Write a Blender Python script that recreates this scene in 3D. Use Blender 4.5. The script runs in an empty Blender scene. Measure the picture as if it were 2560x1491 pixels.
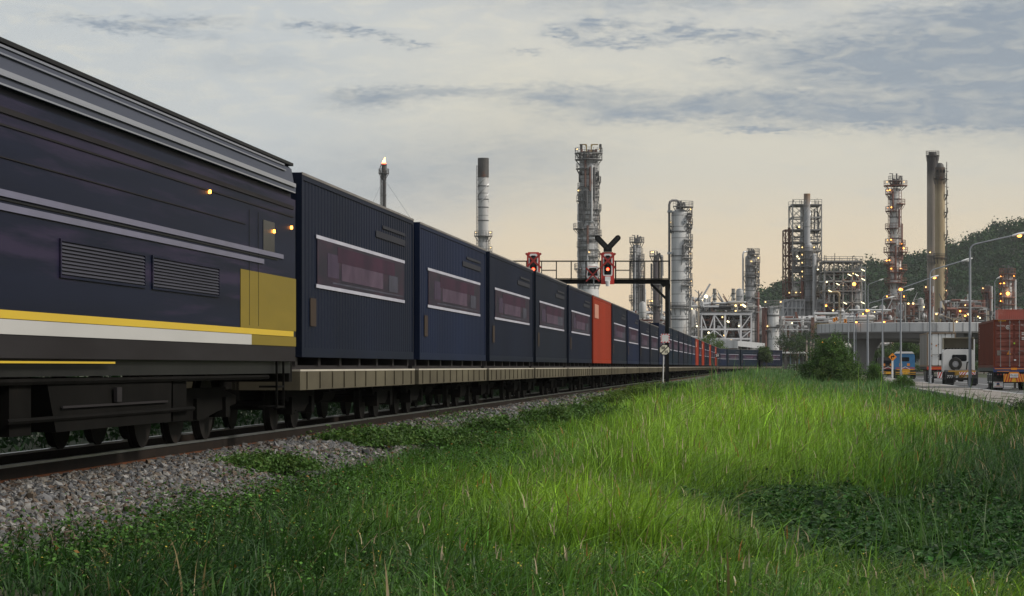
import bpy, math, random
import numpy as np
from mathutils import Vector, Matrix

# ------------------------------------------------------------------ camera, world, sun, exposure
scene = bpy.context.scene
F = 6044.0                       # focal length in photograph pixels (2560 wide): an 85 mm lens
HZ = 917.0                       # row of the horizon
EYE = 1.03                       # camera height over the rail top (z = 0)
cam_d = bpy.data.cameras.new('camera'); cam = bpy.data.objects.new('camera', cam_d)
scene.collection.objects.link(cam); scene.camera = cam
cam.location = (0, 0, EYE); cam.rotation_euler = (math.radians(90), 0, 0)
cam_d.sensor_width = 36; cam_d.lens = 36 * F / 2560
cam_d.shift_y = (HZ - 745.5) / 2560
cam_d.clip_start = 0.5; cam_d.clip_end = 9000
vs = scene.view_settings
vs.view_transform = 'Standard'; vs.look = 'None'; vs.gamma = 1; vs.exposure = 0.27
SUN_EL, SUN_AZ = 38.0, 106.0     # degrees; azimuth clockwise from the view direction (over the right shoulder)
sun_d = bpy.data.lights.new('sun', 'SUN'); sun = bpy.data.objects.new('sun', sun_d)
scene.collection.objects.link(sun)
sun_d.energy = 3.0; sun_d.angle = math.radians(14); sun_d.color = (1, 0.93, 0.82)
_a, _e = math.radians(SUN_AZ), math.radians(SUN_EL)
_to = Vector((math.sin(_a) * math.cos(_e), math.cos(_a) * math.cos(_e), math.sin(_e)))
sun.rotation_euler = _to.to_track_quat('Z', 'Y').to_euler()

def build_world():
    w = bpy.data.worlds.new('World'); scene.world = w; w.use_nodes = True
    nt = w.node_tree; N = nt.nodes; L = nt.links
    for n in list(N): N.remove(n)
    out = N.new('ShaderNodeOutputWorld'); bg = N.new('ShaderNodeBackground')
    bg.inputs[1].default_value = 0.1
    L.new(bg.outputs[0], out.inputs[0])
    sky = N.new('ShaderNodeTexSky'); sky.sky_type = 'NISHITA'; sky.sun_disc = False
    sky.sun_elevation = _e; sky.sun_rotation = _a; sky.air_density = 1.3; sky.dust_density = 3
    def M(op, a, b=None, c=None):
        m = N.new('ShaderNodeMath'); m.operation = op
        for i, v in enumerate((a, b, c)):
            if v is None: continue
            if isinstance(v, (int, float)): m.inputs[i].default_value = v
            else: L.new(v, m.inputs[i])
        return m.outputs[0]
    def mix(f, a, b):
        m = N.new('ShaderNodeMix'); m.data_type = 'RGBA'
        if isinstance(f, (int, float)): m.inputs[0].default_value = f
        else: L.new(f, m.inputs[0])
        for i, v in ((6, a), (7, b)):
            if isinstance(v, tuple): m.inputs[i].default_value = (*v, 1)
            else: L.new(v, m.inputs[i])
        return m.outputs[2]
    def clamp(v): 
        m = N.new('ShaderNodeClamp'); L.new(v, m.inputs[0]); return m.outputs[0]
    tc = N.new('ShaderNodeTexCoord'); sep = N.new('ShaderNodeSeparateXYZ')
    L.new(tc.outputs['Generated'], sep.inputs[0])
    x, y, z = sep.outputs
    az = M('MULTIPLY', M('ARCTAN2', x, y), 57.2958)          # compass angle of the sky direction, degrees
    el = M('MULTIPLY', M('ARCSINE', z), 57.2958)             # height over the horizon, degrees
    comb = N.new('ShaderNodeCombineXYZ')
    L.new(az, comb.inputs[0]); L.new(M('MULTIPLY', el, 3.4), comb.inputs[1])
    def noise(scale, detail, rough=0.55, off=(0, 0, 0), dist=0.0):
        mp = N.new('ShaderNodeMapping'); mp.inputs['Location'].default_value = off
        L.new(comb.outputs[0], mp.inputs[0])
        n = N.new('ShaderNodeTexNoise'); n.inputs['Scale'].default_value = scale
        n.inputs['Detail'].default_value = detail; n.inputs['Roughness'].default_value = rough
        n.inputs['Distortion'].default_value = dist
        L.new(mp.outputs[0], n.inputs[0]); return n.outputs['Fac']
    # base: evening glow at the horizon, pale overcast above, greyer overhead
    rp = N.new('ShaderNodeValToRGB'); cr = rp.color_ramp
    L.new(M('DIVIDE', el, 90.0), rp.inputs[0])
    stops = [(0.0, (.83, .625, .41)), (.018, (.85, .675, .46)), (.034, (.79, .675, .50)), (.05, (.68, .645, .55)), (.068, (.70, .67, .57)),
             (.085, (.67, .66, .60)), (.105, (.56, .585, .605)), (.25, (.50, .53, .57)), (1, (.50, .54, .60))]
    while len(cr.elements) < len(stops): cr.elements.new(0.5)
    for e_, (p_, c_) in zip(cr.elements, stops): e_.position = p_; e_.color = (*c_, 1)
    base = rp.outputs[0]
    # left part of the sky is cooler and greyer than the part behind the refinery
    cool = clamp(M('MULTIPLY', M('SUBTRACT', 0.0, az), 0.19))
    base = mix(M('MULTIPLY', cool, 0.85), base, (.55, .59, .615))
    back = clamp(M('MULTIPLY', M('SUBTRACT', M('ABSOLUTE', M('SUBTRACT', az, 3.0)), 22.0), 0.018))
    low = clamp(M('SUBTRACT', 1.0, M('MULTIPLY', el, .018)))
    base = mix(M('MULTIPLY', M('MULTIPLY', back, low), .9), base, (.50, .52, .54))
    # soft wide sheets of blue-grey cloud
    def blob(px, py, sx, sy, tilt=0.0):
        a0 = (px - 1280) / 6044 * 57.2958; e0 = (917 - py) / 6044 * 57.2958
        sa = sx / 6044 * 57.2958; se = sy / 6044 * 57.2958
        da = M('SUBTRACT', azw, a0); de = M('SUBTRACT', elw, e0)
        if tilt: de = M('SUBTRACT', de, M('MULTIPLY', da, tilt))
        q = M('ADD', M('POWER', M('DIVIDE', M('ABSOLUTE', da), sa), 2.0), M('POWER', M('DIVIDE', M('ABSOLUTE', de), se), 2.0))
        return M('EXPONENT', M('MULTIPLY', q, -1.0))
    n1 = noise(1.1, 5, 0.6); n2 = noise(3.6, 4, 0.55, (7, 3, 0))
    azw = M('ADD', az, M('MULTIPLY', M('SUBTRACT', n1, .5), 2.2))
    elw = M('ADD', el, M('MULTIPLY', M('SUBTRACT', n2, .5), 0.55))
    def total(lst):
        s = None
        for b, k in lst:
            v = M('MULTIPLY', b, k) if k != 1 else b
            s = v if s is None else M('ADD', s, v)
        return s
    wide = total([(blob(2250, 160, 330, 62), .95), (blob(2560, 250, 300, 90), .9), (blob(1850, 262, 260, 34, .03), .6),
                  (blob(2240, 300, 330, 30), .65), (blob(1420, 245, 170, 28), .5), (blob(1560, 292, 170, 20), .4),
                  (blob(930, 250, 110, 24, .05), .62), (blob(1120, 232, 160, 14), .32), (blob(620, 165, 170, 30), .16),
                  (blob(2560, 60, 260, 60, .05), .75), (blob(1890, 328, 110, 9), .5), (blob(1000, 450, 360, 90), .30), (blob(1330, 380, 200, 60), .22), (blob(1700, 10, 400, 30), .35)])
    tex = M('ADD', M('MULTIPLY', noise(1.5, 4, 0.5, (1, 9, 0), .4), 1.3), 0.3)
    wf = clamp(M('MULTIPLY', M('MULTIPLY', wide, tex), 1.75))
    col = mix(wf, base, (.30, .35, .41))
    # broken dark puffs
    dark = total([(blob(330, 84, 170, 13, -.10), 1), (blob(470, 68, 120, 13), .9), (blob(770, 72, 60, 9), 1), (blob(850, 86, 60, 9), .8),
                  (blob(960, 100, 70, 11, -.25), .9), (blob(1050, 116, 40, 6), .8), (blob(1510, 68, 80, 20), 1.1), (blob(1410, 92, 50, 15, -.3), 1.1),
                  (blob(1560, 112, 90, 14), .95), (blob(1700, 82, 60, 20), 1.0), (blob(1790, 100, 70, 13), 1.0), (blob(1900, 98, 80, 12), .7),
                  (blob(1800, 162, 34, 8), .9), (blob(2100, 74, 60, 12), .6), (blob(2230, 50, 120, 20), .8), (blob(2440, 58, 130, 16), .6), (blob(1310, 134, 40, 5), .7)])
    puff = M('SUBTRACT', noise(2.2, 6, 0.58, (3, 1, 0), .2), .44)
    df = clamp(M('MULTIPLY', M('MULTIPLY', dark, M('ADD', M('MULTIPLY', puff, 4.0), .75)), .95))
    col = mix(M('MULTIPLY', df, .9), col, (.27, .325, .40))
    # faint mottling everywhere and cream gaps high up
    mott = clamp(M('MULTIPLY', M('SUBTRACT', noise(.9, 6, .6, (5, 2, 0), .6), .47), 3.2))
    up = clamp(M('MULTIPLY', M('SUBTRACT', el, 4.2), .5))
    col = mix(M('MULTIPLY', M('MULTIPLY', mott, up), .42), col, (.86, .80, .64))
    grey = clamp(M('MULTIPLY', M('SUBTRACT', noise(.8, 5, .6, (15, 8, 0), .5), .52), 3.0))
    col = mix(M('MULTIPLY', grey, .25), col, (.47, .52, .56))
    # cloud layer is nearly closed; a little of the clear sky model shows through it
    sc10 = N.new('ShaderNodeVectorMath'); sc10.operation = 'SCALE'; sc10.inputs['Scale'].default_value = 8.4
    L.new(col, sc10.inputs[0])
    below = clamp(M('MULTIPLY', M('ADD', el, 1.0), 1.0))
    fin = mix(.94, sky.outputs[0], sc10.outputs[0])
    fin = mix(below, (1.2, 1.2, 1.1), fin)
    L.new(fin, bg.inputs[0])
build_world()

# ------------------------------------------------------------------ helpers
C = scene.collection
rng = random.Random(7)
R = np.random.default_rng(11)

def at(px, py, Y):
    """world point that stands Y metres out at that place of the photograph"""
    return ((px - 1280) / F * Y, Y, EYE + (HZ - py) / F * Y)

def lin(r, g, b):
    f = lambda c: (c / 255) / 12.92 if c <= 10 else (((c / 255) + .055) / 1.055) ** 2.4
    return (f(r), f(g), f(b))

class MB:
    def __init__(s): s.v = []; s.f = []
    def add(s, vs_, fs):
        b = len(s.v); s.v += [tuple(p) for p in vs_]; s.f += [tuple(b + i for i in f) for f in fs]; return s
    def box(s, x0, x1, y0, y1, z0, z1):
        return s.add([(x0, y0, z0), (x1, y0, z0), (x1, y1, z0), (x0, y1, z0), (x0, y0, z1), (x1, y0, z1), (x1, y1, z1), (x0, y1, z1)],
                     [(0, 3, 2, 1), (4, 5, 6, 7), (0, 1, 5, 4), (1, 2, 6, 5), (2, 3, 7, 6), (3, 0, 4, 7)])
    def bar(s, p, q, w, h=None):
        h = h or w; p, q = Vector(p), Vector(q); d = (q - p)
        if d.length < 1e-6: return s
        d.normalize(); a = d.cross(Vector((0, 0, 1)))
        if a.length < 1e-3: a = Vector((1, 0, 0))
        a.normalize(); b = a.cross(d); a *= w / 2; b *= h / 2
        vs_ = [o + sa * a + sb * b for o in (p, q) for sa, sb in ((-1, -1), (1, -1), (1, 1), (-1, 1))]
        return s.add(vs_, [(0, 1, 2, 3), (7, 6, 5, 4), (0, 4, 5, 1), (1, 5, 6, 2), (2, 6, 7, 3), (3, 7, 4, 0)])
    def tube(s, p, q, r0, r1=None, n=8, cap=True):
        r1 = r0 if r1 is None else r1; p, q = Vector(p), Vector(q); d = q - p
        if d.length < 1e-6: return s
        d.normalize(); a = d.cross(Vector((0, 0, 1)))
        if a.length < 1e-3: a = Vector((1, 0, 0))
        a.normalize(); b = a.cross(d); vs_ = []
        for o, r in ((p, r0), (q, r1)):
            for i in range(n):
                t = 2 * math.pi * i / n; vs_.append(o + a * (math.cos(t) * r) + b * (math.sin(t) * r))
        fs = [(i, (i + 1) % n, n + (i + 1) % n, n + i) for i in range(n)]
        if cap: fs += [tuple(range(n - 1, -1, -1)), tuple(range(n, 2 * n))]
        return s.add(vs_, fs)
    def path(s, pts, r, n=6):
        for a, b in zip(pts[:-1], pts[1:]): s.tube(a, b, r, r, n)
        return s
    def lathe(s, prof, n=20, cx=0.0, cy=0.0):
        vs_ = []; fs = []
        for r, z in prof:
            for i in range(n):
                t = 2 * math.pi * i / n; vs_.append((cx + r * math.cos(t), cy + r * math.sin(t), z))
        for k in range(len(prof) - 1):
            for i in range(n):
                j = (i + 1) % n; fs.append((k * n + i, k * n + j, (k + 1) * n + j, (k + 1) * n + i))
        fs.append(tuple(range(n - 1, -1, -1))); m = (len(prof) - 1) * n; fs.append(tuple(range(m, m + n)))
        return s.add(vs_, fs)
    def disc(s, c, axis, r, th, n=20, r_in=0.0):
        """wheel-like lathe round an axis ('x' or 'y')"""
        prof = [(r_in, -th / 2), (r, -th / 2), (r, th / 2), (r_in, th / 2)] if r_in else [(.001, -th / 2), (r, -th / 2), (r, th / 2), (.001, th / 2)]
        t = MB(); t.lathe(prof, n)
        if r_in: t.f = t.f[:-2] + [(3 * n + i, 3 * n + (i + 1) % n, (i + 1) % n, i) for i in range(n)]
        pts = [((z, x, y) if axis == 'x' else (x, z, y)) for x, y, z in t.v]
        return s.add([(c[0] + a, c[1] + b, c[2] + d) for a, b, d in pts], t.f)
    def sector(s, z, r0, r1, a0, a1, th, n=10, cx=0.0, cy=0.0):
        vs_ = []; fs = []
        for i in range(n + 1):
            t = math.radians(a0 + (a1 - a0) * i / n); c_, s_ = math.cos(t), math.sin(t)
            vs_ += [(cx + r0 * c_, cy + r0 * s_, z), (cx + r1 * c_, cy + r1 * s_, z), (cx + r1 * c_, cy + r1 * s_, z + th), (cx + r0 * c_, cy + r0 * s_, z + th)]
        for i in range(n):
            b = 4 * i
            fs += [(b, b + 4, b + 5, b + 1), (b + 1, b + 5, b + 6, b + 2), (b + 2, b + 6, b + 7, b + 3), (b + 3, b + 7, b + 4, b)]
        fs += [(0, 1, 2, 3), (4 * n + 3, 4 * n + 2, 4 * n + 1, 4 * n)]
        return s.add(vs_, fs)
    def prism(s, pts, d):
        """flat outline pts (3-D) pushed along vector d"""
        n = len(pts); d = Vector(d)
        vs_ = [Vector(p) for p in pts] + [Vector(p) + d for p in pts]
        return s.add(vs_, [tuple(range(n - 1, -1, -1)), tuple(range(n, 2 * n))] + [(i, (i + 1) % n, n + (i + 1) % n, n + i) for i in range(n)])
    def sphere(s, c, r, n=8, sz=1.0):
        prof = [(max(.001, r * math.sin(math.pi * k / n)), c[2] - r * sz * math.cos(math.pi * k / n)) for k in range(n + 1)]
        return s.lathe(prof, n + 2, c[0], c[1])
    def mesh(s, name, mat):
        me = bpy.data.meshes.new(name); me.from_pydata(s.v, [], s.f); me.update()
        for m in (mat if isinstance(mat, (list, tuple)) else [mat]): me.materials.append(m)
        return me
    def build(s, name, mat, parent=None, smooth=None, loc=None, rz=0.0):
        me = s.mesh(name, mat)
        if smooth:
            me.shade_smooth(); me.set_sharp_from_angle(angle=math.radians(smooth))
        o = bpy.data.objects.new(name, me); C.objects.link(o)
        if parent: o.parent = parent
        if loc: o.location = loc
        o.rotation_euler = (0, 0, rz)
        return o

def empty(name, label, cat, loc=(0, 0, 0), rz=0.0, group=None):
    o = bpy.data.objects.new(name, None); C.objects.link(o); o.location = loc; o.rotation_euler = (0, 0, rz)
    o.empty_display_size = .2; o['label'] = label; o['category'] = cat
    if group: o['group'] = group
    return o
def tag(o, label, cat, group=None, kind=None):
    o['label'] = label; o['category'] = cat
    if group: o['group'] = group
    if kind: o['kind'] = kind
    return o
def dup(o, parent=None):
    c = o.copy(); C.objects.link(c)
    if parent: c.parent = parent
    for ch in list(o.children): dup(ch, c)
    return c
def text(s_, size, mat, parent, loc, rot=(math.radians(90), 0, 0), name='lettering', align='CENTER', bold=0.0):
    cu = bpy.data.curves.new(name, 'FONT'); cu.body = s_; cu.size = size; cu.extrude = .004; cu.align_x = align; cu.align_y = 'CENTER'; cu.offset = bold
    cu.resolution_u = 3
    to = bpy.data.objects.new(name, cu); me = bpy.data.meshes.new_from_object(to); bpy.data.objects.remove(to)
    me.materials.clear(); me.materials.append(mat)
    o = bpy.data.objects.new(name, me); C.objects.link(o); o.parent = parent; o.location = loc; o.rotation_euler = rot
    return o

# ------------------------------------------------------------------ materials
def newmat(name):
    m = bpy.data.materials.new(name); m.use_nodes = True
    nt = m.node_tree; return m, nt, nt.nodes['Principled BSDF']
def pm(name, c1, c2=None, scale=1.0, rough=.6, metal=0.0, stretch=(1, 1, 1), c3=None, t3=.62, bump=0.0, bscale=None, spec=None, detail=5):
    """base colour: noise between c1 and c2, patches of c3 (wear, rust) above threshold t3"""
    m, nt, b = newmat(name); N, L = nt.nodes, nt.links
    b.inputs['Roughness'].default_value = rough; b.inputs['Metallic'].default_value = metal
    if spec is not None: b.inputs['Specular IOR Level'].default_value = spec
    tc = N.new('ShaderNodeTexCoord'); mp = N.new('ShaderNodeMapping'); L.new(tc.outputs['Object'], mp.inputs[0])
    mp.inputs['Scale'].default_value = stretch
    n = N.new('ShaderNodeTexNoise'); n.inputs['Scale'].default_value = scale; n.inputs['Detail'].default_value = detail
    n.inputs['Roughness'].default_value = .62; L.new(mp.outputs[0], n.inputs[0])
    rp = N.new('ShaderNodeValToRGB'); L.new(n.outputs['Fac'], rp.inputs[0])
    rp.color_ramp.elements[0].position = .32; rp.color_ramp.elements[1].position = .68
    c2 = c2 or tuple(v * .75 for v in c1)
    rp.color_ramp.elements[0].color = (*c1, 1); rp.color_ramp.elements[1].color = (*c2, 1)
    col = rp.outputs[0]
    if c3:
        n3 = N.new('ShaderNodeTexNoise'); n3.inputs['Scale'].default_value = scale * .7; n3.inputs['Detail'].default_value = 7
        n3.inputs['Roughness'].default_value = .7
        mp3 = N.new('ShaderNodeMapping'); mp3.inputs['Location'].default_value = (13, 5, 3); mp3.inputs['Scale'].default_value = stretch
        L.new(tc.outputs['Object'], mp3.inputs[0]); L.new(mp3.outputs[0], n3.inputs[0])
        r3 = N.new('ShaderNodeValToRGB'); L.new(n3.outputs['Fac'], r3.inputs[0])
        r3.color_ramp.elements[0].position = t3; r3.color_ramp.elements[1].position = min(1, t3 + .09)
        mx = N.new('ShaderNodeMix'); mx.data_type = 'RGBA'; L.new(r3.outputs[0], mx.inputs[0]); L.new(col, mx.inputs[6]); mx.inputs[7].default_value = (*c3, 1)
        col = mx.outputs[2]
    L.new(col, b.inputs['Base Color'])
    if bump:
        nb = N.new('ShaderNodeTexNoise'); nb.inputs['Scale'].default_value = bscale or scale * 6; nb.inputs['Detail'].default_value = 4
        L.new(mp.outputs[0], nb.inputs[0]); bp = N.new('ShaderNodeBump'); bp.inputs['Strength'].default_value = bump
        bp.inputs['Distance'].default_value = .05
        L.new(nb.outputs['Fac'], bp.inputs['Height']); L.new(bp.outputs[0], b.inputs['Normal'])
    m['col'] = 1
    return m
def banded(name, c1, c2, pitch, line=.06, linecol=(.06, .06, .06), streak=None, soot=None, rough=.5, amt=.6, metal=.0):
    """metal cladding with seams every pitch metres up the shell, vertical run-down streaks and optional soot above height soot[0]"""
    m = pm(name, c1, c2, .35, rough, metal, (1, 1, .25), streak, .6)
    nt = m.node_tree; N, L = nt.nodes, nt.links; b = N['Principled BSDF']
    src = b.inputs['Base Color'].links[0].from_socket
    tc = N.new('ShaderNodeTexCoord'); sp = N.new('ShaderNodeSeparateXYZ'); L.new(tc.outputs['Object'], sp.inputs[0])
    md = N.new('ShaderNodeMath'); md.operation = 'PINGPONG'; md.inputs[1].default_value = pitch / 2; L.new(sp.outputs[2], md.inputs[0])
    lt = N.new('ShaderNodeMath'); lt.operation = 'LESS_THAN'; lt.inputs[1].default_value = line / 2; L.new(md.outputs[0], lt.inputs[0])
    ml = N.new('ShaderNodeMath'); ml.operation = 'MULTIPLY'; ml.inputs[1].default_value = amt; L.new(lt.outputs[0], ml.inputs[0])
    mx = N.new('ShaderNodeMix'); mx.data_type = 'RGBA'; L.new(ml.outputs[0], mx.inputs[0]); L.new(src, mx.inputs[6]); mx.inputs[7].default_value = (*linecol, 1)
    col = mx.outputs[2]
    # fine vertical weather streaks
    mp = N.new('ShaderNodeMapping'); mp.inputs['Scale'].default_value = (1.6, 1.6, .05); L.new(tc.outputs['Object'], mp.inputs[0])
    n = N.new('ShaderNodeTexNoise'); n.inputs['Scale'].default_value = 1.2; n.inputs['Detail'].default_value = 5; L.new(mp.outputs[0], n.inputs[0])
    rp = N.new('ShaderNodeValToRGB'); L.new(n.outputs['Fac'], rp.inputs[0]); rp.color_ramp.elements[0].position = .5; rp.color_ramp.elements[1].position = .75
    k = N.new('ShaderNodeMath'); k.operation = 'MULTIPLY'; k.inputs[1].default_value = .5; L.new(rp.outputs[0], k.inputs[0])
    m2 = N.new('ShaderNodeMix'); m2.data_type = 'RGBA'; L.new(k.outputs[0], m2.inputs[0]); L.new(col, m2.inputs[6]); m2.inputs[7].default_value = (*[v * .45 for v in c2], 1)
    col = m2.outputs[2]
    if soot:
        z0, z1, sc = soot
        mr = N.new('ShaderNodeMapRange'); mr.inputs[1].default_value = z0; mr.inputs[2].default_value = z1; L.new(sp.outputs[2], mr.inputs[0])
        nn = N.new('ShaderNodeMath'); nn.operation = 'MULTIPLY_ADD'; nn.inputs[1].default_value = .5; nn.inputs[2].default_value = -.25
        L.new(n.outputs['Fac'], nn.inputs[0])
        ad = N.new('ShaderNodeMath'); ad.operation = 'ADD'; ad.use_clamp = True; L.new(mr.outputs[0], ad.inputs[0]); L.new(nn.outputs[0], ad.inputs[1])
        m3 = N.new('ShaderNodeMix'); m3.data_type = 'RGBA'; L.new(ad.outputs[0], m3.inputs[0]); L.new(col, m3.inputs[6]); m3.inputs[7].default_value = (*sc, 1)
        col = m3.outputs[2]
    L.new(col, b.inputs['Base Color'])
    return m
def emit(name, col, st):
    m, nt, b = newmat(name); b.inputs['Base Color'].default_value = (*col, 1)
    b.inputs['Emission Color'].default_value = (*col, 1); b.inputs['Emission Strength'].default_value = st; return m
def leafmat(name, rough=.5, trans=.3, spec=.3):
    """blade and leaf colour comes from each blade's own 'col' attribute; some light passes through"""
    m, nt, b = newmat(name); N, L = nt.nodes, nt.links
    at_ = N.new('ShaderNodeAttribute'); at_.attribute_name = 'col'
    L.new(at_.outputs['Color'], b.inputs['Base Color']); b.inputs['Roughness'].default_value = rough
    b.inputs['Specular IOR Level'].default_value = spec
    tr = N.new('ShaderNodeBsdfTranslucent'); L.new(at_.outputs['Color'], tr.inputs[0])
    mx = N.new('ShaderNodeMixShader'); mx.inputs[0].default_value = trans
    L.new(b.outputs[0], mx.inputs[1]); L.new(tr.outputs[0], mx.inputs[2]); L.new(mx.outputs[0], N['Material Output'].inputs[0])
    return m

MT = {}
MT['black'] = pm('black_paint', (.006, .006, .007), (.012, .012, .012), 2, .55, spec=.12)
MT['rubber'] = pm('rubber', (.012, .012, .012), (.02, .02, .019), 3, .8)
MT['steel'] = pm('galvanised_steel', (.30, .32, .34), (.22, .24, .26), 1.5, .5, .1, c3=(.16, .10, .07), t3=.68)
MT['lattice'] = pm('weathered_steelwork', (.34, .34, .335), (.24, .23, .22), .4, .6, .1, c3=(.22, .11, .07), t3=.6)
MT['darksteel'] = pm('dark_steelwork', (.07, .068, .066), (.045, .042, .04), .5, .6, .2, c3=(.12, .05, .03), t3=.58)
MT['whitesteel'] = pm('white_steelwork', (.50, .50, .51), (.40, .40, .415), .3, .5, c3=(.30, .20, .15), t3=.66)
MT['rust'] = pm('red_oxide_steelwork', (.15, .065, .045), (.10, .055, .045), .6, .65)
MT['platform'] = pm('platform_steel', (.19, .19, .195), (.13, .125, .12), .5, .6, .1, c3=(.17, .08, .05), t3=.58)
MT['platform_red'] = pm('red_platform_steel', (.20, .075, .05), (.11, .06, .05), .5, .6)
MT['pipe'] = pm('pipe_cladding', (.56, .565, .57), (.40, .40, .41), .25, .42, .3, c3=(.20, .12, .09), t3=.66)
MT['pipe_dark'] = pm('dark_pipe', (.10, .10, .105), (.07, .07, .07), .3, .5)
MT['pipe_red'] = pm('red_pipe', (.19, .075, .055), (.13, .065, .055), .4, .6)
MT['pipe_tan'] = pm('ochre_pipe', (.34, .27, .16), (.25, .18, .1), .3, .6)
MT['concrete'] = pm('concrete', (.36, .36, .36), (.27, .275, .28), .25, .85, c3=(.20, .19, .18), t3=.6, stretch=(1, 1, .4), bump=.2)
MT['lamp_orange'] = emit('sodium_lamp', (1, .34, .05), 7)
MT['lamp_warm'] = emit('warm_work_lamp', (1, .66, .25), 2.6)
MT['lamp_white'] = emit('white_tube_lamp', (1, .86, .5), 2.6)
MT['lamp_red'] = emit('red_signal_lamp', (1, .05, .02), 9)
MT['white'] = pm('white_paint', (.72, .72, .72), (.62, .62, .62), 1.5, .5)
MT['red'] = pm('red_paint', (.52, .03, .02), (.42, .025, .02), 2, .45)
MT['darkred'] = pm('dark_red_tape', (.30, .018, .014), (.24, .015, .012), 2, .6)
MT['yellow'] = pm('yellow_paint', (.70, .36, .015), (.60, .30, .015), 1.2, .45)
MT['orange'] = pm('orange_paint', (.72, .25, .01), (.62, .2, .01), 1.2, .45)
MT['glass'] = pm('dark_glass', (.012, .014, .018), (.016, .018, .02), 1, .2, 0, spec=.03)
# ------------------------------------------------------------------ the ground and the line of the track
TH = math.radians(5.93); DX, DY = math.sin(TH), math.cos(TH)     # direction of the straight
NX, NY = DY, -DX                                                  # to the right of it
TC = 8.42                                                         # camera stands 8.42 m right of the track's middle
S0, RAD = 398.0, 150.0
def trk(s):
    """point on the track's middle at distance s and its heading (clockwise from +Y)"""
    if s <= S0: return (-TC * NX + s * DX, -TC * NY + s * DY, TH)
    a = (s - S0) / RAD; bx, by = -TC * NX + S0 * DX, -TC * NY + S0 * DY
    r, f = RAD * (1 - math.cos(a)), RAD * math.sin(a)
    return (bx + r * NX + f * DX, by + r * NY + f * DY, TH + a)

def hsh(ix, iy, seed):
    n = (ix * 374761393 + iy * 668265263 + seed * 974634777) & 0x7fffffff
    n = ((n ^ (n >> 13)) * 1274126177) & 0x7fffffff
    return ((n ^ (n >> 16)) & 0xffff) / 65535.0
def vnoise(x, y, seed=0):
    x = np.asarray(x, float); y = np.asarray(y, float)
    ix = np.floor(x).astype(np.int64); iy = np.floor(y).astype(np.int64); fx = x - ix; fy = y - iy
    fx = fx * fx * (3 - 2 * fx); fy = fy * fy * (3 - 2 * fy)
    a = hsh(ix, iy, seed); b = hsh(ix + 1, iy, seed); c = hsh(ix, iy + 1, seed); d = hsh(ix + 1, iy + 1, seed)
    return (a + (b - a) * fx) * (1 - fy) + (c + (d - c) * fx) * fy
def fnoise(x, y, seed=0, o=3):
    s = 0; k = .5; t = 0
    for i in range(o): s = s + k * vnoise(np.asarray(x) * 2 ** i, np.asarray(y) * 2 ** i, seed + i); t += k; k *= .5
    return s / t
def smooth(a, b, x):
    t = np.clip((np.asarray(x, float) - a) / (b - a), 0, 1); return t * t * (3 - 2 * t)
def lat(x, y): return np.asarray(x) * NX + np.asarray(y) * NY + TC       # metres right of the track's middle
EDGE0, EDGEK = 16.9, .117
def edge(y): return EDGE0 + EDGEK * (np.asarray(y, float) - 83)           # x of the pavement's low wall
def ground_z(x, y):
    x = np.asarray(x, float); y = np.asarray(y, float); t = lat(x, y)
    z = -.22 - .20 * smooth(1.7, 2.9, t) - .30 * smooth(2.9, 6.5, t) - .08 * smooth(6.5, 12, t)
    z = z - .2 * smooth(-1.7, -4, t) 
    far = smooth(60, 190, y)
    z = z + far * .36 * smooth(2.9, 7, t) * smooth(4, 15, edge(y) - x)
    swale = np.exp(-((x - 5.4 - .09 * (y - 32)) / 3.0) ** 2) * np.exp(-((y - 33) / 12) ** 2)
    z = z - .46 * swale
    ditch = np.exp(-((x - edge(y) + 2.6) / 1.9) ** 2) * smooth(160, 90, y)
    z = z - .22 * ditch
    z = z + (fnoise(x * .35, y * .22, 5) - .5) * .22 * smooth(3, 7, t)
    w = smooth(-.2, .6, x - edge(y)); z = z * (1 - w) + (-.75) * w
    q = smooth(380, 400, y); z = z * (1 - q) + (-.34) * q
    return z

def grid_mesh(name, xs, ys, fz, mat):
    X, Y = np.meshgrid(xs, ys); Z = fz(X, Y); v = np.stack([X, Y, Z], -1).reshape(-1, 3)
    nx = len(xs); ny = len(ys); i = np.arange(nx * (ny - 1)).reshape(ny - 1, nx)[:, :-1].ravel()
    f = np.stack([i, i + 1, i + 1 + nx, i + nx], 1)
    me = bpy.data.meshes.new(name); me.from_pydata(v.tolist(), [], f.tolist()); me.update(); me.shade_smooth(); me.materials.append(mat)
    o = bpy.data.objects.new(name, me); C.objects.link(o); return o
soil = pm('field_soil', (.030, .042, .014), (.045, .040, .022), .9, .95, c3=(.022, .036, .010), t3=.5, bump=.5, bscale=9)
xs = np.concatenate([[-5000, -1500, -500, -200, -80, -40], np.arange(-24, -8, 1.0), np.arange(-8, 30, .4), np.arange(30, 90, 2.0), [100, 140, 200, 400, 900, 2000, 5000]])
ys = np.concatenate([[-300, -60, -10], np.arange(0, 90, .5), np.arange(90, 200, 1.5), np.arange(200, 420, 4.0), [440, 480, 520, 560, 600, 700, 900, 1300, 2000, 3500, 6000]])
g = grid_mesh('ground', xs, ys, ground_z, soil); g['kind'] = 'structure'

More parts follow.
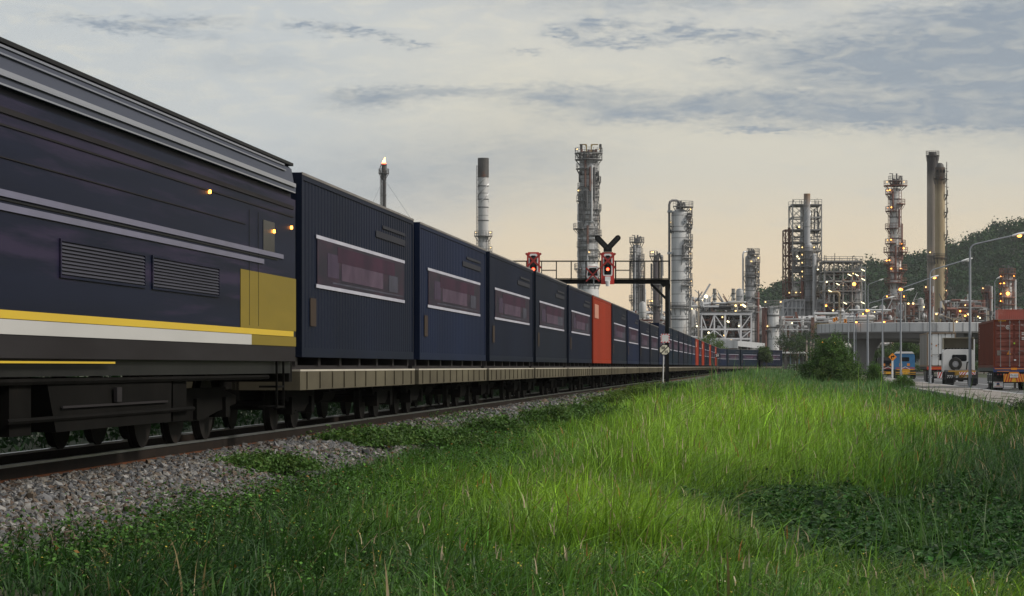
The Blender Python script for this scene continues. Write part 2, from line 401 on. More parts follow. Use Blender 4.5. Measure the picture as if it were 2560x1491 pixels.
def ribbon(name, stations, x0, x1, z0, z1, mat, parent=None):
    """prism of section x0..x1, z0..z1 swept along the track stations"""
    mb = MB(); k = 0
    for s in stations:
        x, y, h = trk(s); nx, ny = math.cos(h), -math.sin(h)
        mb.v += [(x + nx * a, y + ny * a, z) for a, z in ((x0, z0), (x1, z0), (x1, z1), (x0, z1))]
    n = len(stations)
    for i in range(n - 1):
        b = 4 * i; mb.f += [(b + j, b + (j + 1) % 4, b + 4 + (j + 1) % 4, b + 4 + j) for j in range(4)]
    mb.f += [(3, 2, 1, 0), (4 * n - 4, 4 * n - 3, 4 * n - 2, 4 * n - 1)]
    return mb.build(name, mat, parent)
ST = [-40, 0, 200] + list(np.arange(S0, S0 + 200, 5.0))
gravel = pm('ballast_bed', (.11, .10, .09), (.06, .055, .05), 9, .95, c3=(.10, .065, .04), t3=.55, bump=.8, bscale=18)
def ballast_profile():
    mb = MB(); prof = [(-2.9, -.5), (-1.7, -.2), (1.75, -.2), (2.9, -.44)]
    for s in ST:
        x, y, h = trk(s); nx, ny = math.cos(h), -math.sin(h)
        mb.v += [(x + nx * a, y + ny * a, z + .02) for a, z in prof]
    for i in range(len(ST) - 1):
        b = 4 * i; mb.f += [(b + j, b + j + 1, b + 5 + j, b + 4 + j) for j in range(3)]
    o = mb.build('track_bed', gravel); o['kind'] = 'structure'
ballast_profile()
railtop = pm('railhead', (.24, .25, .27), (.19, .19, .2), 6, .28, .8)
railweb = pm('rail_web', (.012, .010, .009), (.02, .015, .012), 4, .7, spec=.04)  # near-black: shadow on the rail's side put into the web colour
railfoot = pm('rail_foot_rust', (.11, .045, .024), (.075, .033, .019), 3, .85, spec=.04)
track = empty('railway_track', 'rusty railway track on a grey stone bed under the freight train', 'railway track')
for sx in (-.535, .535):
    r = ribbon('rail', ST, sx - .035, sx + .035, -.028, 0, railtop, track)
    ribbon('rail_web', ST, sx - .020, sx + .020, -.15, -.028, railweb, r)
    ribbon('rail_foot', ST, sx - .07, sx + .07, -.175, -.15, railfoot, r)
slp = MB()
for k in range(-30, 880):
    s = k * .62
    x, y, h = trk(s); c, d = math.cos(h), -math.sin(h); fx, fy = math.sin(h), math.cos(h)
    q = [(a, b) for a, b in ((-1, -.11), (1, -.11), (1, .11), (-1, .11))]
    p0 = [(x + c * a + fx * b, y + d * a + fy * b, -.30) for a, b in q]
    slp.prism(p0, (0, 0, .121))
o = slp.build('sleepers', pm('sleeper_concrete', (.10, .09, .08), (.06, .05, .045), 3, .9), track); o['kind'] = 'stuff'

# loose stones of the bed: icosahedra knocked out of shape
ico = []
ph = (1 + 5 ** .5) / 2
for a, b in ((-1, ph), (1, ph), (-1, -ph), (1, -ph)): ico.append((a, b, 0))
for a, b in ((-1, ph), (1, ph), (-1, -ph), (1, -ph)): ico.append((0, a, b))
for a, b in ((-1, ph), (1, ph), (-1, -ph), (1, -ph)): ico.append((b, 0, a))
ico = np.array(ico) / math.sqrt(1 + ph * ph)
icof = np.array([(0, 11, 5), (0, 5, 1), (0, 1, 7), (0, 7, 10), (0, 10, 11), (1, 5, 9), (5, 11, 4), (11, 10, 2), (10, 7, 6), (7, 1, 8),
                 (3, 9, 4), (3, 4, 2), (3, 2, 6), (3, 6, 8), (3, 8, 9), (4, 9, 5), (2, 4, 11), (6, 2, 10), (8, 6, 7), (9, 8, 1)])
def tri_mesh(name, V, T, col, mat, smooth_=False):
    me = bpy.data.meshes.new(name); nv, nt_ = len(V), len(T)
    me.vertices.add(nv); me.vertices.foreach_set('co', np.ascontiguousarray(V, dtype=np.float32).ravel())
    me.loops.add(nt_ * 3); me.loops.foreach_set('vertex_index', np.ascontiguousarray(T, dtype=np.int32).ravel())
    me.polygons.add(nt_); me.polygons.foreach_set('loop_start', np.arange(0, nt_ * 3, 3, dtype=np.int32))
    if smooth_: me.polygons.foreach_set('use_smooth', np.ones(nt_, dtype=bool))
    else: me.polygons.foreach_set('use_smooth', np.zeros(nt_, dtype=bool))
    me.update(calc_edges=True)
    if col is not None:
        ca = me.color_attributes.new('col', 'FLOAT_COLOR', 'POINT')
        c4 = np.ones((nv, 4), np.float32); c4[:, :3] = col; ca.data.foreach_set('color', c4.ravel())
    me.materials.append(mat)
    o = bpy.data.objects.new(name, me); C.objects.link(o); return o
def rotmats(n):
    q = R.normal(size=(n, 4)); q /= np.linalg.norm(q, axis=1, keepdims=True); w, x, y, z = q.T
    return np.stack([1 - 2 * (y * y + z * z), 2 * (x * y - z * w), 2 * (x * z + y * w), 2 * (x * y + z * w), 1 - 2 * (x * x + z * z), 2 * (y * z - x * w),
                     2 * (x * z - y * w), 2 * (y * z + x * w), 1 - 2 * (x * x + y * y)], 1).reshape(n, 3, 3)
def stones():
    P = []
    for s0, s1, dens, sz in ((17, 34, 520, .026), (34, 60, 280, .033), (60, 110, 80, .052)):
        n = int((s1 - s0) * 4.0 * dens); s = R.uniform(s0, s1, n); t = R.uniform(-1.2, 2.8, n)
        keep = R.random(n) < np.where(t > 2.3, (2.95 - t) / .65, 1)
        keep &= ~((np.abs(np.abs(t) - .535) < .085))
        s, t = s[keep], t[keep]
        x = -TC * NX + s * DX + t * NX; y = -TC * NY + s * DY + t * NY
        z = np.where(t < 1.75, -.19, -.19 - .24 * (t - 1.75) / 1.15)
        P.append(np.stack([x, y, z, sz * R.lognormal(0, .33, len(x))], 1))
    P = np.concatenate(P); n = len(P)
    sc = R.uniform(.55, 1.25, (n, 1, 3)); V = ico[None] * (1 + R.normal(0, .16, (n, 12, 1))) * sc
    V = np.einsum('nij,nkj->nki', rotmats(n), V) * P[:, None, 3:4]; V = V + P[:, None, :3]
    V[:, :, 2] += .005
    T = icof[None] + (np.arange(n) * 12)[:, None, None]
    pal = np.array([(.20, .20, .21), (.13, .135, .15), (.27, .265, .26), (.36, .345, .33), (.17, .125, .085), (.13, .085, .06), (.10, .105, .11), (.22, .20, .17)])
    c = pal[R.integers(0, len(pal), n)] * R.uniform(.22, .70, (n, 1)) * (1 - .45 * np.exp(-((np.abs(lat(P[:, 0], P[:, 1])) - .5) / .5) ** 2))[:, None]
    m, nt, b = newmat('ballast_stone'); a = nt.nodes.new('ShaderNodeAttribute'); a.attribute_name = 'col'
    nt.links.new(a.outputs['Color'], b.inputs['Base Color']); b.inputs['Roughness'].default_value = .8
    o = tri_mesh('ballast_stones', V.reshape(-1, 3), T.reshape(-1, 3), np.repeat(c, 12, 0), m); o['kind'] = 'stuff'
stones()

# ------------------------------------------------------------------ road, pavement with its low wall
def strip(name, x_of, w0, w1, z0, z1, ys_, mat):
    mb = MB()
    for y in ys_:
        x = float(x_of(y)); mb.v += [(x + w0, y, z0), (x + w1, y, z0), (x + w1, y, z1), (x + w0, y, z1)]
    n = len(ys_)
    for i in range(n - 1):
        b = 4 * i; mb.f += [(b + j, b + 4 + j, b + 4 + (j + 1) % 4, b + (j + 1) % 4) for j in range(4)]
    mb.f += [(0, 1, 2, 3), (4 * n - 1, 4 * n - 2, 4 * n - 3, 4 * n - 4)]
    return mb.build(name, mat)
yy = [20, 60, 100, 140, 180, 220, 260, 300, 340, 380]
asph = pm('road_asphalt', (.075, .075, .08), (.055, .055, .058), .5, .85, c3=(.11, .10, .095), t3=.6)
pav = pm('pavement_concrete', (.24, .215, .195), (.17, .15, .135), .6, .9, c3=(.10, .085, .07), t3=.54, bump=.3)
strip('road', edge, 3.65, 17, -.75, -.40, yy, asph)['kind'] = 'structure'
strip('pavement', edge, .18, 3.4, -.75, -.262, yy, pav)['kind'] = 'structure'
strip('kerb', edge, 3.4, 3.65, -.75, -.255, yy, MT['concrete'])['kind'] = 'structure'
strip('road_line', edge, 8.0, 8.12, -.396, -.392, yy, MT['white'])['kind'] = 'structure'
wallm = pm('stained_wall', (.34, .335, .32), (.24, .235, .22), 1.2, .9, stretch=(1, 1, .12), c3=(.03, .03, .026), t3=.50, bump=.3)
tag(strip('retaining_wall', edge, 0, .18, -1.3, -.25, yy, wallm), 'low stained concrete wall holding up the pavement beside the grass', 'wall')
# ------------------------------------------------------------------ locomotive (local frame: x to the right of the track, y along it, z over the rail)
navy = pm('loco_navy', (.0085, .0115, .027), (.006, .008, .018), .8, .5, stretch=(1, .12, 2.5), c3=(.024, .019, .042), t3=.5, spec=.05)
slate = pm('loco_slate_roof', (.058, .064, .088), (.038, .043, .06), .7, .5, stretch=(1, .1, 2), spec=.08)
silver = pm('loco_silver_trim', (.26, .28, .33), (.19, .2, .24), 1, .3, .4, stretch=(1, .1, 2))
dkgrey = pm('loco_skirt_grey', (.026, .024, .026), (.018, .016, .017), 1.5, .6, stretch=(1, .2, 1), spec=.03)
under = pm('underframe_black', (.005, .0048, .0045), (.008, .0075, .007), 2, .8, c3=(.012, .010, .008), t3=.6, spec=.02)
lyel = pm('loco_yellow', (.54, .37, .012), (.47, .31, .010), .8, .4, stretch=(1, .2, 1))
lyel2 = pm('loco_cab_yellow', (.19, .14, .022), (.13, .10, .02), .8, .45, stretch=(1, .2, 1), spec=.04)
lwhite = pm('loco_white', (.42, .415, .41), (.36, .355, .35), .8, .45, stretch=(1, .2, 1))
lilac = pm('loco_rail_lilac', (.13, .13, .22), (.09, .09, .15), 1, .35, .3)

def wheelset(mb, y, r=.43, gauge=.535):
    for sx in (-1, 1):
        mb.disc((sx * gauge, y, r), 'x', r, .10, 22); mb.disc((sx * (gauge - .045), y, r), 'x', r + .025, .03, 22)
    mb.tube((-.7, y, r), (.7, y, r), .07, n=8)
wheelm = pm('wheel_steel', (.016, .014, .013), (.010, .009, .009), 3, .65, c3=(.03, .02, .014), t3=.6, spec=.05)
def bogie(parent, y0, wheel_y, half, r, mat):
    b = MB()
    for sx in (-1, 1):
        x = sx * .78
        b.prism([(x - .07, y0 - half, .50), (x - .07, y0 - half, .62), (x - .07, y0 - half * .55, .74), (x - .07, y0 + half * .55, .74), (x - .07, y0 + half, .62), (x - .07, y0 + half, .50),
                 (x - .07, y0 + half * .5, .40), (x - .07, y0 + .32, .30), (x - .07, y0 - .32, .30), (x - .07, y0 - half * .5, .40)], (.14, 0, 0))
        for wy in wheel_y: b.box(x - .12, x + .12, y0 + wy - .13, y0 + wy + .13, r - .14, r + .14)
        for q in (-.16, 0, .16): b.tube((x, y0 + q, .36), (x, y0 + q, .60), .055, n=8)
    b.box(-.8, .8, y0 - .22, y0 + .22, .42, .66)
    o = b.build('bogie', mat, parent)
    for wy in wheel_y:
        w = MB(); wheelset(w, y0 + wy, r); w.build('wheelset', wheelm, o, 40)
    return o

def locomotive():
    Lg = 19.6
    e = empty('locomotive', 'huge dark blue diesel locomotive with yellow and white stripes passing close on the left', 'locomotive')
    s_end = 36.2; x, y, h = trk(s_end - Lg); e.location = (x, y, 0); e.rotation_euler = (0, 0, -h)
    W = 1.35
    b = MB()                                           # carbody walls, in two storeys with a recessed seam between
    b.box(-W, W, 0, Lg, 1.33, 3.56)
    b.box(-W + .06, W - .06, .05, Lg - .05, 3.56, 3.66)
    body = b.build('body', navy, e)
    r = MB()                                           # roof: steep shoulder and flat crown
    prof = [(W + .005, 3.66), (W + .005, 3.735), (W - .02, 3.80), (W - .06, 4.03), (W - .14, 4.10), (W - .42, 4.17), (0, 4.20)]
    pts = [(x_, 0, z_) for x_, z_ in prof] + [(-x_, 0, z_) for x_, z_ in prof[-2::-1]]
    r.prism(pts, (0, Lg, 0)); roof = r.build('roof', slate, e, 25)
    t = MB(); t.box(W + .005, W + .03, 0, Lg - .1, 3.742, 3.80); t.box(-W - .03, -W - .005, 0, Lg - .1, 3.742, 3.80)
    t.box(W + .006, W + .02, 0, Lg - .1, 3.655, 3.672); t.build('cant_rail', silver, e)
    t = MB(); t.box(W - .155, W - .03, 0, Lg, 4.075, 4.118); t.box(-W + .03, -W + .155, 0, Lg, 4.075, 4.118); t.build('roof_edge', MT['black'], e)
    t = MB(); t.box(W - .1, W - .045, 0.4, Lg - .6, 4.035, 4.06); t.box(W - .04, W - .02, .4, Lg - .6, 3.955, 3.972); t.build('roof_rib', pm('rib_grey', (.14, .15, .19), (.1, .11, .14), 1, .35), e)
    for k in range(4):
        f = MB(); f.lathe([(.62, 4.19), (.62, 4.29), (.55, 4.31), (.5, 4.31), (.5, 4.22)], 24, 0, 3.2 + k * 3.6); f.build('roof_fan', dkgrey, e, 30)
    # side trim
    t = MB(); t.box(W, W + .018, .2, Lg - .2, 3.40, 3.455); t.box(W, W + .012, .2, Lg - .2, 3.28, 3.30); t.box(W, W + .012, .2, Lg - 3.6, 2.98, 2.992); t.build('body_rib', dkgrey, e)
    for z, y1 in ((2.655, Lg - 1.0), (2.525, Lg - 2.4)):
        t = MB(); t.box(W, W + .02, 0, y1, z - .035, z + .03); t.build('body_rail', lilac, e)
    t = MB(); t.box(W, W + .012, 0, Lg - 1.4, 2.585, 2.60); t.build('body_seam', MT['black'], e)
    lv = MB(); lm = pm('louvre_grey', (.045, .045, .058), (.03, .03, .04), 1.2, .45, stretch=(1, .15, 1), spec=.04)
    for (y0, y1) in ((7.2, 10.6), (10.9, 14.4)):
        lo = MB(); lo.box(W, W + .02, y0, y1, 1.93, 1.955); lo.box(W, W + .02, y0, y1, 2.30, 2.325)
        lo.box(W, W + .02, y0, y0 + .04, 1.955, 2.30); lo.box(W, W + .02, y1 - .04, y1, 1.955, 2.30)
        fr = lo.build('louvre_frame', navy, e)
        sl = MB()
        for q in range(9):
            z = 1.968 + q * .037
            sl.add([(W + .003, y0 + .05, z + .028), (W + .022, y0 + .05, z), (W + .022, y1 - .05, z), (W + .003, y1 - .05, z + .028)], [(0, 1, 2, 3)])
        sl.build('louvre', lm, fr)
    for (y0, y1) in ((1.2, 2.6), (3.0, 4.4)):
        w = MB(); w.box(W, W + .008, y0, y1, 2.0, 2.36); w.build('side_window', MT['glass'], e)
    # livery bands and the yellow cab end
    yc = Lg - 3.9
    t = MB(); t.box(W, W + .012, 0, Lg - .2, 1.482, 1.562); t.build('yellow_stripe', lyel, e)
    t = MB(); t.box(W, W + .010, 0, yc + .7, 1.335, 1.476); t.build('white_stripe', lwhite, e)
    t = MB(); t.box(W, W + .010, yc + .7, Lg, 1.335, 1.476); t.build('yellow_band', lyel2, e)
    t = MB(); t.box(W, W + .009, yc, Lg + .004, 1.565, 2.36); t.box(-W, W, Lg, Lg + .006, 1.34, 2.36); cab = t.build('cab_end', lyel2, e)
    w = MB(); w.box(W, W + .008, yc + 1.5, yc + 2.3, 2.62, 3.12); w.build('cab_window', MT['glass'], e)
    w = MB(); w.box(W + .0085, W + .012, yc + .55, yc + .565, 1.6, 3.2); w.box(W + .0085, W + .012, yc + 1.15, yc + 1.165, 1.6, 3.2); w.build('door_seam', MT['black'], e)
    for y_, z_ in ((Lg - 1.7, 2.99), (Lg - .4, 3.12), (Lg - 5.8, 3.27)):
        w = MB(); w.disc((W + .02, y_, z_), 'x', .025, .03, 12); w.build('orange_glint', MT['lamp_orange'], e)  # glowing discs added in place of orange light reflections on the body side
    # sill, frame and everything beneath it
    t = MB(); t.box(-W, W, 0, Lg, 1.11, 1.33); t.build('skirt', dkgrey, e)
    t = MB(); t.box(-W + .08, W - .08, 0, Lg, .93, 1.11); fr = t.build('frame', MT['black'], e)
    t = MB(); t.box(W - .02, W + .01, 0, 9.3, 1.062, 1.083); t.build('yellow_step_edge', lyel, fr)
    for q in (.0, Lg):
        s = 1 if q else -1
        t = MB(); t.box(-W + .1, W - .1, min(q, q + s * .25), max(q, q + s * .25), .8, 1.25); t.box(-.18, .18, min(q, q + s * .55), max(q, q + s * .55), .72, .95); t.build('coupler', under, e)
    for yb in (4.0, Lg - 4.4): bogie(e, yb, (-1.75, 0, 1.75), 2.5, .46, under)
    t = MB(); t.prism([(1.22, 7.2, .90), (1.22, 12.4, .90), (1.26, 12.2, .36), (1.26, 7.4, .36)], (-2.45, 0, 0)); tank = t.build('fuel_tank', under, e)
    t = MB(); t.box(1.26, 1.275, 7.6, 12.0, .60, .625); t.box(1.26, 1.3, 9.6, 9.8, .64, .8); t.build('tank_strap', dkgrey, tank)
    for q in (6.4, 12.9): t = MB(); t.box(.75, 1.2, q - .35, q + .35, .35, .93); t.build('battery_box', under, e)
    for q in (1.2, Lg - 1.0):
        st = MB()
        for z in (.42, .72): st.box(1.05, 1.33, q - .25, q + .25, z, z + .03)
        for p in (-.25, .25): st.box(1.30, 1.33, q + p - .015, q + p + .015, .42, 1.11)
        st.build('step', under, e)
    p = MB(); p.tube((W - .12, 1.5, .88), (W - .12, Lg - 1.5, .88), .035, n=6); p.tube((W - .1, 5.8, .50), (W - .1, 13.4, .50), .03, n=6); p.build('brake_pipe', under, e)
locomotive()

# ------------------------------------------------------------------ container flat wagons and their containers
PITCH, W0 = 13.1, 37.2
sill = pm('wagon_sill', (.105, .094, .066), (.065, .057, .042), .9, .8, stretch=(1, .35, 1), c3=(.15, .09, .045), t3=.6, spec=.04)
silltop = pm('wagon_sill_top', (.42, .39, .33), (.34, .31, .26), 1, .6)
def make_wagon():
    e = empty('container_wagon', '', 'wagon', group='flat wagons of the freight train')
    L2 = 6.25
    b = MB()
    for sx in (-1, 1):
        x0, x1 = (1.14, 1.22) if sx > 0 else (-1.22, -1.14)
        b.box(x0, x1, -L2, L2, .66, .955)
        for k in range(11):
            y = -L2 + .55 + k * (2 * L2 - 1.1) / 10
            xa, xb = (x1, x1 + .025) if sx > 0 else (x0 - .025, x0)
            b.box(xa, xb, y - .04, y + .04, .68, .95)
    b.box(-1.14, 1.14, -L2, -L2 + .12, .66, .955); b.box(-1.14, 1.14, L2 - .12, L2, .66, .955)
    s = b.build('side_sill', sill, e)
    t = MB(); t.box(-1.225, 1.225, -L2, L2, .957, .985); t.build('deck_edge', silltop, s)
    d = MB(); d.box(-1.08, 1.08, -L2, L2, .985, 1.05)
    for k in range(7): d.box(-1.12, 1.12, -L2 + .1 + k * 2.0, -L2 + .3 + k * 2.0, 1.05, 1.178)
    d.build('deck', dkgrey, e)
    f = MB(); f.box(-.25, .25, -L2, L2, .5, .94)
    for k in (-3.0, -1.5, 0, 1.5, 3.0): f.box(-1.1, 1.1, k - .06, k + .06, .6, .94)
    f.tube((.5, -1.2, .55), (.5, 0, .55), .17, n=10); f.box(-1.0, -.5, .4, 1.3, .4, .7); f.build('underframe', under, e)
    for y in (-4.3, 4.3): bogie(e, y, (-.85, .85), 1.25, .40, under)
    for s_ in (-1, 1):
        c = MB(); c.box(-.13, .13, *sorted((s_ * L2, s_ * (L2 + .42))), .68, .88); c.build('coupler', under, e)
    return e

def corrugated_side(mb, x, sgn, y0, y1, z0, z1, pitch=.278, depth=.011):
    n = int((y1 - y0) / pitch); p = (y1 - y0) / n; prof = []
    for i in range(n):
        a = y0 + i * p; prof += [(0, a), (0, a + .26 * p), (1, a + .5 * p), (1, a + .76 * p)]
    prof.append((0, y1)); base = len(mb.v)
    for d, y in prof:
        xx = x - sgn * depth * (d)
        mb.v += [(xx, y, z0), (xx, y, z1)]
    for i in range(len(prof) - 1):
        b = base + 2 * i; mb.f.append((b, b + 2, b + 3, b + 1) if sgn > 0 else (b + 1, b + 3, b + 2, b))
CW, CL, CB = 1.219, 12.19, 1.18
def container_mesh(H, mat):
    L2 = CL / 2; b = MB()
    zt = CB + H
    for sx in (-1, 1):
        corrugated_side(b, sx * (CW - .012), sx, -L2 + .12, L2 - .12, CB + .15, zt - .11)
    for y in (-L2, L2 - .03):                                             # ends
        b.box(-CW + .1, CW - .1, y + .01, y + .02, CB + .1, zt - .08)
    b.box(-CW + .02, CW - .02, -L2 + .05, L2 - .05, zt - .06, zt - .02)     # roof skin
    for k in range(20): b.box(-CW + .1, CW - .1, -L2 + .4 + k * .6, -L2 + .6 + k * .6, zt - .02, zt - .004)
    me = b.mesh('container', mat)
    f = MB()
    for sx in (-1, 1):
        x0, x1 = sorted((sx * (CW - .10), sx * CW))
        f.box(x0, x1, -L2 + .12, L2 - .12, CB, CB + .15); f.box(x0, x1, -L2 + .12, L2 - .12, zt - .11, zt)
        for y in (-L2, L2 - .12): f.box(x0, x1, y, y + .12, CB, zt)
    for y in (-L2, L2 - .1): f.box(-CW + .1, CW - .1, y, y + .1, CB, CB + .14); f.box(-CW + .1, CW - .1, y, y + .1, zt - .10, zt)
    return me, f.mesh('corner_frame', mat)
def panel_mat():
    """soft lettering blocks of the side advert: cells of mauve, grey and pink on navy"""
    m, nt, b = newmat('side_print'); N, L = nt.nodes, nt.links; b.inputs['Roughness'].default_value = .45; b.inputs['Specular IOR Level'].default_value = .05
    tc = N.new('ShaderNodeTexCoord'); mp = N.new('ShaderNodeMapping'); mp.inputs['Scale'].default_value = (1, .55, 2.0); L.new(tc.outputs['Object'], mp.inputs[0])
    v = N.new('ShaderNodeTexNoise'); v.inputs['Scale'].default_value = 1.5; v.inputs['Detail'].default_value = 2.5; L.new(mp.outputs[0], v.inputs[0])
    rp = N.new('ShaderNodeValToRGB'); L.new(v.outputs['Fac'], rp.inputs[0]); cr = rp.color_ramp; cr.interpolation = 'EASE'
    st = [(.34, (.012, .011, .022)), (.5, (.018, .012, .025)), (.62, (.027, .014, .028)), (.7, (.022, .016, .028)), (.8, (.028, .022, .034))]
    while len(cr.elements) < len(st): cr.elements.new(.5)
    for e_, (p, c) in zip(cr.elements, st): e_.position = p; e_.color = (*c, 1)
    L.new(rp.outputs[0], b.inputs['Base Color']); return m
pmat = panel_mat(); edgew = pm('print_white', (.40, .40, .47), (.28, .28, .35), 1, .45)
strokes = [pm('stroke_mauve', (.055, .038, .068), (.028, .022, .040), .9, .5, spec=.04), pm('stroke_pink', (.085, .058, .088), (.04, .027, .046), .9, .5, spec=.04), pm('stroke_plum', (.045, .017, .036), (.022, .012, .025), .9, .5, spec=.04), pm('stroke_grey', (.065, .065, .09), (.03, .03, .045), .9, .5, spec=.04)]
ctop = pm('container_top_rail', (.16, .15, .14), (.10, .09, .09), 1, .6, c3=(.2, .12, .06), t3=.6)
def cpaint(name, a, b_, c_=(.021, .023, .032)): return pm(name, a, b_, .45, .45, stretch=(1, .5, .15), c3=c_, t3=.6, spec=.02)
cmats = {'navy': cpaint('container_navy', (.0095, .0135, .029), (.007, .010, .020)), 'blue': cpaint('container_blue', (.010, .0165, .043), (.008, .0125, .030)),
         'slate': cpaint('container_slate', (.012, .016, .028), (.009, .012, .020)), 'teal': cpaint('container_teal', (.010, .018, .032), (.008, .014, .023)),
         'orange': cpaint('container_orange', (.25, .030, .014), (.19, .025, .012), (.12, .022, .012))}
protos = {}
def make_container(kind, H):
    key = (kind, H)
    if key in protos: return dup(protos[key])
    e = empty('shipping_container', '', 'container')
    me, fm = container_mesh(H, cmats[kind])
    w = bpy.data.objects.new('wall', me); C.objects.link(w); w.parent = e
    c = bpy.data.objects.new('corner_frame', fm); C.objects.link(c); c.parent = e
    L2 = CL / 2; zt = CB + H
    tr = MB(); tr.box(CW, CW + .008, -L2, L2, zt - .035, zt + .006); tr.build('top_rail', ctop, e)
    X = CW
    if kind == 'orange':
        p = MB(); p.box(X, X + .006, -5.3, -2.8, zt - .95, zt - .35); p.build('side_print', pm('faded_print', (.36, .16, .11), (.46, .2, .14), .8, .5), e)
    else:
        p = MB(); p.box(X, X + .006, -4.8, 4.7, CB + 1.19, CB + 1.93)
        if H < 2.8: p.v = [(x, y, z - .15) for x, y, z in p.v]
        pr = p.build('side_print', pmat, e); dz = -.15 if H < 2.8 else 0
        gl = random.Random(len(kind) * 7 + int(H * 10)); z0 = CB + 1.22 + dz; j = lambda v: v + gl.uniform(-.35, .35)
        for ya, yb, za, zb, m_ in ((j(-2.6), j(3.4), .40, .66, 2), (j(-2.2), j(2.0), .10, .398, 1), (j(2.4), j(4.0), .08, .397, 3), (j(-4.2), j(-2.9), .12, .52, 0), (j(-1.4), j(-.4), .402, .56, 0)):
            q = MB(); q.box(X + .006, X + .009 + .0004 * m_, ya, yb, z0 + za, z0 + zb); q.build('print_patch', strokes[m_], pr)
        q = MB(); q.box(X + .006, X + .0085, -3.4, 4.6, z0 + .02, z0 + .05); q.build('print_line', strokes[3], pr)
        for z in (CB + 1.13 + dz, CB + 1.93 + dz):
            q = MB(); q.box(X, X + .010, -4.9, 4.8, z, z + .058); q.build('print_border', edgew, pr)
        q = MB(); q.box(X, X + .006, 1.2, 4.9, zt - .62, zt - .50); q.box(X, X + .006, 2.0, 4.9, zt - .42, zt - .36); q.build('owner_marks', pm('faint_marks', (.026, .027, .036), (.02, .021, .029), 1, .5, spec=.04), e)
        d = MB(); d.box(X, X + .006, -5.4, -4.9, CB + .5, CB + .95); d.build('data_plate', pm('plate_brown', (.045, .03, .024), (.035, .025, .02), 1, .5, spec=.04), e)
    b = MB()                                                              # door gear on the end that faces the camera
    for x in (-.75, -.28, .28, .75): b.tube((x, -L2 - .015, CB + .15), (x, -L2 - .015, zt - .12), .02, n=6)
    b.build('lock_bars', MT['darksteel'], e)
    protos[key] = e; return e
ordw = ['', 'second', 'third', 'fourth', 'fifth', 'sixth', 'seventh', 'eighth', 'ninth', 'tenth']
seq = ['navy', 'blue', 'navy', 'slate', 'navy', 'orange', 'slate', 'blue', 'navy', 'slate']
wag0 = None
N_W = 32
orange_far = {17, 19, 22, 25}
for i in range(N_W):
    s = W0 + i * PITCH + 6.3
    x, y, h = trk(s)
    w = make_wagon() if wag0 is None else dup(wag0)
    wag0 = wag0 or w
    w.location = (x, y, 0); w.rotation_euler = (0, 0, -h)
    near = i < 10
    low = i in (8, 9)
    kind = seq[i] if near else ('orange' if i in orange_far else ['teal', 'navy', 'slate', 'teal', 'blue', 'teal'][i % 6])
    c = make_container(kind, 2.6 if low else 2.9)
    c.location = (x, y, 0); c.rotation_euler = (0, 0, -h)
    if i == 0: lc = 'big dark blue container coupled right behind the locomotive'; lw = 'dusty flat wagon coupled right behind the locomotive'
    elif kind == 'orange' and near: lc = 'tall bright orange red container among the blue ones before the signal gantry'; lw = 'dusty flat wagon carrying the bright orange red container'
    elif near and i < 5: lc = f'dark blue container with pale printed side, {ordw[i]} behind the locomotive'; lw = f'dusty flat wagon under the {ordw[i]} dark blue container behind the locomotive'.replace('the second', 'the second')
    elif near:
        k = i - 6; o_ = ['first', 'second', 'third', 'fourth'][k]
        lc = f'dark blue container, {o_} beyond the tall orange one' + (', lower than those before it' if low else ''); lw = f'dusty flat wagon under the {o_} container beyond the tall orange one'
    elif kind == 'orange':
        k = sorted(orange_far).index(i); lc = f"narrow looking orange container far along the train, {['nearest', 'second nearest', 'third nearest', 'farthest'][k]} of the four beyond the gantry"
        lw = f"flat wagon under the {['nearest', 'second nearest', 'third nearest', 'farthest'][k]} far orange container"
    elif i == N_W - 1: lc = 'last dark blue container at the far tail of the train'; lw = 'last flat wagon at the far tail of the train'
    else: lc = 'dark blue container on the far part of the train beyond the signal gantry'; lw = 'flat wagon under the far blue containers beyond the signal gantry'
    c['label'] = lc; w['label'] = lw
    if not (kind == 'orange'): c['group'] = 'far blue containers' if not near and i < N_W - 1 else 'blue containers of the train'
    else: c['group'] = 'orange containers of the train'

# ------------------------------------------------------------------ signal gantry over the track, its signals and the boards at its foot
GY = 144.0; ppm = F / GY
def gx(px): return (px - 1280) / F * GY
def gz(py): return EYE + (HZ - py) / F * GY
gan = empty('signal_gantry', 'black steel signal gantry reaching over the train with a railed walkway', 'gantry', (gx(1667.5), GY, -.35))
ox, oz = gan.location.x, gan.location.z
blk = MT['black']
b = MB(); b.box(-.11, .11, -.11, .11, 0, gz(700) - oz); b.box(-.3, .3, -.3, .3, 0, .06); mast = b.build('mast', blk, gan)
b = MB(); b.box(-10.2, -9.98, -.11, .11, 0, gz(700) - oz); b.build('mast', blk, gan)
bz0, bz1 = gz(710) - oz, gz(699) - oz
b = MB(); b.box(-10.4, .13, -.14, -.10, bz0, bz1); b.box(-10.4, .13, .10, .14, bz0, bz1)
b.box(-10.4, .13, -.095, .095, bz1 - .05, bz1 - .002); b.build('beam', blk, gan)
b = MB(); b.bar((-.95, 0, bz0 - .02), (-.02, 0, bz0 - .92), .14); b.bar((-9.2, 0, bz0 - .02), (-10.06, 0, bz0 - .92), .14)
b.prism([(-.40, -.09, bz0 - .002), (.2, -.09, bz0 - .002), (.2, -.09, bz0 - .16), (.10, -.09, bz0 - .5), (-.12, -.09, bz0 - .16), (-.22, -.09, bz0 - .22)], (0, .18, 0)); b.build('bracket', blk, gan)
rz = gz(653.5) - oz
b = MB()
posts = [1673, 1647, 1611, 1575, 1539, 1501, 1465, 1428, 1391, 1354, 1316, 1280, 1243]
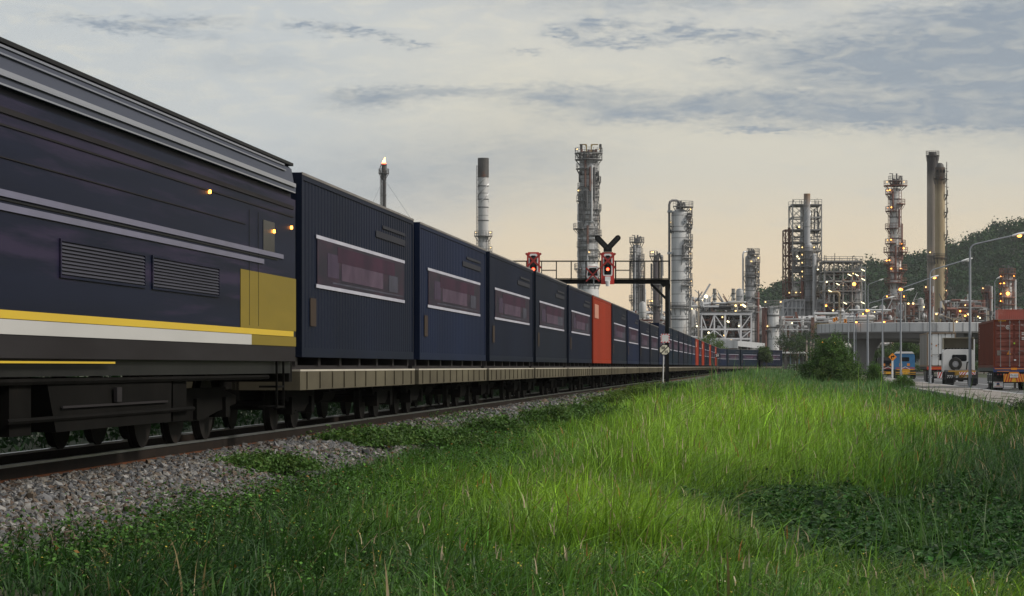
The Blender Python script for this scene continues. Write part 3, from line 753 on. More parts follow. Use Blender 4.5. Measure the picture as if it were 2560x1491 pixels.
for dy in (-.5, .5):
    b.tube((-10.4, dy, rz), (.13, dy, rz), .022, n=6)
    for p in posts: b.tube((gx(p) - ox, dy, bz1), (gx(p) - ox, dy, rz), .022, n=6)
    for (a, c_) in ((1575, 1539), (1391, 1354), (1316, 1280)): b.tube((gx(a) - ox, dy, (rz + bz1) / 2), (gx(c_) - ox, dy, (rz + bz1) / 2), .018, n=6)
for p in posts: b.tube((gx(p) - ox, -.5, bz1 + .02), (gx(p) - ox, .5, bz1 + .02), .02, n=6)
b.build('railing', blk, gan)
b = MB(); b.box(-10.4, .13, -.52, .52, bz1 + .03, bz1 + .05); b.build('walkway', pm('walkway_grating', (.02, .02, .02), (.03, .03, .03), 6, .8), gan)

lens_off = pm('dark_lens', (.02, .02, .022), (.03, .03, .03), 6, .15)
def saltire(mb, x0, x1, z0, z1, y, w):
    mb.bar((x0, y, z0), (x1, y, z1), .02, w); mb.bar((x0, y + .022, z1), (x1, y + .022, z0), .02, w)
def signal(label, px0, px1, py0, py1, head, Yarms):
    e = empty('railway_signal', label, 'signal', (gx((px0 + px1) / 2), GY - .62, gz(py1)))
    hw = (px1 - px0) / 2 / ppm; H = (py1 - py0) / ppm
    b = MB(); c = .08; b.prism([(-hw, 0, 0), (hw, 0, 0), (hw, 0, H - c), (hw - c, 0, H), (-hw + c, 0, H), (-hw, 0, H - c)], (0, .05, 0)); b.build('backboard', MT['red'], e)
    iw = hw * .74; z0, z1 = H * .26, H * .95
    b = MB(); b.prism([(-iw * .86, -.008, z0), (iw * .86, -.008, z0), (iw, -.008, z0 + .1), (iw, -.008, z1 - .14), (iw - .12, -.008, z1), (-iw + .12, -.008, z1), (-iw, -.008, z1 - .14), (-iw, -.008, z0 + .1)], (0, .008, 0)); bd = b.build('white_border', MT['white'], e)
    b = MB(); b.prism([(-iw * .64, -.016, z0 + .07), (iw * .64, -.016, z0 + .07), (iw * .72, -.016, z0 + .15), (iw * .72, -.016, z1 - .2), (iw - .2, -.016, z1 - .1), (-iw + .2, -.016, z1 - .1), (-iw * .72, -.016, z1 - .2), (-iw * .72, -.016, z0 + .15)], (0, .0075, 0))
    b.box(-.2, .2, .05, .4, z0, z1); hd = b.build('lamp_housing', blk, e)
    for k, zz in enumerate((z0 + .33 * (z1 - z0) * .9, z0 + .55 * (z1 - z0), z0 + .8 * (z1 - z0))):
        l = MB(); l.disc((0, -.03, zz), 'y', .085, .02, 18); l.build('lens', MT['lamp_red'] if k == 0 else lens_off, hd)
        v = MB()
        for j in range(9):
            t0, t1 = math.pi * j / 9, math.pi * (j + 1) / 9; r = .11
            v.add([(r * math.cos(t0), -.016, zz + r * math.sin(t0)), (r * math.cos(t1), -.016, zz + r * math.sin(t1)), (r * math.cos(t1), -.17, zz + .02 + r * math.sin(t1)), (r * math.cos(t0), -.17, zz + .02 + r * math.sin(t0))], [(0, 1, 2, 3)])
        v.build('visor', blk, hd)
    b = MB(); saltire(b, -hw - .07, hw + .07, H * .50, H * .96, -.2, .12); b.build('red_cross', MT['darkred'], e)
    b = MB(); b.box(-.16, .16, -.10, .0, H * .10, H * .24); b.tube((0, -.08, -.12), (0, -.08, H * .10), .11, .14, n=10); b.build('white_fitting', MT['white'], e)
    b = MB(); b.box(-.12, .12, .05, .55, H * .3, H * .42); b.build('bracket', blk, e)
    if Yarms:
        b = MB(); zc = H + .40; b.box(-.25, .25, -.04, .05, H + .012, H + .30)
        for sx in (-1, 1):
            L_ = .80; w = .17; ax = Vector((sx * math.sin(.76), 0, math.cos(.76))); n = Vector((ax.z, 0, -ax.x)); o = Vector((sx * .05, 0, H + .26)); pts = []
            tip = o + ax * L_
            pts = [o - n * w, tip - n * w] + [tip + ax * w * math.sin(math.pi * j / 8) - n * w * math.cos(math.pi * j / 8) for j in range(1, 8)] + [tip + n * w, o + n * w]
            b.prism([(p.x, -.045 - .004 * (sx > 0), p.z) for p in pts], (0, .08, 0))
        ra = b.build('route_indicator', blk, e); b = MB()
        for sx in (-1, 1):
            for k in range(5):
                q = .14 + k * .165; b.disc((sx * (.05 + math.sin(.76) * q), -.055, H + .26 + math.cos(.76) * q), 'y', .06, .016, 14)
        b.disc((0, -.055, H + .22), 'y', .06, .02, 14); b.build('indicator_lens', lens_off, ra)
    return e
signal('red framed signal lit red with a black forked indicator on top', 1502, 1534.5, 632, 712, 0, True)
signal('red framed signal crossed out, left on the gantry half behind the train', 1317, 1349.5, 632, 712, 0, False)
e = empty('shunting_signal', 'small white edged signal with a red cross beside the lit signal', 'signal', (gx(1481), GY - .6, gz(694)))
b = MB(); b.prism([(-.36, 0, 0), (.36, 0, 0), (.36, 0, .2), (.26, 0, .62), (-.26, 0, .62), (-.36, 0, .2)], (0, .04, 0)); b.build('white_border', MT['white'], e)
b = MB(); b.prism([(-.375, .041, -.012), (.375, .041, -.012), (.375, .041, .21), (.27, .041, .64), (-.27, .041, .64), (-.375, .041, .21)], (0, .01, 0)); b.build('backboard', MT['red'], e)
b = MB(); b.prism([(-.30, -.012, .08), (.30, -.012, .08), (.29, -.012, .2), (.2, -.012, .54), (-.2, -.012, .54), (-.29, -.012, .2)], (0, .011, 0)); hd = b.build('lamp_housing', blk, e)
for xx, zz in ((-.15, .2), (.15, .2), (.0, .42)):
    l = MB(); l.disc((xx, -.02, zz), 'y', .06, .015, 14); l.build('lens', lens_off, hd)
b = MB(); saltire(b, -.4, .4, -.26, .54, -.08, .08); b.build('red_cross', MT['darkred'], e)
b = MB(); b.tube((.06, .1, -.5), (.06, .1, .02), .035, n=8); b.box(-.1, .1, .052, .5, .1, .25); b.build('bracket', MT['steel'], e)

# boards on the white post beside the mast
SY = GY - .6; sx_ = lambda px: (px - 1280) / F * SY
e = empty('speed_board', 'white octagonal board reading 50 over 15 below the striped board', 'sign', (sx_(1659), SY, -.30))
zz = EYE + (HZ - 875) / F * SY + .30; cx = sx_(1661.5) - sx_(1659)
b = MB(); b.tube((-.05, .05, 0), (.03, .05, zz + .9), .04, .04, 10); b.box(-.18, .02, -.08, .14, -.05, .12); post = b.build('post', pm('flaking_white_post', (.62, .62, .62), (.5, .5, .5), 5, .6, c3=(.05, .05, .05), t3=.6), e)
def octo(r, y, d, x0, z0): return [(x0 + r * math.cos(math.pi / 8 + k * math.pi / 4), y, z0 + r * math.sin(math.pi / 8 + k * math.pi / 4)) for k in range(8)]
b = MB(); b.prism(octo(.345, 0, 0, cx, zz), (0, .02, 0)); brd = b.build('border', blk, e)
b = MB(); b.prism(octo(.300, -.006, 0, cx, zz), (0, .006, 0)); b.build('board_face', pm('cream_enamel', (.80, .76, .62), (.70, .66, .52), 2, .5), e)
b = MB(); b.bar((cx - .2, -.012, zz - .2), (cx + .2, -.012, zz + .2), .008, .055); b.build('diagonal_bar', blk, e)
text('50', .215, blk, e, (cx - .085, -.012, zz + .115), bold=.004); text('15', .215, blk, e, (cx + .10, -.012, zz - .125), bold=.004)
e = empty('striped_board', 'blank white square board with a red and white striped border above the octagon', 'sign', (sx_(1663), SY - .02, EYE + (HZ - 857) / F * SY))
b = MB(); w = .26; b.box(-w, w, 0, .02, 0, 2 * w); b.build('board_face', MT['white'], e)
b = MB(); k = 0
def stripe(ax0, az0, ax1, az1, inx, inz):
    n = 6
    for i in range(0, n, 2):
        t0, t1 = i / n, (i + 1) / n; sh = .06
        p = lambda t, q: (ax0 + (ax1 - ax0) * t + inx * q, -.006, az0 + (az1 - az0) * t + inz * q)
        t2, t3 = min(1, t1 + sh), min(1, t0 + sh)
        b.prism([p(t0, 0), p(t1, 0), p(t2, .06), p(t3, .06)], (0, .006, 0))
W2 = 2 * w
stripe(-w, 0, w, 0, 0, 1); stripe(w, .09, w, W2, -1, 0); stripe(w - .09, W2, -w, W2, 0, -1); stripe(-w, W2 - .09, -w, .09, 1, 0)
b.build('red_stripes', pm('bright_red', (.62, .02, .03), (.55, .02, .03), 1, .5), e)
# small board reading 20, farther along the train
Y20 = 296.0
p = at(1793, 924, Y20); e = empty('speed_board', 'small black board reading 20 in white in front of the far train', 'sign', (p[0], p[1], p[2] - .5))
zc = EYE + (HZ - 889.3) / F * Y20 - e.location.z
b = MB(); b.tube((0, .05, 0), (0, .05, zc + .2), .035, n=8); b.build('post', pm('brown_post', (.16, .12, .08), (.1, .08, .06), 3, .8), e)
b = MB(); b.box(-.26, .26, -.02, .0, zc - .22, zc + .22); b.build('board_face', blk, e)
text('20', .40, MT['white'], e, (0, -.024, zc), bold=.008)
# ------------------------------------------------------------------ the refinery, 550 to 750 m away
GB = -.4
shell = banded('column_shell', (.50, .505, .51), (.40, .405, .41), 2.6, .24, (.13, .13, .13), (.20, .17, .14), None, .45, .6)
shell_dark = banded('column_shell_dark', (.36, .365, .37), (.26, .26, .265), 1.5, .2, (.07, .07, .07), (.14, .10, .07), None, .5, .7)
shell_rusty = banded('column_shell_sooted', (.46, .465, .47), (.36, .36, .365), 2.0, .24, (.09, .085, .08), (.17, .12, .09), (50, 62, (.085, .072, .062)), .5, .7)
shell_white = banded('column_shell_white', (.60, .59, .57), (.50, .49, .47), 4.0, .25, (.16, .14, .12), (.24, .17, .13), None, .5, .5)
shell_brown = banded('column_shell_brown', (.115, .095, .10), (.08, .065, .07), 5.0, .3, (.05, .045, .045), None, None, .5, .5)
lampmesh = {}
def lamp(parent, x, y, z, r=.28, kind='lamp_warm'):
    k = (round(r, 2), kind)
    if k not in lampmesh:
        m = MB(); m.sphere((0, 0, 0), r, 6); lampmesh[k] = m.mesh('lamp', MT[kind])
    o = bpy.data.objects.new('lamp', lampmesh[k]); C.objects.link(o); o.parent = parent; o.location = (x, y, z); return o
class Px:
    """pixel to local metres for a thing whose base stands at depth Z under column px"""
    def __init__(s, pxc, Z): s.Z = Z; s.x0 = (pxc - 1280) / F * Z; s.pxc = pxc
    def x(s, px): return (px - s.pxc) / F * s.Z
    def z(s, py): return EYE + (HZ - py) / F * s.Z - GB
    def m(s, n): return n / F * s.Z
def railing(mb, r, z, a0, a1, n=9, cx=0, cy=0, h=1.2, t=.075):
    P = []
    for i in range(n + 1):
        a = math.radians(a0 + (a1 - a0) * i / n); P.append((cx + r * math.cos(a), cy + r * math.sin(a)))
    for i, (x, y) in enumerate(P):
        mb.bar((x, y, z), (x, y, z + h), t)
        if i:
            q = P[i - 1]
            for f in (.52, 1): mb.bar((q[0], q[1], z + h * f), (x, y, z + h * f), t)
def platform(e, r, z, side, ext, mat='platform', span=None, light=None, cx=0, cy=0):
    """grating deck hung on the shell: side L / R / F (front) / A (all round)"""
    mid = {'L': 190, 'R': -10, 'F': 270, 'A': 270}[side]; sp = span or (360 if side == 'A' else 150)
    a0, a1 = mid - sp / 2, mid + sp / 2; n = max(6, int(sp / 18))
    b = MB(); b.sector(z - .2, r + .02, r + ext, a0, a1, .2, n, cx, cy)
    for i in range(0, n + 1, 2):
        a = math.radians(a0 + (a1 - a0) * i / n); c, s = math.cos(a), math.sin(a)
        b.bar((cx + (r + .03) * c, cy + (r + .03) * s, z - 1.7), (cx + (r + ext - .1) * c, cy + (r + ext - .1) * s, z - .22), .12)
    p = b.build('platform', MT[mat], e)
    b = MB(); railing(b, r + ext - .08, z, a0, a1, n, cx, cy); b.build('railing', MT[mat], p)
    if light:
        for k in range(light[1]):
            a = math.radians(a0 + (a1 - a0) * ((k + .5) / light[1])); lamp(p, cx + (r + ext * .5) * math.cos(a), cy + (r + ext * .5) * math.sin(a), z + .9, .17, light[0])
    return p
def ladder(e, r, ang, z0, z1, mat='platform', w=.8, cx=0, cy=0):
    b = MB(); a = math.radians(ang); c, s = math.cos(a), math.sin(a)
    for q in (-.5, .5):
        x, y = cx + (r + .45) * c - s * w * q, cy + (r + .45) * s + c * w * q; b.bar((x, y, z0), (x, y, z1), .14)
    z = z0 + .3
    while z < z1:
        b.bar((cx + (r + .45) * c + s * w * .5, cy + (r + .45) * s - c * w * .5, z), (cx + (r + .45) * c - s * w * .5, cy + (r + .45) * s + c * w * .5, z), .1); z += .9
    for zz in np.arange(z0 + 1.5, z1, 5.0):
        b.bar((cx + r * c, cy + r * s, zz), (cx + (r + .45) * c, cy + (r + .45) * s, zz), .12)
    return b.build('ladder', MT[mat], e)
def riser(e, pts, r, mat='pipe', n=8): 
    b = MB(); b.path(pts, r, n)
    for p in pts[1:-1]: b.sphere(p, r * 1.02, 6)
    return b.build('riser_pipe', MT[mat], e, 40)
def column(name, label, cat, px0, px1, ytop, Z, mat, dome=True, y_low=None, neck=None):
    P = Px((px0 + px1) / 2, Z); r = P.m((px1 - px0) / 2); H = P.z(ytop)
    e = empty(name, label, cat, (P.x0, Z, GB))
    prof = [(r, 0)]
    if neck: prof = [(neck[0] * r, 0), (neck[0] * r, P.z(neck[1])), (r, P.z(neck[1]) + 1.5)]
    prof += [(r, H - (r * .55 if dome else 0))]
    if dome: prof += [(r * math.cos(a), H - r * .55 + r * .55 * math.sin(a)) for a in (.35, .7, 1.05, 1.35)] + [(.05, H)]
    b = MB(); b.lathe(prof, 28); b.build('shell', mat, e, 35)
    return e, P, r, H
def bands(e, r, zs, mat='darksteel', ext=.12, th=.3):
    b = MB()
    for z in zs: b.sector(z, r - .02, r + ext, 0, 360, th, 28)
    return b.build('stiffener_ring', MT[mat], e)

# flare stack with its flame
P = Px(959.5, 700); e = empty('flare_stack', 'thin flare stack with a small orange flame, leftmost above the train', 'flare stack', (P.x0, 700, GB)); H = P.z(411)
b = MB(); b.tube((0, 0, 0), (0, 0, H), .46, .46, 12); b.tube((0, 0, H - 4.5), (0, 0, H - .3), .75, .62, 14); b.tube((0, 0, H - .3), (0, 0, H), .9, .9, 14); b.build('stack', MT['darksteel'], e, 40)
platform(e, .55, P.z(433), 'A', 1.0, 'darksteel'); ladder(e, .5, 200, 0, P.z(433), 'darksteel')
b = MB(); b.path([(.62, -.5, 0), (.62, -.5, P.z(436)), (.9, -.3, P.z(425)), (.75, 0, P.z(414))], .11); b.path([(-.62, -.6, 0), (-.62, -.6, P.z(440)), (-1.2, -.3, P.z(424)), (-.8, 0, P.z(413))], .11)
for zz in np.arange(3, H - 8, 4.0): b.sector(zz, .45, .85, 0, 360, .15, 12)
b.build('pilot_pipe', MT['darksteel'], e)
for q, (gx_, gy_, gz_) in enumerate(((P.x(1061), -12, P.z(597)), (P.x(880), -10, P.z(640)), (P.x(955), 40, 0))):
    b = MB(); b.tube((0, 0, P.z(446)), (gx_, gy_, gz_), .05, .05, 5); b.build('guy_wire', MT['steel'], e)
fl = MB(); fl.lathe([(.1, H), (.45, H + .35), (.5, H + .7), (.32, H + 1.1), (.18, H + 1.5), (.03, H + 2.0)], 12)
fl.v = [(x + .25 * max(0, z - H - .6), y, z) for x, y, z in fl.v]; flm = emit('flame', (1, .42, .10), 9); f_ = fl.build('flame', flm, e, 60)
fl = MB(); fl.lathe([(.1, H + .02), (.7, H + .15), (.55, H + .4), (.1, H + .6)], 12); fl.build('flame_base', emit('flame_base', (1, .10, .04), 5), f_, 60)

# flue stack with dark top and a helical strake
e, P, r, H = column('flue_stack', 'pale round chimney with a black top and spiral strake rising over the train', 'chimney', 1195.5, 1221, 396, 650, banded('flue_shell', (.48, .48, .48), (.38, .38, .38), 6.0, .3, (.15, .15, .15), (.28, .14, .10), None, .6, .6), False)
b = MB(); b.sector(P.z(444), r + .01, r + .12, 0, 360, P.z(396) - P.z(444) + .02, 28); b.build('black_cap', MT['darksteel'], e)
for ph0 in (0, 120, 240):
    b = MB(); pts = [(math.cos(math.radians(ph0 + q * 18)) * (r + .1), math.sin(math.radians(ph0 + q * 18)) * (r + .1), P.z(505) + q * (P.z(446) - P.z(505)) / 16) for q in range(17)]
    b.path(pts, .14, 5); b.build('strake', MT['pipe'], e)
bands(e, r, [P.z(y) for y in (467, 500, 520, 553)], 'pipe_dark', .1, .25)
platform(e, r, P.z(590), 'A', 1.1, light=('lamp_warm', 2)); platform(e, r, P.z(628), 'A', 1.1, light=('lamp_warm', 2)); ladder(e, r, 205, 0, H - 2); ladder(e, r, 330, 0, P.z(590))

# tallest column behind the gantry
e, P, r, H = column('distillation_column', 'tallest grey column with many platforms and railed crown, behind the gantry', 'column', 1448.5, 1495, 402, 600, shell_rusty, False)
Zp = P.z
b = MB(); b.lathe([(r * 1.1, 0), (r * 1.1, Zp(668)), (r, Zp(662))], 28); b.build('lower_shell', shell, e, 35)
bands(e, r, [Zp(y) for y in (440, 470, 540, 575, 606, 628)], 'pipe_dark', .16, .35)
for y, sd, ext, sp in ((422, 'L', .9, 150), (454, 'R', .8, 60), (470, 'A', .5, 360), (486, 'L', .6, 120), (502, 'L', .8, 120), (492, 'A', .4, 360), (524, 'R', .9, 70), (523, 'F', .5, 170), (549, 'A', .6, 360),
                       (572, 'L', 1.6, 110), (588, 'R', 1.0, 110), (588, 'F', .5, 160), (617, 'L', .7, 140), (641, 'A', .6, 360), (672, 'L', 1.3, 80), (690, 'F', .6, 170), (712, 'A', .6, 360)):
    platform(e, r, Zp(y), sd, ext, span=sp, light=('lamp_warm', 1) if y in (486, 641, 617, 712, 440) else None)
for yy_, ext in ((399, 1.3), (383, 1.35)): platform(e, r * .93, Zp(yy_), 'A', ext, light=('lamp_warm', 2) if yy_ == 383 else None)
b = MB()
for a in range(0, 360, 30):
    c, s = math.cos(math.radians(a)), math.sin(math.radians(a)); b.bar((c * r * .9, s * r * .9, Zp(403)), (c * r * 1.05, s * r * 1.05, Zp(383)), .3)
for a in range(10, 360, 40):
    c, s = math.cos(math.radians(a)), math.sin(math.radians(a)); b.tube((c * r * .55, s * r * .55, Zp(403)), (c * r * .55, s * r * .55, Zp(386)), .35, n=8)
b.build('crown_frame', MT['platform'], e)
dv = pm('davit_yellow', (.30, .22, .08), (.2, .14, .06), .6, .6, c3=(.1, .07, .05)); b = MB()
for sx in (-1, 1): b.bar((sx * .6, -1.2, Zp(383)), (sx * .6, -1.2, Zp(363)), .3); b.bar((sx * .6, -1.2, Zp(363)), (sx * 2.3, -1.2, Zp(363)), .26); b.bar((sx * .6, -1.2, Zp(367)), (sx * 1.0, -1.2, Zp(363)), .2)
b.build('davit', dv, e)
for x0, x1 in ((1450, 1456), (1498, 1503.5)):
    b = MB(); b.box(P.x(x0), P.x(x1), -1.6, 1.2, Zp(372), Zp(362)); b.box(P.x(x0) + .1, P.x(x1) - .1, -1.4, 1.0, Zp(383), Zp(372)); b.build('crown_box', MT['darksteel'], e)
b = MB()
for k in range(7): b.tube((-1.8 + k * .6, -1.5 + (k % 3), Zp(383)), (-1.8 + k * .6, -1.5 + (k % 3), Zp(374 + (k * 5) % 6)), .28 + .1 * (k % 2), n=8)
b.build('crown_valves', MT['rust'], e)
b = MB()
for a, yy_ in ((195, 443), (-12, 443)):
    c, s = math.cos(math.radians(a)), math.sin(math.radians(a)); b.disc((c * (r + .1), s * (r + .1) - .6, Zp(yy_)), 'x', 1.35, .35, 20, .7)
b.build('manhole', MT['darksteel'], e)
riser(e, [(P.x(1446), -.8, 0), (P.x(1446), -.8, Zp(513)), (P.x(1452), -.8, Zp(507))], .28, 'pipe')
riser(e, [(P.x(1444), -1.2, Zp(556)), (P.x(1484), -2.9, Zp(556))], .22, 'pipe'); riser(e, [(P.x(1444), -1.2, Zp(598)), (P.x(1486), -2.9, Zp(598))], .25, 'pipe')
for q, (a, y0, y1) in enumerate(((258, 478, 520), (250, 402, 470), (285, 415, 560), (300, 420, 500), (262, 565, 640), (262, 612, 715), (240, 480, 560), (275, 420, 480))):
    c, s = math.cos(math.radians(a)), math.sin(math.radians(a)); riser(e, [((r + .35) * c, (r + .35) * s, Zp(y1)), ((r + .35) * c, (r + .35) * s, Zp(y0))], .26, ['pipe_dark', 'rust', 'pipe'][q % 3])
ladder(e, r, -35, Zp(640), Zp(402)); ladder(e, r, 215, Zp(720), Zp(500)); ladder(e, r, -5, Zp(612), Zp(545))

def small_column(name, label, px0, px1, ytop, Z, mat, plats, pm_='platform', lights=(), dome=True, lad=(320,), risers=(), cat='column', neck=None, ringz=()):
    e, P, r, H = column(name, label, cat, px0, px1, ytop, Z, mat, dome, neck=neck)
    for q, (y, sd, ext, sp) in enumerate(plats): platform(e, r, P.z(y), sd, ext, pm_, sp, (lights[0], lights[1]) if lights and q % lights[2] == 0 else None)
    for a in lad: ladder(e, r, a, 0, H - 1, pm_)
    for q, (a, y0, y1, rr, m_) in enumerate(risers):
        c, s = math.cos(math.radians(a)), math.sin(math.radians(a)); riser(e, [((r + rr + .2) * c, (r + rr + .2) * s, max(0, P.z(y1))), ((r + rr + .2) * c, (r + rr + .2) * s, P.z(y0))], rr, m_)
    if ringz: bands(e, r, [P.z(y) for y in ringz], 'pipe_dark', .12, .25)
    return e, P, r, H
def crown(e, P, r, ytop, yeq, mat='platform', n=6, pipe='pipe_dark'):
    """valves, davit and goose-neck pipes on a column head"""
    z0, z1 = P.z(ytop), P.z(yeq); b = MB()
    for k in range(n):
        a = k * 6.283 / n; b.tube((.5 * r * math.cos(a), .5 * r * math.sin(a), z0 - .5), (.5 * r * math.cos(a), .5 * r * math.sin(a), z0 + (z1 - z0) * (.35 + .1 * (k % 4))), .22 + .06 * (k % 3), n=7)
    b.tube((.2 * r, 0, z0), (.2 * r, 0, z1), .22, n=7); b.path([(r * .6, -.4, z0), (r * .6, -.4, z0 + (z1 - z0) * .7), (r * .95, -.4, z0 + (z1 - z0) * .75), (r * 1.1, -.4, z0)], .2)
    b.bar((-r * .5, 0, z0), (-r * .5, 0, z1), .22); b.bar((-r * .5, 0, z1 - .1), (-r * 1.1, -.3, z1 - .1), .2)
    return b.build('head_piping', MT[pipe], e)
e, P, r, H = small_column('distillation_column', 'slim grey column just right of the lit signal behind the gantry', 1581.6, 1602.5, 611, 640, shell_dark,
    [(605, 'A', .9, 360), (630, 'L', .8, 140), (648, 'L', .9, 120), (647, 'R', 1.0, 120), (664, 'L', .8, 120), (663, 'R', .8, 120), (690, 'R', .9, 120), (712, 'R', 1.2, 140), (750, 'L', 1.0, 120)], lad=(330, 215), risers=((250, 615, 790, .22, 'pipe'), (290, 640, 790, .3, 'pipe_dark'), (-20, 700, 790, .5, 'pipe_dark')), ringz=(640, 680, 720))
crown(e, P, r, 605, 588)
b = MB(); b.lathe([(P.m(16), 0), (P.m(16), P.z(722)), (P.m(10), P.z(718))], 20, P.m(8), 1.5); b.build('side_drum', shell, e, 40)
e, P, r, H = small_column('distillation_column', 'dark purple brown column with bent top pipes left of the big column', 1632, 1650, 649, 620, shell_brown,
    [(640, 'L', .9, 160), (711, 'A', .7, 360), (762, 'L', 1.6, 150), (764, 'A', .7, 360)], lights=('lamp_warm', 2, 2), lad=(215,), risers=((330, 642, 760, .3, 'pipe_dark'), (-15, 640, 790, .25, 'pipe'), (200, 660, 700, .25, 'pipe_dark')))
crown(e, P, r, 648, 629); riser(e, [(P.x(1645), 0, P.z(650)), (P.x(1645), 0, P.z(640)), (P.x(1655), 0, P.z(641)), (P.x(1656), 0, P.z(690))], .32, 'pipe_dark')
# big column with the overhead line
e, P, r, H = small_column('distillation_column', 'widest pale column with a dark arched overhead pipe, right of the gantry post', 1678, 1722, 523, 560, shell,
    [(534, 'R', .9, 60), (540, 'R', .9, 90), (560, 'R', 1.0, 80), (568, 'R', .9, 60), (600, 'R', 1.0, 120), (617, 'R', 1.0, 100), (645, 'R', .9, 150), (668, 'R', .9, 80), (697, 'R', .9, 80), (713, 'R', 1.0, 150), (737, 'R', .8, 70), (770, 'A', .6, 360), (566, 'L', .6, 60)],
    lights=('lamp_warm', 1, 3), lad=(-8, -30), ringz=(581, 642, 703, 768, 800))
platform(e, r * .55, P.z(517), 'R', 2.0, span=230); crown(e, P, r * .5, 519, 503, n=4)
riser(e, [(P.x(1672.5), -1.0, 0), (P.x(1672.5), -1.0, P.z(513)), (P.x(1674.5), -.9, P.z(506)), (P.x(1680), -.6, P.z(502)), (P.x(1691), 0, P.z(501.5)), (P.x(1697), 0, P.z(505)), (P.x(1701), 0, P.z(513)), (P.x(1701), 0, P.z(524))], P.m(2.9), 'pipe_dark', 12)
b = MB()
for yy_ in (530, 634): b.box(P.x(1668), P.x(1680), -1.8, -.3, P.z(yy_) - .25, P.z(yy_) + .25)
b.build('pipe_clamp', MT['steel'], e)
b = MB(); c_ = P.x(1710); b.disc((c_, -math.sqrt(max(.1, r * r - c_ * c_)) - .1, P.z(556)), 'y', P.m(5.5), .5, 20, P.m(2.2)); b.build('manhole', MT['steel'], e)
riser(e, [(P.x(1707), -r - .3, P.z(645)), (P.x(1707), -r - .3, P.z(616)), (P.x(1712), -r + .2, P.z(612))], .35, 'pipe_dark')
e, P, r, H = small_column('distillation_column', 'medium pale column with a pipe down its left side beside the white frame', 1863, 1890.5, 637, 575, shell_dark,
    [(655, 'R', 1.0, 100), (672, 'R', .9, 90), (664, 'F', .6, 100), (692, 'F', .6, 150), (690, 'R', .9, 90), (711, 'R', .9, 90), (745, 'R', .9, 120), (780, 'R', .9, 100)], lights=('lamp_warm', 1, 2), lad=(-12,), ringz=(690, 717, 747, 774, 802, 830),
    risers=((-30, 730, 857, .35, 'pipe_red'),))
platform(e, r * .6, P.z(635), 'R', 1.4, span=220); crown(e, P, r * .6, 636, 622, n=4)
riser(e, [(P.x(1857), -.5, 0), (P.x(1857), -.5, P.z(637)), (P.x(1859), -.4, P.z(631)), (P.x(1866), 0, P.z(629)), (P.x(1874), 0, P.z(633))], P.m(2.2), 'pipe', 10)
e, P, r, H = small_column('storage_drum', 'short wide pale drum with rounded top beside the red ladder', 1917, 1948, 764, 560, shell, [(765, 'A', .7, 360), (812, 'R', 1.0, 100), (826, 'L', .8, 120)], 'platform', ('lamp_warm', 2, 2), lad=(200,), cat='drum', risers=((185, 770, 870, .5, 'pipe_red'), (205, 770, 870, .35, 'pipe_red')), ringz=(790, 820))
e, P, r, H = small_column('distillation_column', 'white column wrapped in red platforms with many orange lamps, before the hill', 2224.5, 2253, 470, 650, shell_white,
    [(485, 'L', 1.2, 100), (510, 'R', 1.1, 160), (528, 'L', 1.2, 160), (571, 'L', 1.3, 180), (609, 'L', 1.3, 150), (612, 'R', 1.2, 80), (619, 'R', .7, 130), (630, 'L', 1.7, 120), (630, 'R', 1.8, 110), (646, 'R', .6, 170), (660, 'L', 1.7, 110), (674, 'R', 1.6, 110), (681, 'F', .8, 180), (707, 'A', 1.5, 360), (750, 'A', 1.5, 360), (774, 'A', 1.3, 360), (800, 'A', 1.2, 360)],
    'platform_red', ('lamp_orange', 2, 2), lad=(200, 300), risers=((240, 480, 525, .26, 'pipe_red'), (290, 525, 570, .3, 'pipe_red'), (325, 560, 650, .22, 'pipe_red'), (262, 615, 700, .28, 'pipe_red'), (310, 690, 810, .26, 'pipe_red')), ringz=(500, 545, 598, 640, 700))
platform(e, r * .85, P.z(464), 'A', 1.9, 'platform_red', light=('lamp_warm', 2)); crown(e, P, r, 464, 434, 'platform', 7)
platform(e, r * .5, P.z(452), 'A', 1.2, 'platform')

# two tall concrete chimneys, one behind the other
e, P, r, H = column('concrete_chimney', 'tallest dark topped concrete chimney in front of the hill', 'chimney', 2317.5, 2345.5, 388, 690, banded('chimney_concrete', (.31, .265, .225), (.245, .21, .18), 1.4, .10, (.24, .21, .18), (.25, .2, .165), (53, 57.5, (.045, .041, .042)), .9, .35), False)
b = MB(); b.lathe([(r * .72, H - .2), (r * .72, H + .6), (r * .66, H + .9)], 24); b.build('flue_tip', MT['darksteel'], e, 40)
platform(e, r, P.z(388) - .1, 'A', .35, 'darksteel'); platform(e, r, P.z(640), 'F', .9, span=120, light=('lamp_warm', 2)); platform(e, r, P.z(656), 'F', .8, span=90)
e, P, r, H = column('concrete_chimney', 'shorter stained yellow brown concrete chimney with a caged ladder on its right', 'chimney', 2337.5, 2362.5, 419, 672, banded('stained_concrete', (.38, .31, .205), (.30, .23, .135), 1.4, .10, (.28, .22, .14), (.24, .12, .05), (49, 54, (.065, .045, .033)), .9, .35), False)
b = MB(); b.lathe([(r * .78, H - .2), (r * .72, H + .7), (r * .4, H + 1.2)], 24); b.build('cap', MT['darksteel'], e, 40)
b = MB()
for q in (-1, 0, 1): b.box(q * 1.0 - .25, q * 1.0 + .25, -r - .05, -r + .4, P.z(433), P.z(425))
b.build('vent_opening', MT['black'], e)
platform(e, r, P.z(446), 'A', .5, 'darksteel'); platform(e, r, P.z(645), 'A', .5, 'darksteel'); ladder(e, r, -6, 0, H + 1.5, 'darksteel', 1.0)
for yy_ in (487, 531, 587, 680, 705, 735): platform(e, r, P.z(yy_), 'R', .8, 'platform_red' if yy_ > 650 else 'darksteel', 60, ('lamp_warm', 1) if yy_ in (680, 735) else None)
b = MB()
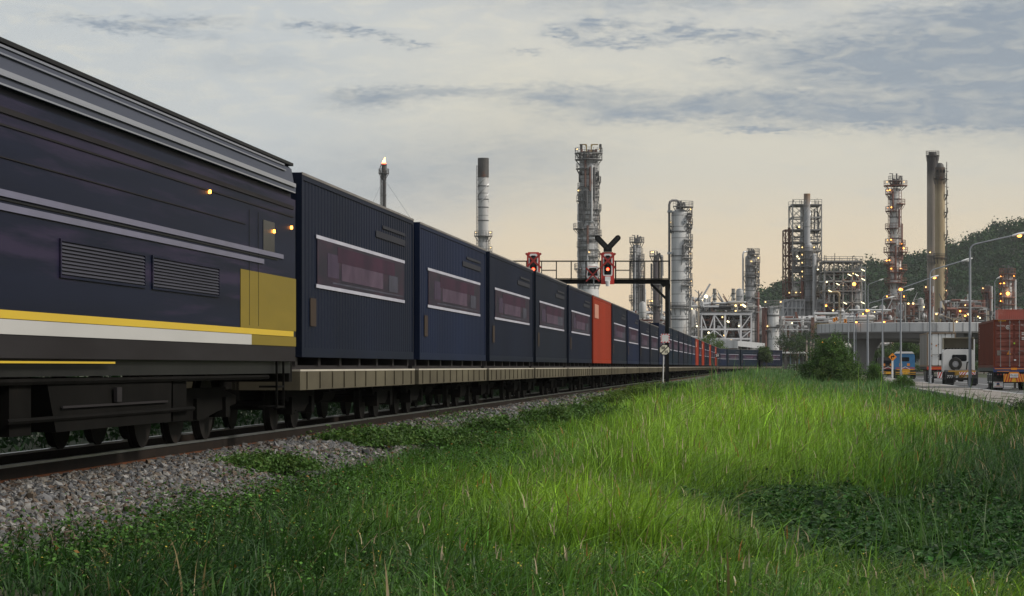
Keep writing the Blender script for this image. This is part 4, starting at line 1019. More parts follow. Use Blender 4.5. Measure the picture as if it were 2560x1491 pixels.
for zz in np.arange(5, H + 1, 2.2): b.sector(zz, .35, .45, -120, 120, .12, 8, r + .55, 0)
b.build('ladder_cage', MT['darksteel'], e)

# thin twin columns and a lamp hung column at the right
e, P, r, H = small_column('distillation_column', 'short column with red rings and bright lamps at the right edge under the hill', 2506, 2531, 686, 600, shell_white, [(700, 'A', .8, 360), (718, 'L', 1.0, 160), (744, 'A', .9, 360), (762, 'A', .9, 360)], 'platform_red', ('lamp_orange', 2, 1), lad=(320,), risers=((-20, 700, 800, .4, 'pipe'),))
platform(e, r * .8, P.z(684), 'A', 1.1, 'platform_red'); crown(e, P, r, 684, 664, n=5); lamp(e, P.x(2515), -r - 1, P.z(735), .42, 'lamp_orange')
e, P, r, H = small_column('distillation_column', 'thin dark column left of the lamp hung column at the right edge', 2462, 2475, 722, 610, shell_brown, [(730, 'L', 1.0, 200), (745, 'R', .8, 140)], 'platform_red', ('lamp_warm', 1, 2), lad=(200,), risers=((-40, 716, 800, .3, 'pipe'),)); crown(e, P, r, 722, 712, n=4)
e, P, r, H = small_column('distillation_column', 'slim red and grey column at the foot of the tall chimneys', 2320, 2328, 724, 560, shell_brown, [(728, 'L', 1.0, 180), (746, 'A', .7, 360), (764, 'A', .7, 360)], 'platform_red', ('lamp_warm', 1, 1), lad=(200,), risers=((-30, 716, 800, .22, 'pipe'), (10, 730, 800, .3, 'pipe_red')))
for px, lab in ((1786.5, 'left of two short grey heater stacks behind the white frame'), (1833.5, 'right of two short grey heater stacks behind the white frame')):
    e, P, r, H = column('heater_stack', lab, 'stack', px - 4.6, px + 4.6, 722, 590, banded('stub_shell', (.36, .36, .35), (.28, .28, .27), 3.0, .3, (.1, .1, .1), (.22, .14, .06), (18, 20.5, (.17, .16, .15)), .6, .7), False)
    bands(e, r, [P.z(y) for y in (736, 750)], 'darksteel', .1, .3)

# ------------------------------------------------------------------ open steel structures
def lattice(e, P, x0, x1, levels, depth, cols=2, mat='lattice', w=.35, brace='X', name='steel_frame'):
    """square steel frame from px x0..x1 with floors at pixel rows levels"""
    xs_ = [P.x(x0 + (x1 - x0) * k / (cols - 1)) for k in range(cols)]; zt = P.z(levels[0]); b = MB()
    for y in (-depth / 2, depth / 2):
        for x in xs_: b.bar((x, y, 0), (x, y, zt), w)
    zs = [P.z(l) for l in levels] + [0]
    for i in range(len(zs) - 1):
        z1, z0 = zs[i], zs[i + 1]
        for y in (-depth / 2, depth / 2):
            b.bar((xs_[0], y, z1), (xs_[-1], y, z1), w)
            for k in range(cols - 1):
                a, c = xs_[k], xs_[k + 1]
                if brace == 'X': b.bar((a, y, z0), (c, y, z1), w * .4); b.bar((a, y + .1, z1), (c, y + .1, z0), w * .4)
                elif brace == 'A': m = (a + c) / 2; b.bar((a, y, z0), (m, y, z1), w * .55); b.bar((c, y, z0), (m, y, z1), w * .55)
                elif brace == 'Z' and (i + k) % 3 == 0: b.bar((a, y, z0), (c, y, z1), w * .5)
                elif brace == 'Z' and (i + k) % 3 == 1: b.bar((a, y, z1), (c, y, z0), w * .5)
        for x in xs_: b.bar((x, -depth / 2, z1), (x, depth / 2, z1), w)
        b.bar((xs_[0], -depth / 2, z0), (xs_[0], depth / 2, z1), w * .5); b.bar((xs_[-1], depth / 2, z0), (xs_[-1], -depth / 2, z1), w * .5)
    return b.build(name, MT[mat], e)
def deck(e, P, x0, x1, py, depth, mat='platform', rail=True):
    z = P.z(py); b = MB(); b.box(P.x(x0), P.x(x1), -depth / 2 - .4, depth / 2 + .4, z - .2, z + .05); o = b.build('floor_deck', MT[mat], e)
    if rail:
        n = max(2, int((P.x(x1) - P.x(x0)) / 1.6))
        for y in (-depth / 2 - .35, depth / 2 + .35):
            b = MB()
            for k in range(n + 1):
                x = P.x(x0) + (P.x(x1) - P.x(x0)) * k / n; b.bar((x, y, z), (x, y, z + 1.2), .1)
            for h in (.6, 1.2): b.bar((P.x(x0), y, z + h), (P.x(x1), y, z + h), .1)
            b.build('railing', MT[mat], o)
    return o
def clutter(e, P, x0, x1, y0, y1, depth, n, seed, mats=('pipe', 'pipe_dark', 'pipe_red', 'pipe', 'rust'), rmin=.1, rmax=.38, lamps=4, vessels=3, lampkinds=('lamp_warm', 'lamp_warm', 'lamp_white', 'lamp_orange'), grid=True):
    """pipework, small vessels, access steel and work lamps filling a volume of a process unit"""
    g = random.Random(seed); X = lambda: P.x(g.uniform(x0, x1)); Zz = lambda: P.z(g.uniform(y0, y1)); Y = lambda: g.uniform(-depth / 2, depth / 2)
    groups = {}
    for k in range(n):
        m = g.choice(mats); b = groups.setdefault(m, MB()); r = g.uniform(rmin, rmax) if g.random() < .85 else rmax * 1.5; t = g.random(); x, y, z = X(), Y(), Zz()
        if t < .38:
            x2 = x + g.uniform(2, 9) * g.choice((-1, 1)); x2 = min(max(x2, P.x(x0)), P.x(x1)); z2 = z + g.choice((-1, 1)) * g.uniform(1, 5)
            z2 = min(max(z2, P.z(y1)), P.z(y0)); b.path([(x, y, z), (x2, y, z), (x2, y, z2)], r, 6)
        elif t < .75:
            z2 = P.z(g.uniform(y0, y1)); b.path([(x, y, z), (x, y, z2), (x + g.uniform(-2.5, 2.5), y, z2)], r, 6)
        elif t < .88: b.bar((x, y, z), (x + g.uniform(-3, 3), y, z + g.uniform(1.5, 4)), r * .8)
        else:
            b.sphere((x, y, z), r * 2.2, 5); b.box(x - r * 1.4, x + r * 1.4, y - r, y + r, z, z + r * 3)
    for m, b in groups.items(): 
        if b.f: b.build('pipework', MT[m], e)['kind'] = 'stuff'
    for k in range(vessels):
        b = MB(); x, y, z = X(), Y(), P.z(g.uniform(y0 + (y1 - y0) * .2, y1)); r = g.uniform(.45, .95); L_ = g.uniform(2.5, 5)
        if g.random() < .5: b.lathe([(.05, z), (r * .8, z + .25), (r, z + .7), (r, z + L_), (r * .8, z + L_ + .45), (.05, z + L_ + .7)], 14, x, y)
        else:
            t = MB(); t.lathe([(.05, 0), (r * .8, .25), (r, .7), (r, L_), (r * .8, L_ + .45), (.05, L_ + .7)], 14); b.add([(x + zz - L_ / 2, y + yy2, z + xx) for xx, yy2, zz in t.v], t.f)
        b.build('vessel', g.choice((shell, shell_dark, shell_white)), e, 35)
    if grid:
        b = MB(); ns = max(2, int((P.x(x1) - P.x(x0)) / 4.5))
        for k in range(ns + 1):
            x = P.x(x0) + (P.x(x1) - P.x(x0)) * k / ns; b.bar((x, -depth / 2, 0), (x, -depth / 2, P.z(y0) - g.uniform(0, 4)), .28); b.bar((x, depth / 2, 0), (x, depth / 2, P.z(y0) - g.uniform(0, 3)), .28)
        nz = max(2, int((P.z(y0) - P.z(y1)) / 3.4))
        for k in range(nz):
            z = P.z(y1) + (P.z(y0) - P.z(y1)) * (k + g.uniform(.2, .8)) / nz; xa, xb = sorted((X(), X()))
            if xb - xa > 3:
                b.bar((xa, -depth / 2, z), (xb, -depth / 2, z), .3); q = int((xb - xa) / 1.5)
                for j in range(q + 1): b.bar((xa + j * 1.5, -depth / 2 - .2, z), (xa + j * 1.5, -depth / 2 - .2, z + 1.2), .09)
                b.bar((xa, -depth / 2 - .2, z + 1.2), (xb, -depth / 2 - .2, z + 1.2), .1)
        b.build('access_steel', MT['lattice'], e)['kind'] = 'stuff'
    for k in range(max(1, int(lamps * .42))): lamp(e, X(), -depth / 2 - .5, Zz(), g.uniform(.13, .24), g.choice(lampkinds))

# tall lattice heater structure with its stack
P = Px(2012, 610); e = empty('heater_structure', 'tall open lattice tower round a grey stack, with pale domed furnaces at its foot', 'steel structure', (P.x0, 610, GB))
lattice(e, P, 1977, 2048.5, (515, 546, 577, 608, 629, 652, 680, 708, 735, 770), 8, 3, 'lattice', .32)
lattice(e, P, 1960.5, 1977, (577, 608, 640, 672, 706, 740), 6, 2, 'rust', .3)
deck(e, P, 1976, 2049, 514, 8, 'platform')
for yy_ in (577, 608, 652, 680): deck(e, P, 1977, 2048, yy_, 8, 'platform', yy_ != 577)
b = MB(); b.lathe([(P.m(8.1), P.z(612)), (P.m(8.1), P.z(488)), (P.m(7.4), P.z(488))], 24, 0, -4.6); b.lathe([(P.m(10), 0), (P.m(10), P.z(640)), (P.m(11), P.z(636)), (P.m(11), P.z(618)), (P.m(8), P.z(611))], 24, P.x(2015), -4.6); st_ = b.build('stack', banded('heater_stack_shell', (.34, .345, .36), (.26, .265, .28), 5.2, .3, (.12, .12, .12), (.2, .14, .07), (40, 44.5, (.20, .12, .06)), .5, .6), e, 35)
for q in range(3): b = MB(); b.path([(math.cos(q * 2.1 + t * .35) * (P.m(8.1) + .06), -4.6 + math.sin(q * 2.1 + t * .35) * (P.m(8.1) + .06), P.z(560) + t * (P.z(505) - P.z(560)) / 12) for t in range(13)], .1, 4); b.build('strake', MT['pipe'], st_)
for yy_, sd in ((630, 'A'), (648, 'A'), (668, 'A'), (690, 'A'), (703, 'A'), (755, 'A')): platform(e, P.m(11), P.z(yy_), sd, .8, 'platform', None, ('lamp_warm', 2), P.x(2015), -4.6)
b = MB(); b.lathe([(P.m(3.6), 0), (P.m(3.6), P.z(570))], 14, P.x(1972), -1); b.build('side_stack', MT['rust'], e, 40)
riser(e, [(P.x(2028), -6, 0), (P.x(2028), -6, P.z(642)), (P.x(2031), -6, P.z(640))], .55, 'pipe'); riser(e, [(P.x(2000), -5, 0), (P.x(2000), -5, P.z(700))], .4, 'pipe_red'); riser(e, [(P.x(2001), -2, P.z(720)), (P.x(2001), -2, P.z(518))], .3, 'pipe')
clutter(e, P, 1985, 2045, 620, 720, 7, 40, 5, ('pipe', 'pipe_dark', 'lattice', 'pipe'), .1, .3, 12, 0, grid=False)
clutter(e, P, 1985, 2045, 520, 600, 6, 16, 6, ('pipe', 'pipe_dark', 'lattice'), .08, .2, 3, 0, grid=False)
b = MB()
for x in (2001, 2012, 2036, 2044): b.bar((P.x(x), -2, P.z(514)), (P.x(x), -2, P.z(503)), .16)
b.bar((P.x(1985), 2, P.z(514)), (P.x(1985), 2, P.z(502)), .14); b.bar((P.x(1985), 2, P.z(502)), (P.x(1987), 2, P.z(500)), .3); b.build('mast_lights', MT['darksteel'], e)
furn = banded('furnace_wall', (.33, .34, .355), (.26, .265, .28), 2.6, .16, (.15, .15, .15), (.2, .15, .11), None, .6, .6)
for xa, xb, y0, y1 in ((1952, 2004, 752, 792), (2034, 2088, 752, 792)):
    f = MB(); f.box(P.x(xa), P.x(xb), -6, 3, P.z(y1), P.z(y0)); fo = f.build('furnace_box', furn, e)
    g_ = MB()
    for k in range(6):
        x = P.x(xa + (xb - xa) * k / 5); g_.bar((x, -6.15, 0), (x, -6.15, P.z(y0)), .3)
    for yy_ in (y0, (y0 + y1) / 2, y1): g_.bar((P.x(xa), -6.2, P.z(yy_)), (P.x(xb), -6.2, P.z(yy_)), .3)
    g_.bar((P.x(xa), -6.35, P.z(y1)), (P.x(xa + 18), -6.35, P.z(y0)), .2); g_.bar((P.x(xb), -6.35, P.z(y0)), (P.x(xb - 16), -6.35, P.z(y1)), .2); g_.bar((P.x(xa), -6.4, P.z(y0 + 6)), (P.x(xa + 26), -6.4, P.z(y0 - 4)), .25); g_.build('furnace_frame', MT['whitesteel'], fo)
for xc in (1985, 2046):
    d = MB(); rr = P.m(11.5); d.lathe([(rr, P.z(742)), (rr * 1.02, P.z(736)), (rr * .92, P.z(728)), (rr * .62, P.z(720)), (rr * .3, P.z(716.5)), (.05, P.z(716))], 20, P.x(xc), -3); d.build('furnace_dome', banded('dome_shell', (.52, .51, .46), (.43, .42, .38), 30, .1, streak=(.3, .24, .14)), e, 50)
    platform(e, rr, P.z(742), 'A', 1.0, 'rust', None, ('lamp_warm', 3), P.x(xc), -3)

# boiler frame with floors
P = Px(2104, 600); e = empty('boiler_frame', 'wide open steel frame with railed roof deck standing before the hill', 'steel structure', (P.x0, 600, GB))
lattice(e, P, 2056, 2147, (655, 681, 705, 729, 758, 785), 9, 5, 'lattice', .29, 'Z')
lattice(e, P, 2144, 2159.5, (670, 690, 705, 729, 758), 5, 2, 'steel', .28, 'Z', 'stair_tower')
deck(e, P, 2054, 2150, 656, 9, 'platform'); 
for yy_ in (681, 729): deck(e, P, 2056, 2147, yy_, 9, 'platform')
b = MB()
for k in range(10):
    x = P.x(2060 + k * 9.6); b.bar((x, -4.6, P.z(657)), (x + (1.4 if k % 2 else -1.4), -4.6, P.z(667)), .22)
for x, y in ((2061, 638), (2065, 639), (2087, 633), (2131, 643), (2155, 654)): b.bar((P.x(x), 0, P.z(656)), (P.x(x), 0, P.z(y)), .14)
b.bar((P.x(2131), 0, P.z(643)), (P.x(2136), 0, P.z(640)), .28); b.build('mast_lights', MT['darksteel'], e)
clutter(e, P, 2058, 2146, 684, 790, 8, 60, 21, ('pipe', 'pipe_dark', 'pipe_red', 'lattice'), .1, .32, 12, 2, grid=False)
riser(e, [(P.x(2064), -5.4, P.z(733)), (P.x(2085), -5.4, P.z(732)), (P.x(2090), -5.4, P.z(735)), (P.x(2091.5), -5.4, P.z(742)), (P.x(2091.5), -5.4, 0)], P.m(3), 'pipe_tan', 10)
for px_, py_ in ((2149.5, 678), (2150, 701), (2116, 690), (2134, 690), (2087, 713), (2149, 759), (2105, 760), (2068, 730)):
    t = MB(); t.bar((P.x(px_) - .42, -5.6, P.z(py_) + .22), (P.x(px_) + .42, -5.6, P.z(py_) - .22), .15); t.build('tube_lamp', MT['lamp_white'], e)
t = lamp(e, P.x(2124), -8, P.z(713.5), .42, 'lamp_orange')

# white portal frame nearest the train
P = Px(1812, 520); e = empty('pipe_structure', 'white painted steel portal frame full of pipes behind the metal shed', 'steel structure', (P.x0, 520, GB))
b = MB(); cx_ = (1750, 1782, 1808.5, 1847.5, 1873.5)
for y in (-4, 4):
    for k, x in enumerate(cx_): b.bar((P.x(x), y, 0), (P.x(x), y, P.z(783)), .42 if k in (2, 3) else .3)
    for yy_ in (786, 824.5, 848): b.bar((P.x(1750), y, P.z(yy_)), (P.x(1874), y, P.z(yy_)), .5 if yy_ == 786 else .36)
    for (xa, ya, xb, yb) in ((1750, 788, 1763, 824), (1782, 788, 1770, 824), (1784, 790, 1806, 822), (1872, 790, 1849, 822), (1784, 828, 1806, 846), (1872, 828, 1849, 846), (1815, 826, 1809, 846), (1841, 826, 1847, 846), (1757, 846, 1782, 826), (1866, 862, 1873, 850)):
        b.bar((P.x(xa), y, P.z(ya)), (P.x(xb), y, P.z(yb)), .22)
for x in cx_:
    for yy_ in (786, 824.5, 848): b.bar((P.x(x), -4, P.z(yy_)), (P.x(x), 4, P.z(yy_)), .3)
b.build('steel_frame', MT['whitesteel'], e)
b = MB(); b.box(P.x(1748), P.x(1876), -4.4, 4.4, P.z(781.5), P.z(780)); b.build('floor_deck', MT['darksteel'], e)
clutter(e, P, 1752, 1872, 790, 880, 7, 130, 31, ('pipe', 'pipe_dark', 'pipe_red', 'pipe_dark', 'rust', 'darksteel'), .08, .28, 14, 4, grid=False)
clutter(e, P, 1754, 1872, 757, 781, 7, 80, 32, ('pipe', 'pipe_dark', 'rust', 'lattice', 'pipe'), .07, .24, 8, 2, grid=False)
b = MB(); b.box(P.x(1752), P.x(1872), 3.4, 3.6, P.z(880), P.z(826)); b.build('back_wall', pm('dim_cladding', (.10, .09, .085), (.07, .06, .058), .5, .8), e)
t = MB(); t.bar((P.x(1851), -4.6, P.z(763)), (P.x(1859), -4.6, P.z(769)), .34); t.build('tube_lamp', MT['lamp_white'], e)
t = MB(); t.bar((P.x(1813), -4.6, P.z(804)), (P.x(1818), -4.6, P.z(807)), .3); t.build('tube_lamp', MT['lamp_white'], e)
lamp(e, P.x(1763), -2, P.z(743), .42, 'lamp_white'); riser(e, [(P.x(1762), -2, P.z(780)), (P.x(1762), -2, P.z(744))], .3, 'pipe'); riser(e, [(P.x(1769), -2, P.z(780)), (P.x(1773), -2, P.z(760)), (P.x(1773), -2, P.z(744)), (P.x(1770), -2, P.z(742))], .14, 'steel')

# low process units that fill the ground between the columns
def unit(label, x0, x1, y0, y1, Z, seed, n, lamps=8, mats=('pipe', 'pipe_dark', 'pipe_red', 'pipe', 'whitesteel'), depth=14, vessels=4, extra=None):
    P = Px((x0 + x1) / 2, Z); e = empty('process_unit', label, 'process plant', (P.x0, Z, GB))
    clutter(e, P, x0, x1, y0, y1, depth, n, seed, mats, .09, .36, lamps, vessels)
    if extra: extra(e, P)
    return e
unit('grey pipework at the foot of the dark brown column left of the gantry post', 1560, 1672, 776, 850, 640, 41, 90, 8)
unit('low pipework between the widest column and the white portal frame', 1722, 1756, 742, 880, 600, 42, 70, 9)
unit('pipework and red ladders between the medium pale column and the short drum', 1888, 1922, 770, 890, 590, 43, 70, 8)
def big_pipes(e, P):
    b = MB(); b.tube((P.x(2024), -9, P.z(787)), (P.x(2082), -9, P.z(787)), P.m(3.4), n=14); b.sphere((P.x(2024), -9, P.z(787)), P.m(3.4), 8); b.tube((P.x(2024), -9, P.z(787)), (P.x(2024), -9, P.z(805)), P.m(3.2), n=14); b.build('transfer_line', MT['pipe'], e, 40)
    for z in (800, 806, 826): 
        b = MB(); b.tube((P.x(1950), -8, P.z(z)), (P.x(2170), -8, P.z(z)), P.m(1.3), n=10); b.build('rack_pipe', MT['pipe'], e, 40)
    for yy_, m_ in ((813, 'pipe_tan'), (819, 'pipe_tan')):
        b = MB(); b.box(P.x(2020), P.x(2170), -8.4, -7.6, P.z(yy_) - .3, P.z(yy_) + .3); b.build('cable_tray', MT[m_], e)
    b = MB(); b.bar((P.x(2019), -9.5, P.z(845)), (P.x(2019), -9.5, P.z(796)), .7); b.build('red_post', MT['rust'], e)
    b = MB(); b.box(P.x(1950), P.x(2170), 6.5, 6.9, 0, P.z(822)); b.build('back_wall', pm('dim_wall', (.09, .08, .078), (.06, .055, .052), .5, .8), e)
unit('pipe rack of long grey lines below the domed furnaces', 1948, 2100, 792, 890, 570, 44, 190, 18, depth=15, vessels=6, extra=big_pipes)
def long_pipe(e, P):
    b = MB(); b.tube((P.x(2111), -8, P.z(778)), (P.x(2214), -8, P.z(778)), P.m(2.7), n=14); b.build('transfer_line', MT['pipe'], e, 40)
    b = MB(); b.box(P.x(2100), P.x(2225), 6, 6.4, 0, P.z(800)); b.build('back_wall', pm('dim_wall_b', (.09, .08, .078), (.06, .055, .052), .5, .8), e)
unit('pipework and long pale pipe above the left end of the flyover', 2098, 2226, 776, 870, 590, 45, 170, 14, ('pipe', 'pipe_red', 'pipe', 'rust', 'pipe_dark'), 14, 5, long_pipe)
unit('red pipework right of the white column above the flyover', 2252, 2322, 756, 860, 600, 46, 120, 14, ('pipe_red', 'rust', 'pipe', 'pipe_dark'))
unit('busy lamp lit pipework right of the tall chimneys above the flyover', 2360, 2465, 752, 860, 600, 47, 190, 22, ('pipe_red', 'rust', 'pipe', 'pipe', 'pipe_dark'))
unit('pipework behind the lorry on the flyover at the right edge', 2465, 2590, 765, 860, 620, 48, 110, 10, ('pipe_red', 'rust', 'pipe', 'pipe_dark'))
# ------------------------------------------------------------------ flyover, lamps, sheds, signs
def flyover():
    pts = [(118, 349), (100, 348.5), (85, 348), (74, 347.6), (65, 347.4), (58, 348.2), (52.5, 350.6), (48.6, 355), (46.6, 361), (46.4, 368), (48.4, 376), (54, 388), (62, 402), (74, 420), (90, 445)]
    # smooth the line (Catmull-Rom)
    P_ = []
    for i in range(len(pts) - 1):
        p0, p1, p2, p3 = pts[max(0, i - 1)], pts[i], pts[i + 1], pts[min(len(pts) - 1, i + 2)]
        for k in range(5):
            t = k / 5; P_.append(tuple(.5 * (2 * p1[j] + (p2[j] - p0[j]) * t + (2 * p0[j] - 5 * p1[j] + 4 * p2[j] - p3[j]) * t * t + (3 * p1[j] - p0[j] - 3 * p2[j] + p3[j]) * t ** 3) for j in (0, 1)))
    P_.append(pts[-1]); n = len(P_)
    nor = []
    for i in range(n):
        a, b = P_[max(0, i - 1)], P_[min(n - 1, i + 1)]; d = math.hypot(b[0] - a[0], b[1] - a[1]); nor.append(((b[1] - a[1]) / d, -(b[0] - a[0]) / d))
    if nor[0][1] > 0: pass
    e = empty('flyover', 'curved concrete flyover on a flared pier crossing behind the lorries', 'bridge', (0, 0, 0))
    zt, zp0, zd, zg = EYE + (HZ - 806.5) / F * 348, EYE + (HZ - 829) / F * 348, EYE + (HZ - 833) / F * 348, EYE + (HZ - 846) / F * 348
    def sweep(name, prof, mat, i0=0, i1=None, parent=e):
        mb = MB(); i1 = i1 or n; m = len(prof)
        for i in range(i0, i1):
            (x, y), (nx, ny) = P_[i], nor[i]; mb.v += [(x - nx * o, y - ny * o, z) for o, z in prof]
        for i in range(i1 - i0 - 1):
            b = m * i; mb.f += [(b + j, b + m + j, b + m + (j + 1) % m, b + (j + 1) % m) for j in range(m)]
        mb.f += [tuple(range(m)), tuple(m * (i1 - i0) - 1 - j for j in range(m))]
        return mb.build(name, mat, parent)
    s = 1 if nor[10][1] * -1 < 0 else -1
    sg = -1 if nor[10][1] < 0 else 1                                       # offset sign: inner side lies away from the camera
    o = lambda v: v * (1 if nor[10][1] < 0 else -1)
    pmt = pm('parapet_concrete', (.52, .525, .535), (.42, .425, .435), .5, .85, stretch=(1, 1, .12), c3=(.20, .20, .205), t3=.58)
    gm = pm('girder_concrete', (.17, .165, .16), (.12, .118, .115), .3, .9, stretch=(1, 1, .3), c3=(.10, .10, .10), t3=.6)
    sweep('parapet', [(o(0), zp0), (o(0), zt - .06), (o(.06), zt), (o(.3), zt), (o(.36), zp0)], pmt)
    sweep('parapet', [(o(9.6), zp0), (o(9.6), zt), (o(9.9), zt), (o(9.96), zp0)], pmt)
    sweep('deck', [(o(.02), zd), (o(.02), zp0 - .002), (o(9.94), zp0 - .002), (o(9.94), zd)], gm)
    sweep('girder', [(o(1.3), zd - .002), (o(1.6), zg), (o(8.4), zg), (o(8.7), zd - .002)], gm)
    sweep('girder', [(o(.25), zd - .004), (o(.55), zd - .75), (o(1.28), zd - .80), (o(1.28), zd - .004)], gm, 20)
    j = MB()                                                                # joints between parapet panels
    L_ = 0; 
    for i in range(1, n):
        seg = math.hypot(P_[i][0] - P_[i - 1][0], P_[i][1] - P_[i - 1][1]); L_ += seg
        while L_ > 1.9:
            L_ -= 1.9; t = 1 - L_ / seg if seg else 0; x = P_[i - 1][0] + (P_[i][0] - P_[i - 1][0]) * t; y = P_[i - 1][1] + (P_[i][1] - P_[i - 1][1]) * t; nx, ny = nor[i]; f = o(.012)
            j.bar((x + nx * f, y + ny * f, zp0 + .01), (x + nx * f, y + ny * f, zt - .05), .05)
    j.build('panel_joints', pm('joint_filler', (.10, .10, .105), (.08, .08, .08), 1, .9), e)['kind'] = 'stuff'
    pr = MB(); cx, cy = 51.9, 355.5
    rings = [(1.25, .95, -.8), (1.25, .95, 2.2), (1.5, 1.0, 3.4), (2.2, 1.15, 4.4), (3.0, 1.3, zg - .02)]
    m = 20
    for rx, ry, z in rings: pr.v += [(cx + rx * math.cos(6.2832 * k / m), cy + ry * math.sin(6.2832 * k / m), z) for k in range(m)]
    for q in range(len(rings) - 1): pr.f += [(q * m + k, q * m + (k + 1) % m, (q + 1) * m + (k + 1) % m, (q + 1) * m + k) for k in range(m)]
    pr.f.append(tuple((len(rings) - 1) * m + k for k in range(m))); pr.build('pier', gm, e, 40)
    pr = MB(); pr.box(88, 91, 350, 354, -.8, zg - .02); pr.build('pier', gm, e)
    return zt
FZ = flyover()
deckz = EYE + (HZ - 829) / F * 348

def chevron(px0, px1, py0, py1, Y, label, yaw=0.0):
    e = empty('chevron_sign', label, 'sign', at((px0 + px1) / 2, py1, Y)); w = (px1 - px0) / 2 / F * Y; h = (py1 - py0) / F * Y; e.rotation_euler = (0, 0, yaw)
    b = MB(); b.box(-w, w, 0, .04, 0, h); b.build('board', MT['orange'], e)
    b = MB(); b.prism([(-w * .75, -.006, h * .1), (-w * .1, -.006, h * .1), (w * .75, -.006, h * .5), (-w * .1, -.006, h * .9), (-w * .75, -.006, h * .9), (w * .05, -.006, h * .5)], (0, .006, 0)); b.build('chevron', MT['black'], e)
    b = MB(); b.tube((0, .07, -1.2), (0, .07, h * .9), .05, n=6); b.build('post', MT['steel'], e)
chevron(2083, 2088.5, 795, 805, 372, 'leftmost orange chevron sign on the flyover bend'); chevron(2088.6, 2093.6, 793, 802, 378, 'orange chevron sign close behind the leftmost one on the flyover bend'); chevron(2110, 2117, 797.5, 807.5, 366, 'orange chevron sign standing apart to the right on the flyover parapet')

def street_lamp(label, pxp, pytop, pxh, pyh, Y, lit, base=-.255, group='grey lamps along the pavement'):
    X = (pxp - 1280) / F * Y; e = empty('street_lamp', label, 'street lamp', (X, Y, base), 0, group); zt = EYE + (HZ - pytop) / F * Y - base
    hx = (pxh - pxp) / F * Y; hz = EYE + (HZ - pyh) / F * Y - base
    b = MB(); b.tube((0, 0, 0), (0, 0, zt - .3), .105, .065, 10); b.box(-.2, .2, -.2, .2, 0, .03); b.box(-.09, .09, -.13, -.09, .6, 1.0); b.build('pole', lampgrey, e, 40)
    sl = (hz - zt) / max(.1, hx); a = MB(); R_ = .45; pts = [(0, 0, zt - .3)]
    for k in range(6):
        t = k / 5 * (math.pi / 2 - math.atan(sl)); pts.append((R_ * (1 - math.cos(t)), 0, zt - .3 + R_ * math.sin(t)))
    pts.append((hx - .45, 0, hz - .05)); a.path(pts, .045, 8); a.build('arm', lampgrey, e, 40)
    h = MB(); d = Vector((math.cos(math.atan(sl)), 0, math.sin(math.atan(sl)))); c = Vector((hx - .45, 0, hz - .05)); n_ = Vector((-d.z, 0, d.x)); rings = []
    for t, wy, wz in ((0, .05, .05), (.14, .1, .075), (.42, .15, .10), (.72, .13, .085), (.9, .06, .04)): rings.append((c + d * t * 1.0, wy, wz))
    m = 10
    for p, wy, wz in rings: h.v += [tuple(p + Vector((0, wy * math.cos(6.2832 * k / m), 0)) + n_ * (wz * math.sin(6.2832 * k / m))) for k in range(m)]
    for q in range(len(rings) - 1): h.f += [(q * m + k, q * m + (k + 1) % m, (q + 1) * m + (k + 1) % m, (q + 1) * m + k) for k in range(m)]
    h.f += [tuple(range(m)), tuple(4 * m + m - 1 - k for k in range(m))]; hd = h.build('lamp_head', MT['white'], e, 60)
    g_ = MB(); g_.sphere((0, 0, 0), .15, 8, .6); l = g_.build('bulb', MT['lamp_orange'] if lit else pm('unlit_lens', (.5, .5, .48), (.45, .45, .43), 2, .3) if 'unlit' not in MT else MT['unlit'], hd, 60); pb = c + d * .45 - n_ * .1; l.location = pb
lampgrey = pm('lamp_grey_paint', (.27, .29, .32), (.20, .215, .24), .8, .5, c3=(.15, .15, .16), t3=.62, stretch=(1, 1, .3))
MT['unlit'] = pm('unlit_lens', (.5, .5, .48), (.45, .45, .43), 2, .3)
for d_ in [(2425, 616, 2548, 588, 149, 1, 'nearest street lamp, lit orange, in front of the red container lorry'), (2325, 678, 2418, 652, 187, 0, 'second nearest street lamp, unlit, in front of the white refrigerated trailer'),
           (2252, 722, 2336, 695, 226, 1, 'street lamp lit orange whose arm ends against the tall chimneys'), (2206, 743, 2275, 726, 255, 0, 'unlit street lamp left of the yellow arrow sign, arm crossing the white column'),
           (2170, 760, 2228, 745, 285, 0, 'unlit street lamp in front of the flyover pier'), (2135, 786, 2187, 770, 330, 0, 'unlit street lamp left of the flyover pier'),
           (2121, 791, 2152, 782, 342, 0, 'unlit street lamp rising behind the big bush, farther left')]:
    street_lamp(d_[6], *d_[:6])
for d_ in [(2251, 760, 2251.8, 724, 262, 'low lit orange lamp glowing beside the white column'), (2170, 800, 2168.6, 777, 300, 'low lit orange lamp on a post above the flyover pier'), (2140, 815, 2140.5, 806, 352, 'low lit orange lamp over the flyover parapet left of the pier'), (2210, 815, 2210.3, 805.5, 352, 'small lit orange lamp over the flyover parapet right of the pier')]:
    e = empty('street_lamp', d_[5], 'street lamp', (at(d_[2], 900, d_[4])[0], d_[4], -.4), 0, 'far lit lamps'); zt = EYE + (HZ - d_[3]) / F * d_[4] + .4
    b = MB(); b.tube((0, .2, 0), (0, .2, zt + .1), .07, n=6); b.bar((0, .2, zt + .12), (0, -.2, zt + .12), .12); b.build('pole', lampgrey, e)
    b = MB(); b.sphere((0, 0, 0), .22 if d_[3] < 800 else .15, 7, .7); b.build('bulb', MT['lamp_orange'], e, 60, loc=(0, -.05, zt))
